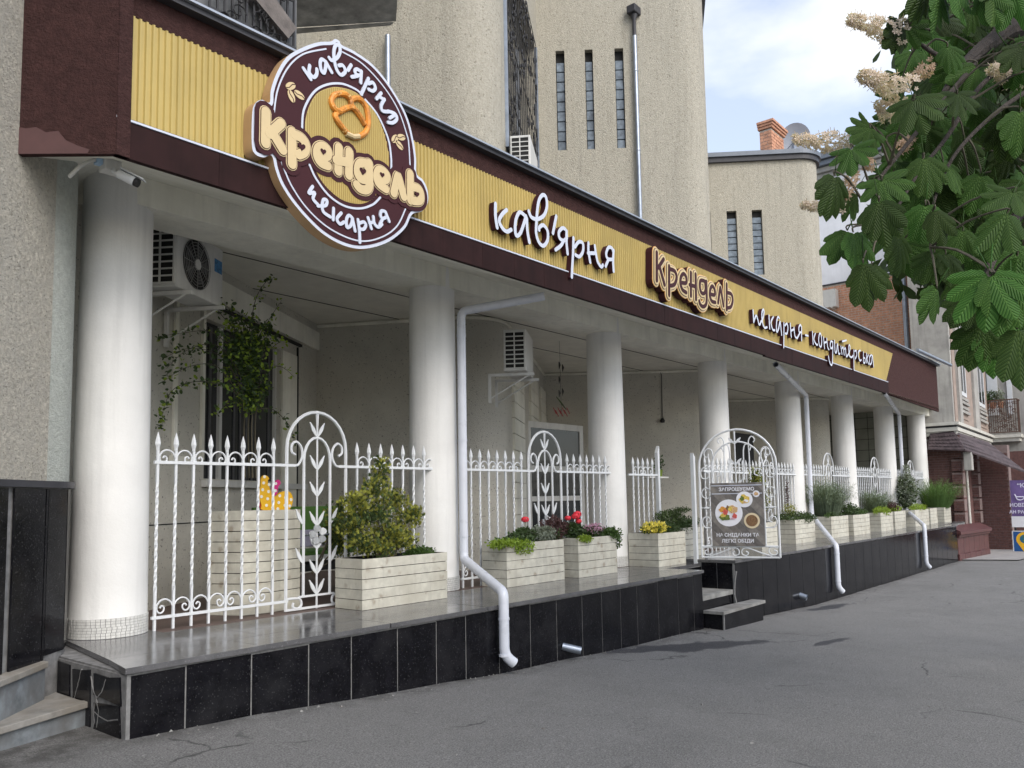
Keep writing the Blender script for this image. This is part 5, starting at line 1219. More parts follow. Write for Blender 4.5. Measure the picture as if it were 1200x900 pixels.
def conifer(name, label, base, H, W, mats, n=2600, pts=None, lean=0, s=(.025, .05)):
    """irregular sprays of flat scale foliage on rising branches"""
    t = thing(name, label, 'shrub', tuple(base)); B = V(base); st = MB(); st.tube([B+V((0, 0, -.05)), B+V((lean*.3, 0, H*.5)), B+V((lean, 0, H*.9))], [.02, .012, .004], 6)
    bs = [MB() for _ in mats]
    for k in range(int(90*n/2600)):
        h = random.random()**.75; z = H*(.04+.92*h); a = random.random()*2*pi; L = W*(1.05-h*.85)*random.uniform(.45, 1.12)
        st_p = B+V((lean*h*.6, 0, z*.75)); tip = B+V((lean*h+L*cos(a), L*sin(a)*.75, min(H*1.04, z+L*.35+random.uniform(-.04, .06)))); st.tube([st_p, (st_p+tip)/2+V((0, 0, -.02)), tip], [.005, .004, .002], 4)
        mi = 0 if random.random() < .55 else 1
        for q in range(int(n/90)):
            u = random.uniform(.25, 1.05); p = st_p+(tip-st_p)*u+V([random.gauss(0, .028) for _ in range(3)]); d = ((tip-st_p).normalized()+V([random.gauss(0, .55) for _ in range(3)])+V((0, 0, .35))).normalized()
            c = d.orthogonal().normalized(); c = Matrix.Rotation(random.random()*6.28, 3, d) @ c; L2 = random.uniform(*s); mb = bs[min(len(mats)-1, mi if random.random() < .8 else 1-mi)]
            w_ = L2*.28; mb.add([p, p+d*L2*.4+c*w_, p+d*L2, p+d*L2*.4-c*w_], [(0, 1, 2, 3)]); 
            for sg in (-1, 1): e = (d+c*sg*.9).normalized(); mb.add([p+d*L2*.3, p+d*L2*.3+e*L2*.55+d*.004, p+d*L2*.42+e*L2*.5], [(0, 1, 2)])
    for m, mb in zip(mats, bs): mb.build('foliage', m, t, fix=False, kind='stuff')
    st.build('stem', M['twig'], t, kind='stuff'); return t
cz_ = FZ+.46
def lobed(label, lobes, y, mats, base, per=520):
    """conifer made of several leaning lobes of flat sprays"""
    t = thing('conifer_shrub', label, 'shrub', tuple(base)); bs = [MB() for _ in mats]; st = MB(); B = V(base)
    for (px, py, rx, rz_, gold) in lobes:
        c = onY(px, py, y+random.uniform(-.08, .08)); st.tube([B, (B+c)/2+V((0, 0, -.03)), c+V((0, 0, rz_*.6))], [.014, .008, .003], 5)
        for k in range(int(per*rx*rz_/.03)):
            v = V((random.gauss(0, .5), random.gauss(0, .5), random.gauss(0, .5)));
            if v.length > 1.15: continue
            p = c+V((v.x*rx, v.y*rx*.8, v.z*rz_)); d = (V((v.x*.7, v.y*.7, .75+v.z*.3))+V([random.gauss(0, .35) for _ in range(3)])).normalized(); e = Matrix.Rotation(random.random()*6.28, 3, d) @ d.orthogonal().normalized()
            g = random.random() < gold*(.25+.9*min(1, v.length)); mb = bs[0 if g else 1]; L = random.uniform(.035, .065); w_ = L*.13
            for sg, u0, ll in ((0, 0, 1), (1, .15, .55), (-1, .25, .55), (1, .45, .42), (-1, .5, .4)):
                q0 = p+d*L*u0; dd_ = (d+e*sg*.85).normalized(); n_ = d.cross(e)*w_*.2; mb.add([q0-e*w_*.4, q0+dd_*L*ll*.55-e*w_+n_, q0+dd_*L*ll, q0+dd_*L*ll*.55+e*w_-n_], [(0, 1, 2, 3)])
    for m, mb in zip(mats, bs): mb.build('foliage', m, t, fix=False, kind='stuff')
    st.build('stem', M['twig'], t, kind='stuff'); return t
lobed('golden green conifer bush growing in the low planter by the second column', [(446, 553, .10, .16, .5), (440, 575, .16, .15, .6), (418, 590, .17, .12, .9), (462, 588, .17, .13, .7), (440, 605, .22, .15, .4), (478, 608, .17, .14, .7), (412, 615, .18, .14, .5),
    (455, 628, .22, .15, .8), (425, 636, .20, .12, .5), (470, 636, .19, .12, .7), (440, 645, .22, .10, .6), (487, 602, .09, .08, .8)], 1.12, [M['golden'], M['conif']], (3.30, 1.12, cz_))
lobed('darker low conifer bush just left of the golden conifer, behind the fence', [(398, 600, .16, .12, .4), (392, 615, .17, .13, .3), (405, 625, .2, .14, .35), (388, 632, .15, .12, .25), (402, 642, .2, .12, .3)], 1.75, [M['golden'], M['conif']], (2.75, 1.75, .9))
plant('moss_cushion', 'small bright green cushion plant at the right end of the conifer planter', (3.72, 1.08, cz_), [('foliage', M['leafm'], blob((3.70, 1.08, cz_+.05), (.21, .13, .075)), 1500, .02, .04, .8)])
plant('trailing_plant', 'lime green plant trailing over the left end of the long geranium planter', (5.25, 1.1, 1.06), [('foliage', M['leafl'], blob((5.15, 1.02, 1.10), (.33, .16, .05)), 900, .03, .055, .3), ('foliage', M['leafl'], blob((5.42, .97, 1.05), (.20, .05, .09)), 420, .03, .05, -.3), ('foliage', M['leafm'], blob((5.3, 1.1, 1.12), (.35, .12, .05)), 500, .03, .05, .4)])
def geranium(label, base, spread, fl, h=.22, red=True):
    B = V(base); t = plant('geranium', label, base, [('foliage', M['leafd'], blob(B+V((0, 0, h*.45)), (spread, .14, h*.5)), 700, .04, .07, .4)])
    for dx, dy, dz, r in fl:
        b = MB(); c = B+V((dx, dy, dz)); 
        for i in range(130):
            v = V([random.gauss(0, 1) for _ in range(3)]).normalized(); p = c+V((v.x*r, v.y*r, v.z*r*.7)); e = v.orthogonal().normalized(); e = Matrix.Rotation(random.random()*6.3, 3, v) @ e; f_ = v.cross(e); s = .014
            b.add([p+e*s, p+f_*s, p-e*s, p-f_*s], [(0, 1, 2, 3)])
        b.build('flower_head', M['redfl'], t, fix=False); b = MB(); b.tube([B+V((dx*.6, dy, .02)), c], .004, 5); b.build('stem', M['leafm'], t)
    return t
geranium('red geranium with a single flower head above the long planter', (5.62, 1.15, 1.06), .22, [(.02, -.02, .33, .052)])
geranium('red geranium with a wide flower cluster at the third planter', (6.75, 1.15, 1.07), .20, [(-.02, -.05, .33, .06), (.09, 0, .36, .06), (.03, -.06, .26, .045), (-.14, 0, .31, .045)], .24)
plant('silver_plant', 'silver leaved bedding plant in the middle of the long planter', (5.95, 1.15, 1.06), [('foliage', M['silver'], blob((5.98, 1.12, 1.17), (.26, .15, .12)), 1500, .02, .045, .5)])
plant('maroon_plant', 'dark maroon leaved plant between the two flower planters', (6.35, 1.2, 1.06), [('foliage', M['maroon'], blob((6.35, 1.2, 1.22), (.27, .15, .18)), 1500, .025, .06, .6), ('foliage', M['leafd'], blob((6.3, 1.2, 1.15), (.25, .15, .1)), 500, .03, .05, .4)])
plant('mauve_flowers', 'mauve small flowered plant right of the wide red geranium', (7.1, 1.1, 1.07), [('foliage', M['leafd'], blob((7.08, 1.07, 1.16), (.22, .14, .10)), 700, .03, .05, .4), ('flowers', M['pinkfl'], blob((7.06, 1.02, 1.22), (.22, .12, .07)), 330, .022, .035, .4)])
plant('parsley_plant', 'bright green leafy plant hanging over the corner beside the third column', (7.4, 1.0, 1.07), [('foliage', M['leafm'], blob((7.38, .96, 1.13), (.17, .14, .08)), 650, .03, .06, .3), ('foliage', M['leafm'], blob((7.50, .95, 1.02), (.09, .09, .12)), 330, .03, .06, -.2)])
plant('trailing_plant', 'lime green trailing plant at the left front of the third planter', (6.65, .93, 1.1), [('foliage', M['leafl'], blob((6.66, .90, 1.09), (.17, .06, .045)), 420, .025, .045, .1)])
plant('petunia', 'yellow petunias spilling over the left side of the square planter', (8.62, .95, 1.1), [('foliage', M['leafm'], blob((8.62, .98, 1.13), (.20, .20, .10)), 600, .03, .05, .4), ('flowers', M['yfl'], blob((8.60, .93, 1.17), (.24, .20, .10)), 520, .035, .055, .4)])
plant('juniper', 'blue green juniper spreading to the right over the square planter', (9.1, 1.0, 1.1), [('foliage', M['leafd'], blob((9.05, .98, 1.14), (.28, .2, .09)), 1500, .02, .045, .2), ('foliage', M['conif'], blob((9.55, 1.2, 1.30), (.42, .2, .13)), 1700, .02, .045, .3), ('foliage', M['conif'], blob((9.9, 1.15, 1.42), (.30, .10, .05)), 420, .02, .04, .1), ('foliage', M['leafd'], blob((9.7, 1.1, 1.12), (.35, .15, .09)), 800, .02, .045, .3)])
zz = FZ2+.46
def mid(i): x0, x1, y0, y1 = PL[i]; return V(((x0+x1)/2, (y0+y1)/2, zz)), (x1-x0)/2, (y1-y0)/2
c, w_, d_ = mid(1); conifer('conifer_shrub', 'tall green conifer shrub behind the right side of the menu board', (c.x, c.y, c.z), 1.12, .42, [M['conif'], M['golden']], 2600)
c, w_, d_ = mid(2)
plant('juniper', 'low juniper trailing over the planter right of the gate', tuple(c), [('foliage', M['conif'], blob(c+V((-.1, -.05, .08)), (w_*1.25, d_*1.1, .14)), 1800, .025, .05, .2), ('foliage', M['leafd'], blob(c+V((.3, -.2, .05)), (w_*.8, d_*.6, .10)), 900, .025, .05, 0), ('foliage', M['golden'], blob(c+V((-.15, 0, .24)), (.2, .15, .14)), 500, .02, .04, .6), ('foliage', M['maroon'], blob(c+V((-.12, .05, .55)), (.04, .04, .32)), 300, .02, .04, .8)])
def grassy(label, c, n, h, spread, m, w=.006, name='grey_bush'):
    c = V(c); t = thing(name, label, 'bush', tuple(c)); b = MB()
    for i in range(n):
        a = random.random()*6.283; r = random.random()**.5*spread; L = h*random.uniform(.55, 1.08); p = c+V((r*.45*cos(a), r*.45*sin(a), 0)); out_ = V((cos(a), sin(a), 0))
        q1 = p+V((0, 0, L*.55))+out_*r*.35; q2 = p+V((0, 0, L*(1-.25*r/spread)))+out_*r*.9; s = V((-out_.y, out_.x, 0))*w
        b.add([p-s, p+s, q1+s, q1-s, q2], [(0, 1, 2, 3), (3, 2, 4)])
        for k in range(5): u = random.uniform(.35, 1); g = q1+(q2-q1)*u; e = V([random.gauss(0, .03) for _ in range(3)])+V((0, 0, .02)); b.add([g, g+e+s*1.2, g+e-s*1.2], [(0, 1, 2)])
    b.build('foliage', m, t, fix=False, kind='stuff'); return t
sg = mat('sage_green', (.15, .20, .13), .8, .25, 12, trans=.15)
c, w_, d_ = mid(3); grassy('big rounded grey green bush between the second downpipe and the sixth column', c, 900, .95, .62, sg)
plant('ground_cover', 'bright green low plants around the foot of the big grey bush', tuple(c+V((0, -.2, 0))), [('foliage', M['leafm'], blob(c+V((-.1, -.22, .05)), (w_*1.0, .1, .08)), 600, .03, .05, .4)])
c, w_, d_ = mid(4); plant('ivy', 'dark ivy and green leaves in the planter right of the big grey bush', tuple(c), [('foliage', M['leafd'], blob(c+V((-.25, 0, .13)), (.4, .25, .18)), 900, .04, .07, .3), ('foliage', M['leafm'], blob(c+V((.3, 0, .08)), (.5, .25, .1)), 900, .03, .06, .3)])
c, w_, d_ = mid(5); plant('trailing_plant', 'lime trailing plant in front of the small grey bush', tuple(c), [('foliage', M['leafl'], blob(c+V((-.1, -.2, .07)), (w_*1.05, .18, .12)), 900, .03, .06, .3)])
grassy('smaller grey green bush left of the last downpipe', c+V((.35, .1, 0)), 420, .68, .48, sg)
c, w_, d_ = mid(6); plant('maroon_plant', 'dark reddish leaved plant left of the last downpipe', tuple(c), [('foliage', M['maroon'], blob(c+V((-.3, -.1, .16)), (.55, .2, .15)), 900, .04, .07, .3), ('foliage', M['leafl'], blob(c+V((-.1, -.2, .1)), (.5, .1, .08)), 300, .04, .07, .3)])
c, w_, d_ = mid(7); plant('variegated_shrub', 'upright grey and white variegated shrub near the last column', tuple(c), [('foliage', M['silver'], blob(c+V((0, .1, .62)), (.42, .3, .52)), 1500, .05, .10, .4), ('foliage', M['leafd'], blob(c+V((0, .1, .55)), (.40, .3, .5)), 1100, .05, .10, .2), ('foliage', M['silver'], blob(c+V((.12, .1, 1.2)), (.12, .1, .25)), 220, .04, .08, .4)], 'shrub', None, [([c+V((0, .1, -.05)), c+V((.05, .1, 1.2))], .015)])
plant('ground_cover', 'lime green ground cover at the foot of the variegated shrub', tuple(c+V((0, -.2, 0))), [('foliage', M['leafl'], blob(c+V((0, -.2, .08)), (w_*1.1, .15, .12)), 900, .03, .06, .3)])
c, w_, d_ = mid(9); grassy('feathery bright green bush in the last planter at the far end', c+V((-.1, 0, 0)), 750, 1.05, .85, mat('fresh_green', (.10, .19, .05), .8, .25, 12, trans=.15), name='feathery_bush')
c, w_, d_ = mid(0); plant('ivy', 'dark green plant in the planter left of the gate post', tuple(c), [('foliage', M['leafd'], blob(c+V((0, 0, .1)), (.4, .15, .12)), 700, .03, .06, .3)])

# climbing shrub behind the first fence
cl = thing('climbing_shrub', 'leggy climbing shrub with long arching shoots in front of the dark terrace window', 'shrub', (2.35, 2.6, FZ))
def ck(px, py, y=2.55): return onY(px, py, y)
lv = [MB(), MB()]; stm = MB()
def shoot(P, r0, dens, light=.15, y=2.55, s=(.035, .065)):
    light = min(1, light*1.8)
    Q = catmull([ck(px, py, y+random.uniform(-.12, .12)) for px, py in P], 7); stm.tube(Q, [r0*(1-.75*i/len(Q)) for i in range(len(Q))], 5)
    for q in Q:
        for k in range(dens):
            p = q+V([random.gauss(0, .03) for _ in range(3)]); m = lv[1] if random.random() < light else lv[0]
            d = V((random.gauss(0, 1), random.gauss(0, 1), random.gauss(-.2, .8))).normalized(); c = d.orthogonal().normalized(); c = Matrix.Rotation(random.random()*6.3, 3, d) @ c; L = random.uniform(*s)
            n_ = d.cross(c)*L*.12; m.add([p, p+d*L*.3+c*L*.3+n_, p+d*L*.75+c*L*.26+n_, p+d*L, p+d*L*.75-c*L*.26+n_, p+d*L*.3-c*L*.3+n_], [(0, 1, 2, 3), (0, 3, 4, 5)])
random.seed(55)
for px in (287, 292, 296, 300): shoot([(px, 560), (px-1, 500), (px+2, 470)], .014, 0)
for P, dn, lt in (([(288, 480), (270, 455), (235, 447), (205, 455), (192, 478), (190, 500)], 4, .2), ([(285, 470), (255, 430), (220, 430), (190, 448)], 3, .15), ([(285, 460), (262, 420), (225, 408), (190, 420)], 3, .1), ([(283, 440), (255, 405), (220, 410), (195, 432)], 3, .1),
                  ([(282, 420), (250, 390), (215, 390), (186, 395)], 3, .1), ([(290, 400), (262, 372), (248, 352)], 3, .3), ([(292, 390), (300, 350), (312, 330), (322, 325)], 2, .3), ([(300, 400), (315, 375), (330, 352)], 2, .3), ([(305, 420), (322, 405), (335, 395)], 2, .5), ([(310, 430), (330, 430), (345, 442)], 1, .9),
                  ([(300, 480), (320, 480), (340, 500), (345, 520)], 2, .2), ([(288, 478), (270, 470), (255, 485)], 3, .3)): shoot(P, .006, dn, lt)
for k in range(44):
    a = random.uniform(-1.0, .75); bx_, by_ = 293+random.uniform(-6, 8), random.uniform(400, 480); L = random.uniform(15, 52); up_ = random.uniform(.3, 1.3)
    shoot([(bx_, by_), (bx_+L*.5*a, by_-L*.5*up_), (bx_+L*a*.95, by_-L*up_*.9)], .004, 4, .16)
lv[0].build('foliage', M['leafd'], cl, fix=False, kind='stuff'); lv[1].build('young_foliage', M['leafl'], cl, fix=False, kind='stuff'); stm.build('stem', M['twig'], cl, kind='stuff')
pot = MB(); pc = ck(293, 560); pot.lathe([(.0, FZ), (.17, FZ), (.22, FZ+.40), (.235, FZ+.40), (.235, FZ+.45), (.20, FZ+.45), (.19, FZ+.40), (0, FZ+.40)], 20, (pc.x, 2.55), cap=False)
po = thing('plant_pot', 'dark round pot holding the climbing shrub behind the tall planter', 'pot', (pc.x, 2.55, FZ)); pot.build('pot', M['black'], po, smooth=True)

# ================================================================== things on the terrace wall
dr = thing('terrace_door', 'white framed glass door half open behind the second fence', 'door', (10.4, 4.4, FZ))
yD = 4.5; a = onY(617, 497, yD); c = onY(683, 497, yD); zt = onY(650, 496, yD).z
def fr(x0, x1, z0, z1, m='acw', n='door_frame', dy=0, th=.05): return MB().box(x0, x1, yD+dy, yD+dy+th, z0, z1).build(n, M[m], dr)
fr(a.x, a.x+.13, FZ, zt); fr(c.x-.13, c.x, FZ, zt); fr(a.x+.131, c.x-.131, zt-.13, zt); fr(a.x+.131, c.x-.131, FZ, FZ+.3)
fr(a.x+.131, c.x-.131, onY(650, 587, yD).z, onY(650, 583, yD).z+.03, n='cross_bar'); fr(a.x+.131, c.x-.131, onY(650, 553, yD).z, onY(650, 548, yD).z+.03, n='cross_bar')
fr(a.x+.12, c.x-.12, FZ+.2, zt-.1, 'glass', 'glass_pane', .02, .01)
# grooved pilasters of the side wall beside the door
A, B = T[0][1][-1], T[1][0]; Ld = (B-A).length; dN = (B-A).normalized(); nN = V((dN.y, -dN.x))
for (pa, pb) in ((600, 612), (620, 629), (632, 638)):
    ua = (onL(pa, 480, A, B).xy-A).length; ub = min(Ld-.02, (onL(pb, 480, A, B).xy-A).length)
    for k in range(13):
        z0 = FZ+k*.28; p = A+dN*ua+nN*.05; MB().obox((p.x, p.y, z0), (dN.x*(ub-ua), dN.y*(ub-ua), 0), (-nN.x*.05, -nN.y*.05, 0), (0, 0, .265)).build('pilaster_block', M['soffit'], tow)
# hanging straw ornament
ho = thing('hanging_ornament', 'dark hanging ornament with a small red tassel star in the third bay', 'ornament', tuple(onY(657, 430, 3.4)))
b = MB(); top = onY(656, 425, 3.4); top.z = 4.64; bot = onY(658, 488, 3.4); b.tube([top, V((bot.x, bot.y, bot.z))], .004, 4); b.build('string', M['iron'], ho)
for px, py, L in ((655, 424, 6), (659, 427, 7), (655, 441, 6), (659, 455, 7), (655, 457, 6)):
    p = onY(px, py, 3.4); b = MB(); b.tube([p, p+V((.02, 0, -.06)), p+V((0, 0, -.14))], [.008, .022, .004], 5); b.build('bead', M['iron'], ho)
for k in range(5): p = onY(652+k*1.4, 465+k*2, 3.4); b = MB(); b.tube([p, p+V((.16, 0, -.10))], .010, 4); b.build('straw', M['leafd'], ho)
for k in range(7): p = onY(650+k*2.6, 481+(k % 2)*3, 3.4); b = MB(); b.tube([p+V((-.04, 0, .05)), p+V((.05, 0, -.06))], .010, 4); b.build('tassel', M['redp'], ho)
# wall cable and small lamp in the third bay
A, B = T[1][0], T[1][1][0]
def pw(px, py, off=.02): p = onL(px, py, A, B); d = (B-A).normalized(); n = V((d.y, -d.x)); n = n if n.dot(CC.xy-A) > 0 else -n; return V((p.x+n.x*off, p.y+n.y*off, p.z))
wl = thing('wall_lamp', 'small dark lamp at the end of a cable on the wall of the third bay', 'lamp', tuple(pw(775, 493)))
b = MB(); b.tube([pw(736, 434), pw(773, 433), pw(775, 440), pw(776, 490)], .010, 5); b.build('cable', M['dflash'], wl)
b = MB(); p = pw(776, 493, .06); b.lathe([(0, p.z-.06), (.05, p.z-.05), (.06, p.z), (.03, p.z+.05), (0, p.z+.06)], 12, (p.x, p.y)); b.build('lamp_head', M['black'], wl, smooth=True)
# small shelf with a plant near the short fence's end post
sh = thing('flower_pot', 'small lime green potted plant on a shelf behind the tall end post', 'pot plant', tuple(onY(772, 560, 2.2)))
p = onY(772, 558, 2.2); b = MB(); b.lathe([(0, p.z-.01), (.06, p.z-.01), (.08, p.z+.12), (0, p.z+.12)], 12, (p.x, p.y)); b.build('pot', M['leafl'], sh, smooth=True)
b = MB(); leaves(b, 120, blob((p.x, p.y, p.z+.24), (.12, .1, .16)), .04, .07, up=.5); b.build('foliage', M['leafd'], sh, fix=False, kind='stuff'); MB().box(p.x-.5, p.x+.2, 2.1, 2.5, p.z-.04, p.z-.012).build('shelf', M['acw'], sh)
# dark-coloured board standing in for a dark opening in bay four
nb = thing('dark_opening_board', 'small dark board standing in for the dark opening in the bay behind the open gate', 'board', tuple(onY(872, 520, 2.95))); p0 = onY(862, 507, 2.95); p1 = onY(884, 545, 2.95)
MB().box(p0.x, p1.x, 2.95, 2.98, p1.z, p0.z).build('board', M['dark'], nb)
# surveillance camera
sc = thing('security_camera', 'white security camera and junction box at the top of the first column', 'camera', tuple(onY(143, 190, 1.15)))
YC = .50
a = onY(123, 197, YC); c = onY(143.5, 181, YC); MB().box(a.x, c.x, YC, YC+.12, a.z, c.z).build('junction_box', M['acw'], sc, bevel=.008)
p = onY(116, 187, YC+.05); MB().box(p.x-.02, a.x-.002, YC+.03, YC+.09, p.z-.035, p.z+.03).build('cable_gland', mat('gland_blue', (.35, .50, .68), .5, .05, 5), sc)
P = [onY(*t_, YC+.06) for t_ in ((113, 187), (103, 190), (93, 196), (88, 203))]; P[-1].y += .1; b = MB(); b.tube(catmull(P, 5), .014, 6); b.build('cable', M['acw'], sc, smooth=True)
b = MB(); b.tube([onY(133, 197, YC+.03), onY(133, 201, YC-.02), onY(139, 205, YC-.05)], .016, 8); b.build('arm', M['white'], sc, smooth=True)
A_, B_ = onY(139, 203.5, YC-.06), onY(158, 213, YC-.14); d = (B_-A_).normalized(); b = MB(); b.tube([A_, B_], .036, 14); b.build('body', M['white'], sc, smooth=True)
b = MB(); up = V((0, 0, 1)); s_ = d.cross(up).normalized(); u_ = s_.cross(d); b.obox(A_+u_*.037-s_*.036, s_*.072, (B_-A_)*1.45, u_*.010); b.build('sun_shield', M['white'], sc, bevel=.003)
b = MB(); b.tube([B_-d*.001, B_+d*.03], .033, 14); b.build('lens', M['black'], sc, smooth=True)

# ================================================================== far things: chimney, dish
def brickwork(name, o, u, n, L, H, m, parent, bw=.25, bh=.075, j=.012, dep=.008, kind='stuff'):
    """running bond of individual brick faces standing proud of a mortar bed; o = lower corner, u = along, n = outward"""
    o, u, n = V(o), V(u).normalized(), V(n).normalized(); b = MB(); r = 0; z = 0
    while z+bh <= H+.001:
        x = -bw*.5 if r % 2 else 0
        while x < L-.01:
            a, c = max(0, x), min(L, x+bw)-j
            if c-a > .03: b.obox(o+u*a+n*dep*random.uniform(.7, 1.2)+V((0, 0, z)), u*(c-a), -n*dep, (0, 0, bh-j))
            x += bw
        z += bh; r += 1
    return b.build(name, m, parent, kind=kind)
cy_ = 5.2; a = onY(905, 176, cy_); c = onY(919, 176, cy_); zt = onY(912, 156, cy_).z
chm = thing('chimney', 'orange brick chimney on the roof of the farther tower', 'chimney', ((a.x+c.x)/2, cy_, 12.3))
MB().box(a.x+.02, c.x-.02, cy_+.02, cy_+.45, 12.2, zt-.02).build('core', M['mortar'], chm)
brickwork('brick', (a.x, cy_+.015, 12.25), (1, 0, 0), (0, -1, 0), c.x-a.x, zt-12.25, M['obrick'], chm, .30, .13, .02, .015)
brickwork('brick', (a.x+.015, cy_+.45, 12.25), (0, -1, 0), (-1, 0, 0), .45, zt-12.25, M['obrick'], chm, .30, .13, .02, .015)
zt2 = onY(912, 148, cy_).z
for k in range(3): e = .05+.04*k; MB().box(a.x-e, c.x+e, cy_-e, cy_+.5, zt+.001+(zt2-zt)*k/3, zt+(zt2-zt)*(k+.92)/3).build('corbel_course', M['obrick'], chm)
dcen = onY(932, 162, 5.0)
ds = thing('satellite_dish', 'round grey satellite dish on the roof beside the chimney', 'dish', tuple(dcen))
b = MB(); R_ = abs(onY(945, 162, 5.0).x-onY(919, 162, 5.0).x)/2*.48; dn = (CC-dcen).normalized(); dn = (dn+V((.25, 0, .1))).normalized(); e1 = dn.orthogonal().normalized(); e2 = dn.cross(e1); vs = [dcen-dn*.12]
for rr in (.35, .7, 1): vs += [dcen-dn*(.12-.12*rr*rr)+(e1*cos(2*pi*i/24)+e2*sin(2*pi*i/24))*R_*rr for i in range(24)]
fs = [(0, 1+i, 1+(i+1) % 24) for i in range(24)]+[(1+24*k+i, 25+24*k+i, 25+24*k+(i+1) % 24, 1+24*k+(i+1) % 24) for k in (0, 1) for i in range(24)]
b.add(vs, fs); b.build('reflector', mat('dish_grey', (.42, .45, .52), .5, .05, 4), ds, smooth=True); b = MB(); b.tube([dcen-dn*.1-V((0, 0, 0)), V((dcen.x, dcen.y+.3, 12.3))], .05, 8); b.tube([dcen-e2*R_*.8, dcen+dn*.5], .02, 5); b.build('mast', M['galv'], ds)
bx_ = onY(951, 232, 5.2)
# ================================================================== white plaster and brick house beyond the terrace
wh = thing('plaster_house', 'house with white plaster above orange brick, beyond the far end of the terrace', 'building', (28, 3, 0))
XW = 31.5; yl, yr = onX(940, 300, XW).y, onX(1076, 300, XW).y; zb = onX(1040, 322, XW).z; ztp = onX(975, 207, XW).z
MB().box(XW, XW+4, yr, yl+2, zb+.04, ztp).build('plaster_wall', M['plaster'], wh); MB().box(XW+.02, XW+4, yr, yl+2, 3.5, zb).build('mortar_bed', M['mortar'], wh)
brickwork('brick', (XW+.02, yl+1, 5.0), (0, -1, 0), (-1, 0, 0), yl+1-yr, zb-5.0, M['obrick'], wh, .27, .10, .022, .014)
MB().box(XW-.04, XW+.02, yr, yl+2, zb-.01, zb+.05).build('string_course', M['dflash'], wh)
for k, (o_, h_) in enumerate(((.10, .25), (.25, .3), (.45, .25))): MB().box(XW-o_, XW+4, yr-.2, yl+2, ztp+.22*k+.001, ztp+.22*(k+1)-.02).build('cornice', M['gplaster'] if k < 2 else M['roofm'], wh)
MB().box(XW-.6, XW+4.5, yr-.3, yl+2, ztp+.66, ztp+.95).build('roof', M['roofm'], wh)
p = onX(1063, 303, XW-.1); dpx = thing('downpipe', 'grey metal downpipe on the white plaster and brick wall beyond the terrace', 'drainpipe', (p.x, p.y, 5), 'metal downpipes on the tall walls')
b = MB(); b.lathe([(.10, 5.0), (.10, ztp-.1)], 12, (XW-.13, onX(1061, 350, XW).y)); b.build('pipe', M['galv'], dpx, smooth=True)
for z in (6.5, 8.5, 10.5): MB().lathe([(.115, z), (.12, z+.03), (.115, z+.06)], 12, (XW-.13, onX(1061, 350, XW).y)).build('pipe_ring', M['galv'], dpx)
p = onX(962, 362, XW-.4); ac('air_conditioner', 'small white air conditioner unit low on the white plaster wall beyond the terrace', (XW-.45, p.y+.35, p.z), 1.0, .75, .38, radians(-90), fan=False)
# ================================================================== grey corner house with awning
gh_ = thing('corner_house', 'old grey house with red brick ground floor, cream cornice and balcony at the right', 'building', (26, 0, 0))
XG = 28.6; yA = onX(1070, 440, XG).y; KZ = 3.9; K0 = onX(1118, 495, XG); K1 = onZ(1158.5, 511, K0.z); fd = V((K1.x-K0.x, K1.y-K0.y, 0)); FL = fd.length; fd.normalize(); fn = V((fd.y, -fd.x, 0)); fn = fn if fn.y < 0 else -fn
zc0 = K0.z
def face(u0, u1, z0, z1, off, name, m, th=.2): b = MB(); b.obox(V((K0.x, K0.y, z0))+fd*u0+fn*off, fd*(u1-u0), -fn*th, (0, 0, z1-z0)); return b.build(name, m, gh_)
b = MB(); b.prism([(XG, yA, zc0), (XG, K0.y, zc0), (K1.x, K1.y, zc0), (K1.x, yA, zc0)], (0, 0, 9)); b.build('upper_wall', M['gplaster'], gh_)
face(.25, FL-.01, zc0+.02, zc0+9, .03, 'street_wall', M['pink'])
def fu(px, py=430): p = onp(px, py, K0, fn); return (p-K0).dot(fd)
for pa, pb in ((1118, 1121), (1136, 1141)): face(fu(pa), fu(pb), zc0+.02, zc0+9, .12, 'pilaster', M['gplaster'])
zwb = onp(1125, 463, K0, fn).z
for pa, pb in ((1121.5, 1128.5), (1142, 1149.5)):
    u0, u1 = fu(pa), fu(pb); f = face(u0, u1, zwb, zwb+3.4, .07, 'window', M['white'])
    b = MB(); b.obox(V((K0.x, K0.y, zwb+.15))+fd*(u0+(u1-u0)*.12)+fn*.075, fd*(u1-u0)*.32, -fn*.02, (0, 0, 3.0)); b.build('pane', M['glass'], f)
    b = MB(); b.obox(V((K0.x, K0.y, zwb+.15))+fd*(u0+(u1-u0)*.56)+fn*.075, fd*(u1-u0)*.32, -fn*.02, (0, 0, 3.0)); b.build('pane', M['glass'], f)
    for k in range(4): face(u0-.1, u1+.25, zwb-.16-k*.17, zwb-.06-k*.17, .09+.03*(k % 2), 'sill_band', M['gplaster'])
    face(u0, u1+.2, zc0+.25, zwb-.8, .06, 'apron_panel', M['pink'])
# cornice
def ring_(off, z0, z1, m):
    o = [V((XG-off, yA, 0)), V((XG-off, K0.y-off*.8, 0)), V((K1.x-off*.2, K1.y-off, 0)), V((K1.x, yA, 0))]; b = MB(); b.prism([(p.x, p.y, z0) for p in o], (0, 0, z1-z0)); return b.build('cornice', m, gh_)
ring_(.10, zc0-.45, zc0-.30, M['cornice']); ring_(.17, zc0-.298, zc0-.17, M['cornice']); ring_(.12, zc0-.168, zc0-.10, M['dflash']); ring_(.24, zc0-.098, zc0+.01, M['cornice'])
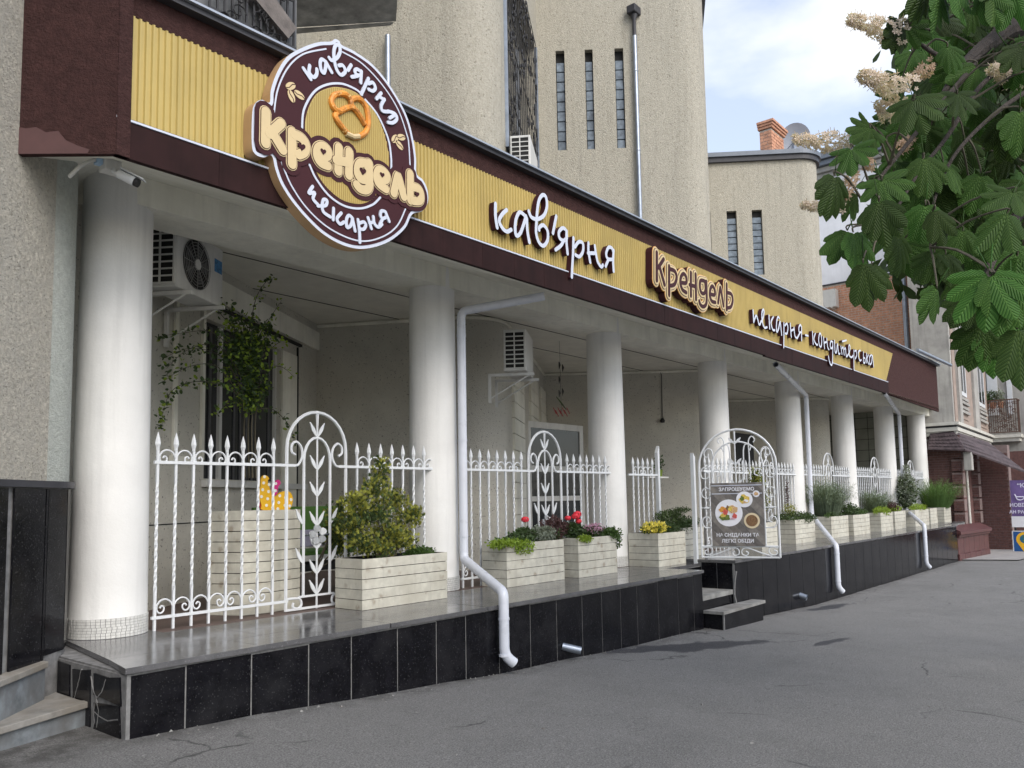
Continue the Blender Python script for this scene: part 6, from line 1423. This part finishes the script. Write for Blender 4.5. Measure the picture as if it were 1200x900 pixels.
# projecting wing to the right with balcony
K2 = K1+V((0, -3.5, 0)); b = MB(); b.box(K1.x+.6, K1.x+4, K1.y-3.5, yA, 3.2, 13); b.build('wing_wall', M['gplaster'], gh_)
MB().box(K1.x+.53, K1.x+.61, onX(1185, 440, K1.x+.6).y, onX(1179, 440, K1.x+.6).y, 5.0, 8.4).build('window', M['white'], gh_)
MB().box(K1.x+.55, K1.x+.60, onX(1162, 440, K1.x+.6).y-.2, onX(1159, 440, K1.x+.6).y+.1, 5.0, 8.4).build('window', M['white'], gh_)
bl = thing('balcony', 'balcony with rusty openwork railing and plants on the grey corner house', 'balcony', (K1.x, K1.y-.8, zc0))
XB = K1.x-.1; yb0 = onX(1155, 510, XB).y; yb1 = onX(1194, 508, XB).y
MB().box(XB-.05, K1.x+.6, yb1-.08, yb0, zc0-.12, zc0+.02).build('slab', M['cornice'], bl); MB().box(XB+.05, K1.x+.6, yb1, yb0, zc0-.28, zc0-.121).build('slab', M['cornice'], bl)
zr = onX(1175, 468, XB).z; rust = mat('rusty_iron', (.10, .055, .04), .7, .3, 10)
MB().box(XB-.02, XB+.03, yb1, yb0, zr-.05, zr).build('handrail', rust, bl); MB().box(XB-.02, XB+.03, yb1, yb0, zc0+.10, zc0+.14).build('handrail', rust, bl)
MB().box(XB, K1.x+.6, yb1-.02, yb1+.03, zr-.05, zr).build('handrail', rust, bl)
b = MB(); random.seed(8)
n = 15
for i in range(n+1): y = yb0+(yb1-yb0)*i/n; b.box(XB-.01, XB+.01, y-.012, y+.012, zc0+.1, zr-.03)
for i in range(70): y, z, r_ = random.uniform(yb1, yb0), random.uniform(zc0+.2, zr-.15), random.uniform(.05, .11); b.tube([(XB-.015, y+r_*(1-.09*t)*cos(t*.8), z+r_*(1-.09*t)*sin(t*.8)) for t in range(9)], .012, 4)
for i in range(6): b.box(XB+.1*i, XB+.1*i+.02, yb1-.01, yb1+.01, zc0+.1, zr)
b.build('railing', rust, bl, kind='stuff')
for py_, (px, lb) in enumerate(((1155, 'leafy'), (1163, 'dark'), (1172, 'yellowish'))):
    p = onX(px, 463, XB+.2); t = thing('balcony_plant', '%s potted plant on the balcony railing of the corner house' % lb, 'plant', tuple(p)); b = MB(); leaves(b, 260, blob((p.x, p.y, zr+.15), (.2, .18, .32)), .06, .13, up=.4); b.build('foliage', [M['leafm'], M['leafd'], M['silver']][py_], t, fix=False, kind='stuff')
    b = MB(); b.lathe([(0, zr-.35), (.10, zr-.35), (.13, zr-.08), (0, zr-.08)], 10, (p.x, p.y)); b.build('pot', M['obrick'], t)
# ground floor: brick side, rusticated piers, brick wing
XL = 28.55; ya, yb = onX(1089, 600, XL).y, onX(1121, 600, XL).y
MB().box(XL+.03, 30.5, yb, 3.2, -.6, 3.45).build('mortar_bed', M['rmortar'], gh_)
brickwork('brick', (XL+.03, ya, FZ2-.1), (0, -1, 0), (-1, 0, 0), ya-yb, 2.8, M['rbrick'], gh_, .26, .085, .014, .012)
def pier(x, y0, y1, name='pier_block', zt=3.3):
    z = FZ-.05
    while z < zt: MB().box(x, x+.4, y0, y1, z, min(zt, z+.40)).build('pier_core', M['rmortar'], gh_); brickwork('brick', (x-.0, y1, z+.01), (0, -1, 0), (-1, 0, 0), y1-y0, .39, M['rbrick'], gh_, .26, .085, .014, .012); z += .46
pier(XL-.10, onX(1131, 600, XL-.1).y, yb+.05)
MB().box(XL+.02, 30.4, onX(1129, 600, XL).y, yb, -.6, 3.45).build('pier_back', M['rbrick'], gh_)
t = thing('downpipe', 'pale thin downpipe between the dark red brick piers', 'drainpipe', (26, 0, .5), 'metal downpipes on the tall walls'); p = onX(1134, 600, 29.3); b = MB(); b.tube([V((29.3, onX(1132, 545, 29.3).y, 2.95)), V((29.3, onX(1137, 612, 29.3).y, .5))], .045, 8); b.build('pipe', M['cornice'], t, smooth=True)
XQ = 30.4; pier(XQ-.12, onX(1150, 600, XQ).y, onX(1139, 600, XQ).y)
XV = 31.0; yq0, yq1 = onX(1146, 600, XV).y, onX(1188, 640, XV).y
MB().box(XV+.02, XV+.5, yq1, yq0+1.5, -.7, 3.3).build('mortar_bed', M['rmortar'], gh_)
brickwork('brick', (XV+.02, yq0, -.50), (0, -1, 0), (-1, 0, 0), yq0-yq1, 3.6, M['rbrick'], gh_, .26, .098, .018, .014)
MB().box(36.9, 37.3, -5.5, 1.2, -.9, 3.3).build('shop_front', M['rbrick'], gh_); MB().box(36.8, 36.9, -3.0, -1.2, -.7, 2.2).build('shop_window', M['glass'], gh_)
MB().box(XV-.02, XV+.4, yq1-.03, yq0, -.7, -.50).build('base_course', M['rbrick'], gh_)
# red-brown stone plinth with moulded cap
rp = thing('stone_plinth', 'red brown stone plinth with moulded sloping cap at the foot of the brick house', 'wall', (26.5, 0, -.5))
q0, q1 = onZ(1124, 657, -.48), onZ(1160, 650, -.5); d_ = (q1-q0); d_.z = 0; d_.normalize(); L_ = (q1-q0).length; nq = V((d_.y, -d_.x, 0))
nq = nq if nq.y < 0 else -nq
def rb(u0, u1, o, z0, z1, nm, th=.5, m='redst'): b = MB(); b.obox(V((q0.x, q0.y, z0))+d_*u0+nq*o, d_*(u1-u0), -nq*th, (0, 0, z1-z0)); return b.build(nm, M[m], rp, bevel=.012)
k = 0; u = 0
while u < L_-.05: w_ = min(.55, L_-u); rb(u+.005, u+w_-.005, .03, -.6, -.30+random.uniform(-.01, .01), 'base_stone'); rb(u+.006, u+w_-.006, 0, -.298, .22, 'stone_panel'); u += w_
rb(-.02, L_, .06, .222, .30, 'moulding'); rb(-.05, L_+.02, .12, .302, .40, 'moulding'); 
b = MB(); o = V((q0.x, q0.y, 0)); b.add([o+nq*.12+V((0, 0, .402)), o+d_*L_+nq*.12+V((0, 0, .402)), o+d_*L_-nq*.25+V((0, 0, .58)), o-nq*.25+V((0, 0, .58)), o-nq*.25+V((0, 0, .402)), o+d_*L_-nq*.25+V((0, 0, .402))], [(0, 1, 2, 3), (0, 3, 4), (1, 5, 2), (3, 2, 5, 4), (0, 4, 5, 1)]); b.build('cap', M['redst'], rp)
# awning
aw = thing('awning', 'dark shingled awning over the brick ground floor of the corner house', 'awning', (28.5, -.3, 3.4))
a0_, a1_, a2_, a3_ = onX(1090, 508, 28.5), onX(1117, 505, 28.5), onX(1131, 526.5, 28.0), onX(1087, 525.5, 28.0)
b1_ = onX(1158, 518, 30.7); b3_ = onX(1203, 553, 30.7)
def sheet(pts, name): b = MB(); b.prism(pts, (0, .02, -.05)); return b.build(name, M['shingle'], aw)
sheet([a0_, a1_, a2_, a3_], 'awning_panel'); sheet([a1_+V((0.01, 0, 0)), b1_, b3_, a2_+V((.01, 0, 0))], 'awning_panel')
for i in range(1, 5):
    t_ = i/5
    for P0, P1, Q0, Q1, n in ((a0_, a1_, a3_, a2_, 9), (a1_, b1_, a2_, b3_, 22)):
        s0, s1 = P0.lerp(Q0, t_), P1.lerp(Q1, t_)
        for k in range(n):
            u0, u1 = k/n+.004, (k+1)/n-.004; dn_ = (Q0-P0).normalized()*.07; MB().add([s0.lerp(s1, u0)+V((-.01, -.01, .012)), s0.lerp(s1, u1)+V((-.01, -.01, .012)), s0.lerp(s1, u1-.25/n)+dn_+V((-.02, -.02, .02)), s0.lerp(s1, u0+.25/n)+dn_+V((-.02, -.02, .02))], [(0, 1, 2, 3)]).build('shingle', M['shingle'], aw, fix=False)
b = MB(); b.box(28.25, 28.5, onX(1139, 535, 28.3).y, onX(1129, 535, 28.3).y, 2.35, 3.0); b.build('bracket', M['gplaster'], aw, bevel=.03)
# banners on stands
def bx_sign(name, label, XS, x0, y0, x1, y1, m, grp):
    A_ = onX(x0, y0, XS); B_ = onX(x1, y1, XS); t = thing(name, label, 'sign', (XS, A_.y, B_.z), grp); MB().box(XS, XS+.04, B_.y, A_.y, B_.z, A_.z).build('panel', m, t); return t, A_, B_
XS = 30.2
t, A_, B_ = bx_sign('banner', 'purple banner with a white pot drawing right of the brick wing', XS, 1183, 563, 1212, 605, M['purple'], 'banners by the brick wing')
MB().box(XS-.003, XS+.03, B_.y, A_.y+.02, B_.z-.38, B_.z-.001).build('white_strip', M['plaster'], t)
wpm = mat('print_lilac', (.72, .70, .85), .5, .03, 5); cxn = onX(1195, 583, XS); b = MB(); b.tube([cxn+V((-.01, .13*cos(a_)*(1 if a_ < 4 else .8), .09*sin(a_))) for a_ in [pi+pi*i/8 for i in range(9)]]+[cxn+V((-.01, .15, .12))], .02, 5); b.tube([cxn+V((-.01, .13, .02)), cxn+V((-.01, -.13, .02))], .02, 5); b.build('printed_pot', wpm, t)
for body, py, sz in (('НОВІТЕП', 592, .17), ('АН РАЙОН', 600, .15)): text3(body, onX(1198, py, XS)+V((-.006, 0, 0)), (0, -1, 0), (0, 0, 1), sz, wpm, t, .004)
text3('“КО', onX(1199, 569, XS)+V((-.006, 0, 0)), (0, -1, 0), (0, 0, 1), .2, wpm, t, .004)
b = MB(); b.box(XS+.02, XS+.06, A_.y-.1, A_.y-.04, -.5, B_.z-.38); b.build('stand_leg', M['black'], t)
t, A_, B_ = bx_sign('banner', 'blue banner with yellow pin and number 3 below the purple banner', XS-.1, 1187, 623, 1218, 651, M['blue'], 'banners by the brick wing')
XT = XS-.1; MB().box(XT-.004, XT+.044, A_.y-.0, A_.y+.03, B_.z-.02, A_.z+.03).build('border', M['white'], t); MB().box(XT-.004, XT+.044, B_.y, A_.y-.001, A_.z+.001, A_.z+.03).build('border', M['white'], t); MB().box(XT-.004, XT+.044, B_.y, A_.y-.001, B_.z-.02, B_.z+.005).build('border', M['white'], t)
pc = onX(1201, 633, XT); b = MB(); R_ = .26; pts = [(XT-.005, pc.y+R_*cos(a_), pc.z+.02+R_*sin(a_)) for a_ in [-.35+(pi+.7)*i/20 for i in range(21)]]+[(XT-.005, pc.y, pc.z-.48)]; b.prism(pts, (.004, 0, 0)); b.build('yellow_pin', M['ylw'], t)
b = MB(); b.prism([(XT-.008, pc.y+.15*cos(2*pi*i/20), pc.z+.04+.15*sin(2*pi*i/20)) for i in range(20)], (.003, 0, 0)); b.build('pin_disc', mat('print_teal', (.02, .14, .22), .5, .1, 5), t)
text3('3', V((XT-.011, pc.y, pc.z+.04)), (0, -1, 0), (0, 0, 1), .24, M['leafl'], t, .01)
b = MB(); b.box(XT+.0, XT+.05, A_.y-.25, A_.y-.2, -.55, B_.z); b.box(XT, XT+.05, A_.y-.6, A_.y-.55, -.55, B_.z); b.box(XT-.2, XT+.3, A_.y-.25, A_.y-.2, -.55, -.5); b.build('stand_leg', M['black'], t)
# small fitting under the far parapet corner
sp = thing('flood_light', 'small white lamp fixed under the far corner of the brown parapet', 'lamp', tuple(onY(1087, 474, .6))); p = onY(1087, 474, .6); MB().box(p.x-.12, p.x+.12, .5, .7, p.z-.06, p.z+.06).build('housing', M['white'], sp, bevel=.02); MB().box(p.x-.08, p.x+.08, .49, .498, p.z-.05, p.z+.0).build('lens', M['dark'], sp)

# ================================================================== horse chestnut reaching in from the right
tree = thing('chestnut_tree', 'horse chestnut tree with big leaves and cream blossom reaching in from the upper right', 'tree', (8.6, -6.2, -.3))
def leaflet(b, base, axis, side, L, Wd, droop, uv, fold=.35, nl=8, na=4):
    """one obovate leaflet: folded along the midrib and bending down"""
    axis, side = V(axis).normalized(), V(side).normalized(); nrm = axis.cross(side).normalized(); o = len(b.v); down = V((0, 0, -1))
    p = V(base); d = axis.copy(); rows = []
    for i in range(nl+1):
        t = i/nl; w = Wd*.5*(sin(pi*min(1, t**.62*.97)))**.85*(1 if t < .72 else 1) if 0 < t < 1 else 0
        if t > .72: w = Wd*.5*max(0, (1-t)/.28)**.55*.93
        if i == nl: w = 0.0005
        if i == 0: w = .0015
        s = (side-d*side.dot(d)).normalized(); n = d.cross(s)
        for j in range(-na//2, na//2+1):
            u = j/(na/2); ww = w*u; lift = abs(u)*w*fold; ser = (.0018*(1 if (i % 2) else -1) if abs(u) == 1 and 0 < i < nl else 0)
            b.v.append(tuple(p+s*(ww+ser*(1 if u > 0 else -1))+n*lift)); uv.append((.5+u*.5*(w/(Wd*.5)), t))
        p = p+d*(L/nl); d = (d+down*(droop*L/nl)).normalized()
    m = na+1
    for i in range(nl):
        for j in range(na): a = o+i*m+j; b.f.append((a, a+1, a+m+1, a+m)); b.m.append(0)
def leaf_mesh(seed, fan=1.0, droop=3.0, nleaf=7):
    random.seed(seed); b = MB(); uv = []
    for k in range(nleaf):
        t = (k-(nleaf-1)/2)/((nleaf-1)/2); a = t*1.55*fan+random.uniform(-.06, .06); L = .205*(1-.42*abs(t)**1.3)*random.uniform(.93, 1.06)
        ax = V((sin(a), cos(a), .10+random.uniform(-.08, .08))); sd = V((cos(a), -sin(a), random.uniform(-.15, .15)))
        leaflet(b, ax*.008, ax, sd, L, L*.40*random.uniform(.95, 1.08), droop*random.uniform(.8, 1.3), uv)
    b.uv = uv; b2 = b
    b2.uv = uv
    b.tube([V((0, 0, 0)), V((0, -.05, .003)), V((0, -.11, .012))], [.003, .0022, .002], 5); uv += [(.72, .02)]*(len(b.v)-len(uv))
    o = b.build('leaf', M['leaf'], None, smooth='all', fix=False); me = o.data; bpy.data.objects.remove(o); return me
# two families: 'flat' leaves seen face on, 'hanging' leaves with leaflets folded down together
LMf = [leaf_mesh(1, 1.0, 1.2), leaf_mesh(2, .92, 2.0), leaf_mesh(3, 1.05, .8, 5)]
LMh = [leaf_mesh(4, .55, 2.0), leaf_mesh(5, .45, 1.2, 5), leaf_mesh(6, .62, 3.0)]
def put_leaf(px, py, ang, size, depth, tilt, fam, yaw=0, roll=0):
    """ang: direction of the leaf in the view, degrees, 0 = down, positive = toward the right; tilt: tip toward (+) or away from the camera"""
    p = CC+ray(px, py)*depth; a = radians(ang); ax = (CR*sin(a)-CU*cos(a)); ax = (ax*cos(radians(tilt))-CF*sin(radians(tilt))).normalized()
    n = -CF; n = (n-ax*n.dot(ax)).normalized(); n = Matrix.Rotation(radians(roll), 3, ax) @ n; s = ax.cross(n).normalized()
    if n.z < 0 and fam == 'x': n = -n
    o = bpy.data.objects.new('leaf', random.choice(LMf if fam == 'f' else LMh)); COL.objects.link(o); o.parent = tree
    R_ = Matrix((s, ax, n)).transposed() if (s.cross(ax)).dot(n) > 0 else Matrix((-s, ax, n)).transposed()
    M4 = (R_*size).to_4x4(); M4.translation = p-wpos(tree); o.matrix_local = M4; return p
random.seed(77); tips = []
TL = [(1071, 117, 5, 1.0, 3.3, 25, 'f'), (1058, 30, -38, .95, 3.5, 20, 'h'), (1062, 30, 45, .8, 3.6, 30, 'f'), (1094, 26, 80, .8, 3.6, 10, 'h'), (998, 174, -8, .85, 3.4, 25, 'f'), (978, 206, -5, 1.08, 3.3, 0, 'h'),
      (1033, 211, 12, .92, 3.2, 20, 'f'), (1030, 236, 6, 1.08, 3.15, 12, 'h'), (993, 270, -30, 1.0, 3.3, 10, 'h'), (1000, 272, 12, 1.05, 3.25, 5, 'h'), (1012, 308, 8, 1.12, 3.2, -5, 'h'), (1022, 310, 22, .95, 3.35, -10, 'h'),
      (1052, 276, 5, 1.1, 3.6, 0, 'h'), (1060, 285, 30, 1.0, 3.7, 0, 'h'), (1020, 150, -50, .8, 3.5, 20, 'f'), (1016, 148, 25, .7, 3.6, 20, 'f'), (1085, 240, -8, 1.0, 3.5, 5, 'h'), (1096, 246, 10, .95, 3.4, 5, 'h'), (1083, 185, 5, 1.1, 3.6, 10, 'h'),
      (1105, 190, 30, 1.0, 3.7, 10, 'h'), (1095, 296, -22, .9, 3.5, 10, 'h'), (1108, 298, 10, .85, 3.5, 10, 'h'), (1098, 337, -28, 1.0, 3.3, 5, 'h'), (1140, 345, -35, 1.0, 3.3, 10, 'h'), (1160, 322, -14, 1.25, 2.9, 15, 'f'), (1163, 322, 25, 1.25, 2.9, 15, 'h'),
      (1180, 250, -22, 1.25, 3.2, 5, 'h'), (1188, 225, -40, 1.0, 3.3, 25, 'f'), (1192, 300, 15, 1.2, 3.2, 5, 'h'), (1150, 380, -12, 1.15, 3.3, 0, 'h'), (1165, 385, 5, 1.2, 3.3, 0, 'h'), (1192, 385, 0, 1.3, 2.9, 5, 'h'), (1185, 340, 0, 1.2, 3.1, 5, 'h'),
      (1100, -15, 0, 1.1, 3.4, 0, 'h'), (1085, -25, -15, 1.1, 3.4, 0, 'h'), (1115, -20, 18, 1.1, 3.4, 0, 'h'), (1150, -10, 25, 1.0, 3.4, 10, 'h'), (1165, -15, -10, 1.1, 3.4, 10, 'f'), (1190, -5, 20, 1.0, 3.4, 10, 'f'), (1110, 55, 15, .8, 3.7, 10, 'h'),
      (1058, 95, -60, .9, 3.8, 10, 'h'), (1070, 60, -20, .9, 3.9, 10, 'h'), (1122, 110, 10, .85, 3.6, 20, 'f'), (1045, 190, 60, .9, 3.9, 5, 'h'), (1130, 165, 5, 1.1, 3.8, 0, 'h'), (1195, 130, 0, 1.2, 3.6, 0, 'h'), (1150, 205, -15, 1.1, 3.7, 0, 'h'),
      (1120, 330, 15, .9, 3.6, 5, 'h'), (1128, 270, -5, .95, 3.6, 5, 'h'), (1003, 225, -25, .85, 3.6, 0, 'h'), (1040, 165, 10, .8, 3.7, 10, 'h'), (1085, 150, 15, .8, 3.8, 10, 'h')]
for t_ in TL: tips.append(put_leaf(t_[0], t_[1], t_[2], t_[3]*.86, t_[4], t_[5], t_[6], roll=random.uniform(-35, 35)))
def inside(px, py):
    if py < 0: return px > 1075
    lim = [(0, 1085), (60, 1060), (130, 1035), (200, 1010), (260, 1015), (310, 1035), (345, 1115), (400, 1140), (430, 1165)]
    return px > interp(lim, py)+18
n = 0
while n < 247:
    px, py = random.uniform(1010, 1290), random.uniform(-60, 425)
    if not inside(px, py): continue
    if px < 1150 and py > 290 and random.random() < .75: continue
    dpt = random.uniform(3.7, 6.2); p = put_leaf(px, py-10, random.uniform(-45, 45), random.uniform(.78, 1.15), dpt, random.uniform(-25, 30), 'h' if random.random() < .8 else 'f', roll=random.uniform(-50, 50)); n += 1
    if n % 2 == 0: tips.append(p)
# distant part of the same crown: leaves past the limit as one joined part
b = MB(); random.seed(9)
cc_ = [CC+ray(px, py)*dd for px, py, dd in ((1230, 100, 7.5), (1185, 170, 7.8), (1230, 260, 7), (1160, 70, 8), (1200, 20, 7), (1340, 150, 6.5), (1290, 300, 6), (1170, 230, 6.5))]
for c_ in cc_:
    f_ = blob(c_, (1.0, .9, .85))
    for k in range(1500):
        p = V(f_()); d = V((random.gauss(0, .6), random.gauss(0, .6), -.8)).normalized(); s = d.orthogonal().normalized(); s = Matrix.Rotation(random.random()*6.3, 3, d) @ s; L = random.uniform(.13, .22)
        b.add([p, p+d*L*.4+s*L*.16, p+d*L*.75+s*L*.2, p+d*L, p+d*L*.75-s*L*.2, p+d*L*.4-s*L*.16], [(0, 1, 2, 3), (0, 3, 4, 5)])
b.build('foliage', M['leafd'], tree, fix=False, kind='stuff')
# trunk, limbs and twigs
TB = V((8.6, -6.2, gz(8.6)-.1)); crown = CC+ray(1290, 120)*6.3
b = MB(); P = catmull([TB, TB+V((-.1, .05, 1.6)), TB+V((-.3, .2, 3.0)), TB+V((-.5, .3, 4.3))], 6); b.tube(P, [.24-.10*i/len(P) for i in range(len(P))], 14); b.build('trunk', M['bark'], tree, smooth=True)
b = MB(); lim = []
def limb(P, r0, r1): Q = catmull(P, 6); b.tube(Q, [r0+(r1-r0)*i/(len(Q)-1) for i in range(len(Q))], 8); lim.extend(Q[len(Q)//3:])
hub = TB+V((-.45, .28, 3.9)); R = lambda px, py, d: CC+ray(px, py)*d
limb([hub, R(1300, 60, 5.4), R(1200, 32, 4.6), R(1160, 50, 4.3), R(1128, 78, 4.1), R(1105, 110, 4.0)], .085, .012)
limb([hub, R(1310, 10, 5.0), R(1200, -10, 4.2), R(1110, -25, 3.7)], .06, .01)
limb([hub, R(1310, 200, 5.0), R(1215, 235, 4.2), R(1165, 300, 3.6), R(1150, 370, 3.5)], .05, .008)
limb([R(1155, 50, 4.3), R(1130, 90, 4.0), R(1095, 130, 3.8), R(1050, 185, 3.6), R(1010, 235, 3.5)], .018, .005)
limb([R(1200, 60, 4.2), R(1150, 100, 3.9), R(1110, 160, 3.7), R(1075, 205, 3.6), R(1030, 280, 3.5)], .014, .005)
limb([R(1230, 90, 3.9), R(1170, 130, 3.7), R(1120, 180, 3.6), R(1095, 235, 3.6), R(1090, 290, 3.5)], .012, .004)
limb([R(1130, 75, 4.1), R(1090, 60, 3.8), R(1062, 34, 3.6)], .014, .004)
b.build('limb', M['bark'], tree, smooth=True, kind='stuff')
b = MB()
for p in tips:
    q = min(lim, key=lambda v: (v-p).length); m_ = (p+q)/2+V((0, 0, .04)); 
    if (p-q).length < 1.6: b.tube(catmull([q, m_, p+V((0, 0, .02)), p], 3), [.006, .006, .005, .005, .004, .004, .004, .003, .003, .003][:10], 5)
b.build('twig', M['twig'], tree, kind='stuff')
# blossom candles, each a part
def candle(p0, p1, d, L=None, r=.045, dens=130, m='bloss'):
    A_, B_ = R(*p0, d), R(*p1, d-.08); ax = (B_-A_); L = ax.length; ax.normalize(); b = MB(); e1 = ax.orthogonal().normalized(); e2 = ax.cross(e1)
    b.tube([A_, B_], .004, 5)
    for i in range(dens):
        t = random.random()**.85; rr = r*(1.1-.75*t)*random.uniform(.55, 1.1); a = random.random()*2*pi; c = A_+ax*L*t+(e1*cos(a)+e2*sin(a))*rr; out_ = (e1*cos(a)+e2*sin(a)+ax*.4).normalized(); f1_ = out_.orthogonal().normalized(); f2_ = out_.cross(f1_); s = random.uniform(.010, .017)
        for k in range(5): g = 2*pi*k/5+a; h = f1_*cos(g)+f2_*sin(g); w_ = f1_*cos(g+1.57)+f2_*sin(g+1.57); b.add([c, c+h*s*.6+w_*s*.32, c+h*s+out_*s*.35, c+h*s*.6-w_*s*.32], [(0, 1, 2, 3)])
        if i % 3 == 0: b.tube([c, c+out_*s*1.5], .0012, 3)
    b.build('blossom', M[m], tree, fix=False)
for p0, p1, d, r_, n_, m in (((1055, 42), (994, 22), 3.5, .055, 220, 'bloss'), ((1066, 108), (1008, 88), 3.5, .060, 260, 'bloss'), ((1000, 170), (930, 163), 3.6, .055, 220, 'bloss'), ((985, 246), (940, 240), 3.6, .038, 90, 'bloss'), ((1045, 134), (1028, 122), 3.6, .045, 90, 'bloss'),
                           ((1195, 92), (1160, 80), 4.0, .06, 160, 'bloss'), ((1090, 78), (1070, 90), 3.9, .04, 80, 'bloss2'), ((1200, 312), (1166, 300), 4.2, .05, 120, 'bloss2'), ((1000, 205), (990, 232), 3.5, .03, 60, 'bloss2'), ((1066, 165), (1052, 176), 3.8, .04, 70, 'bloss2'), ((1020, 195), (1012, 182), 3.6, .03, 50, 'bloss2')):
    candle(p0, p1, d, r=r_, dens=n_, m=m)
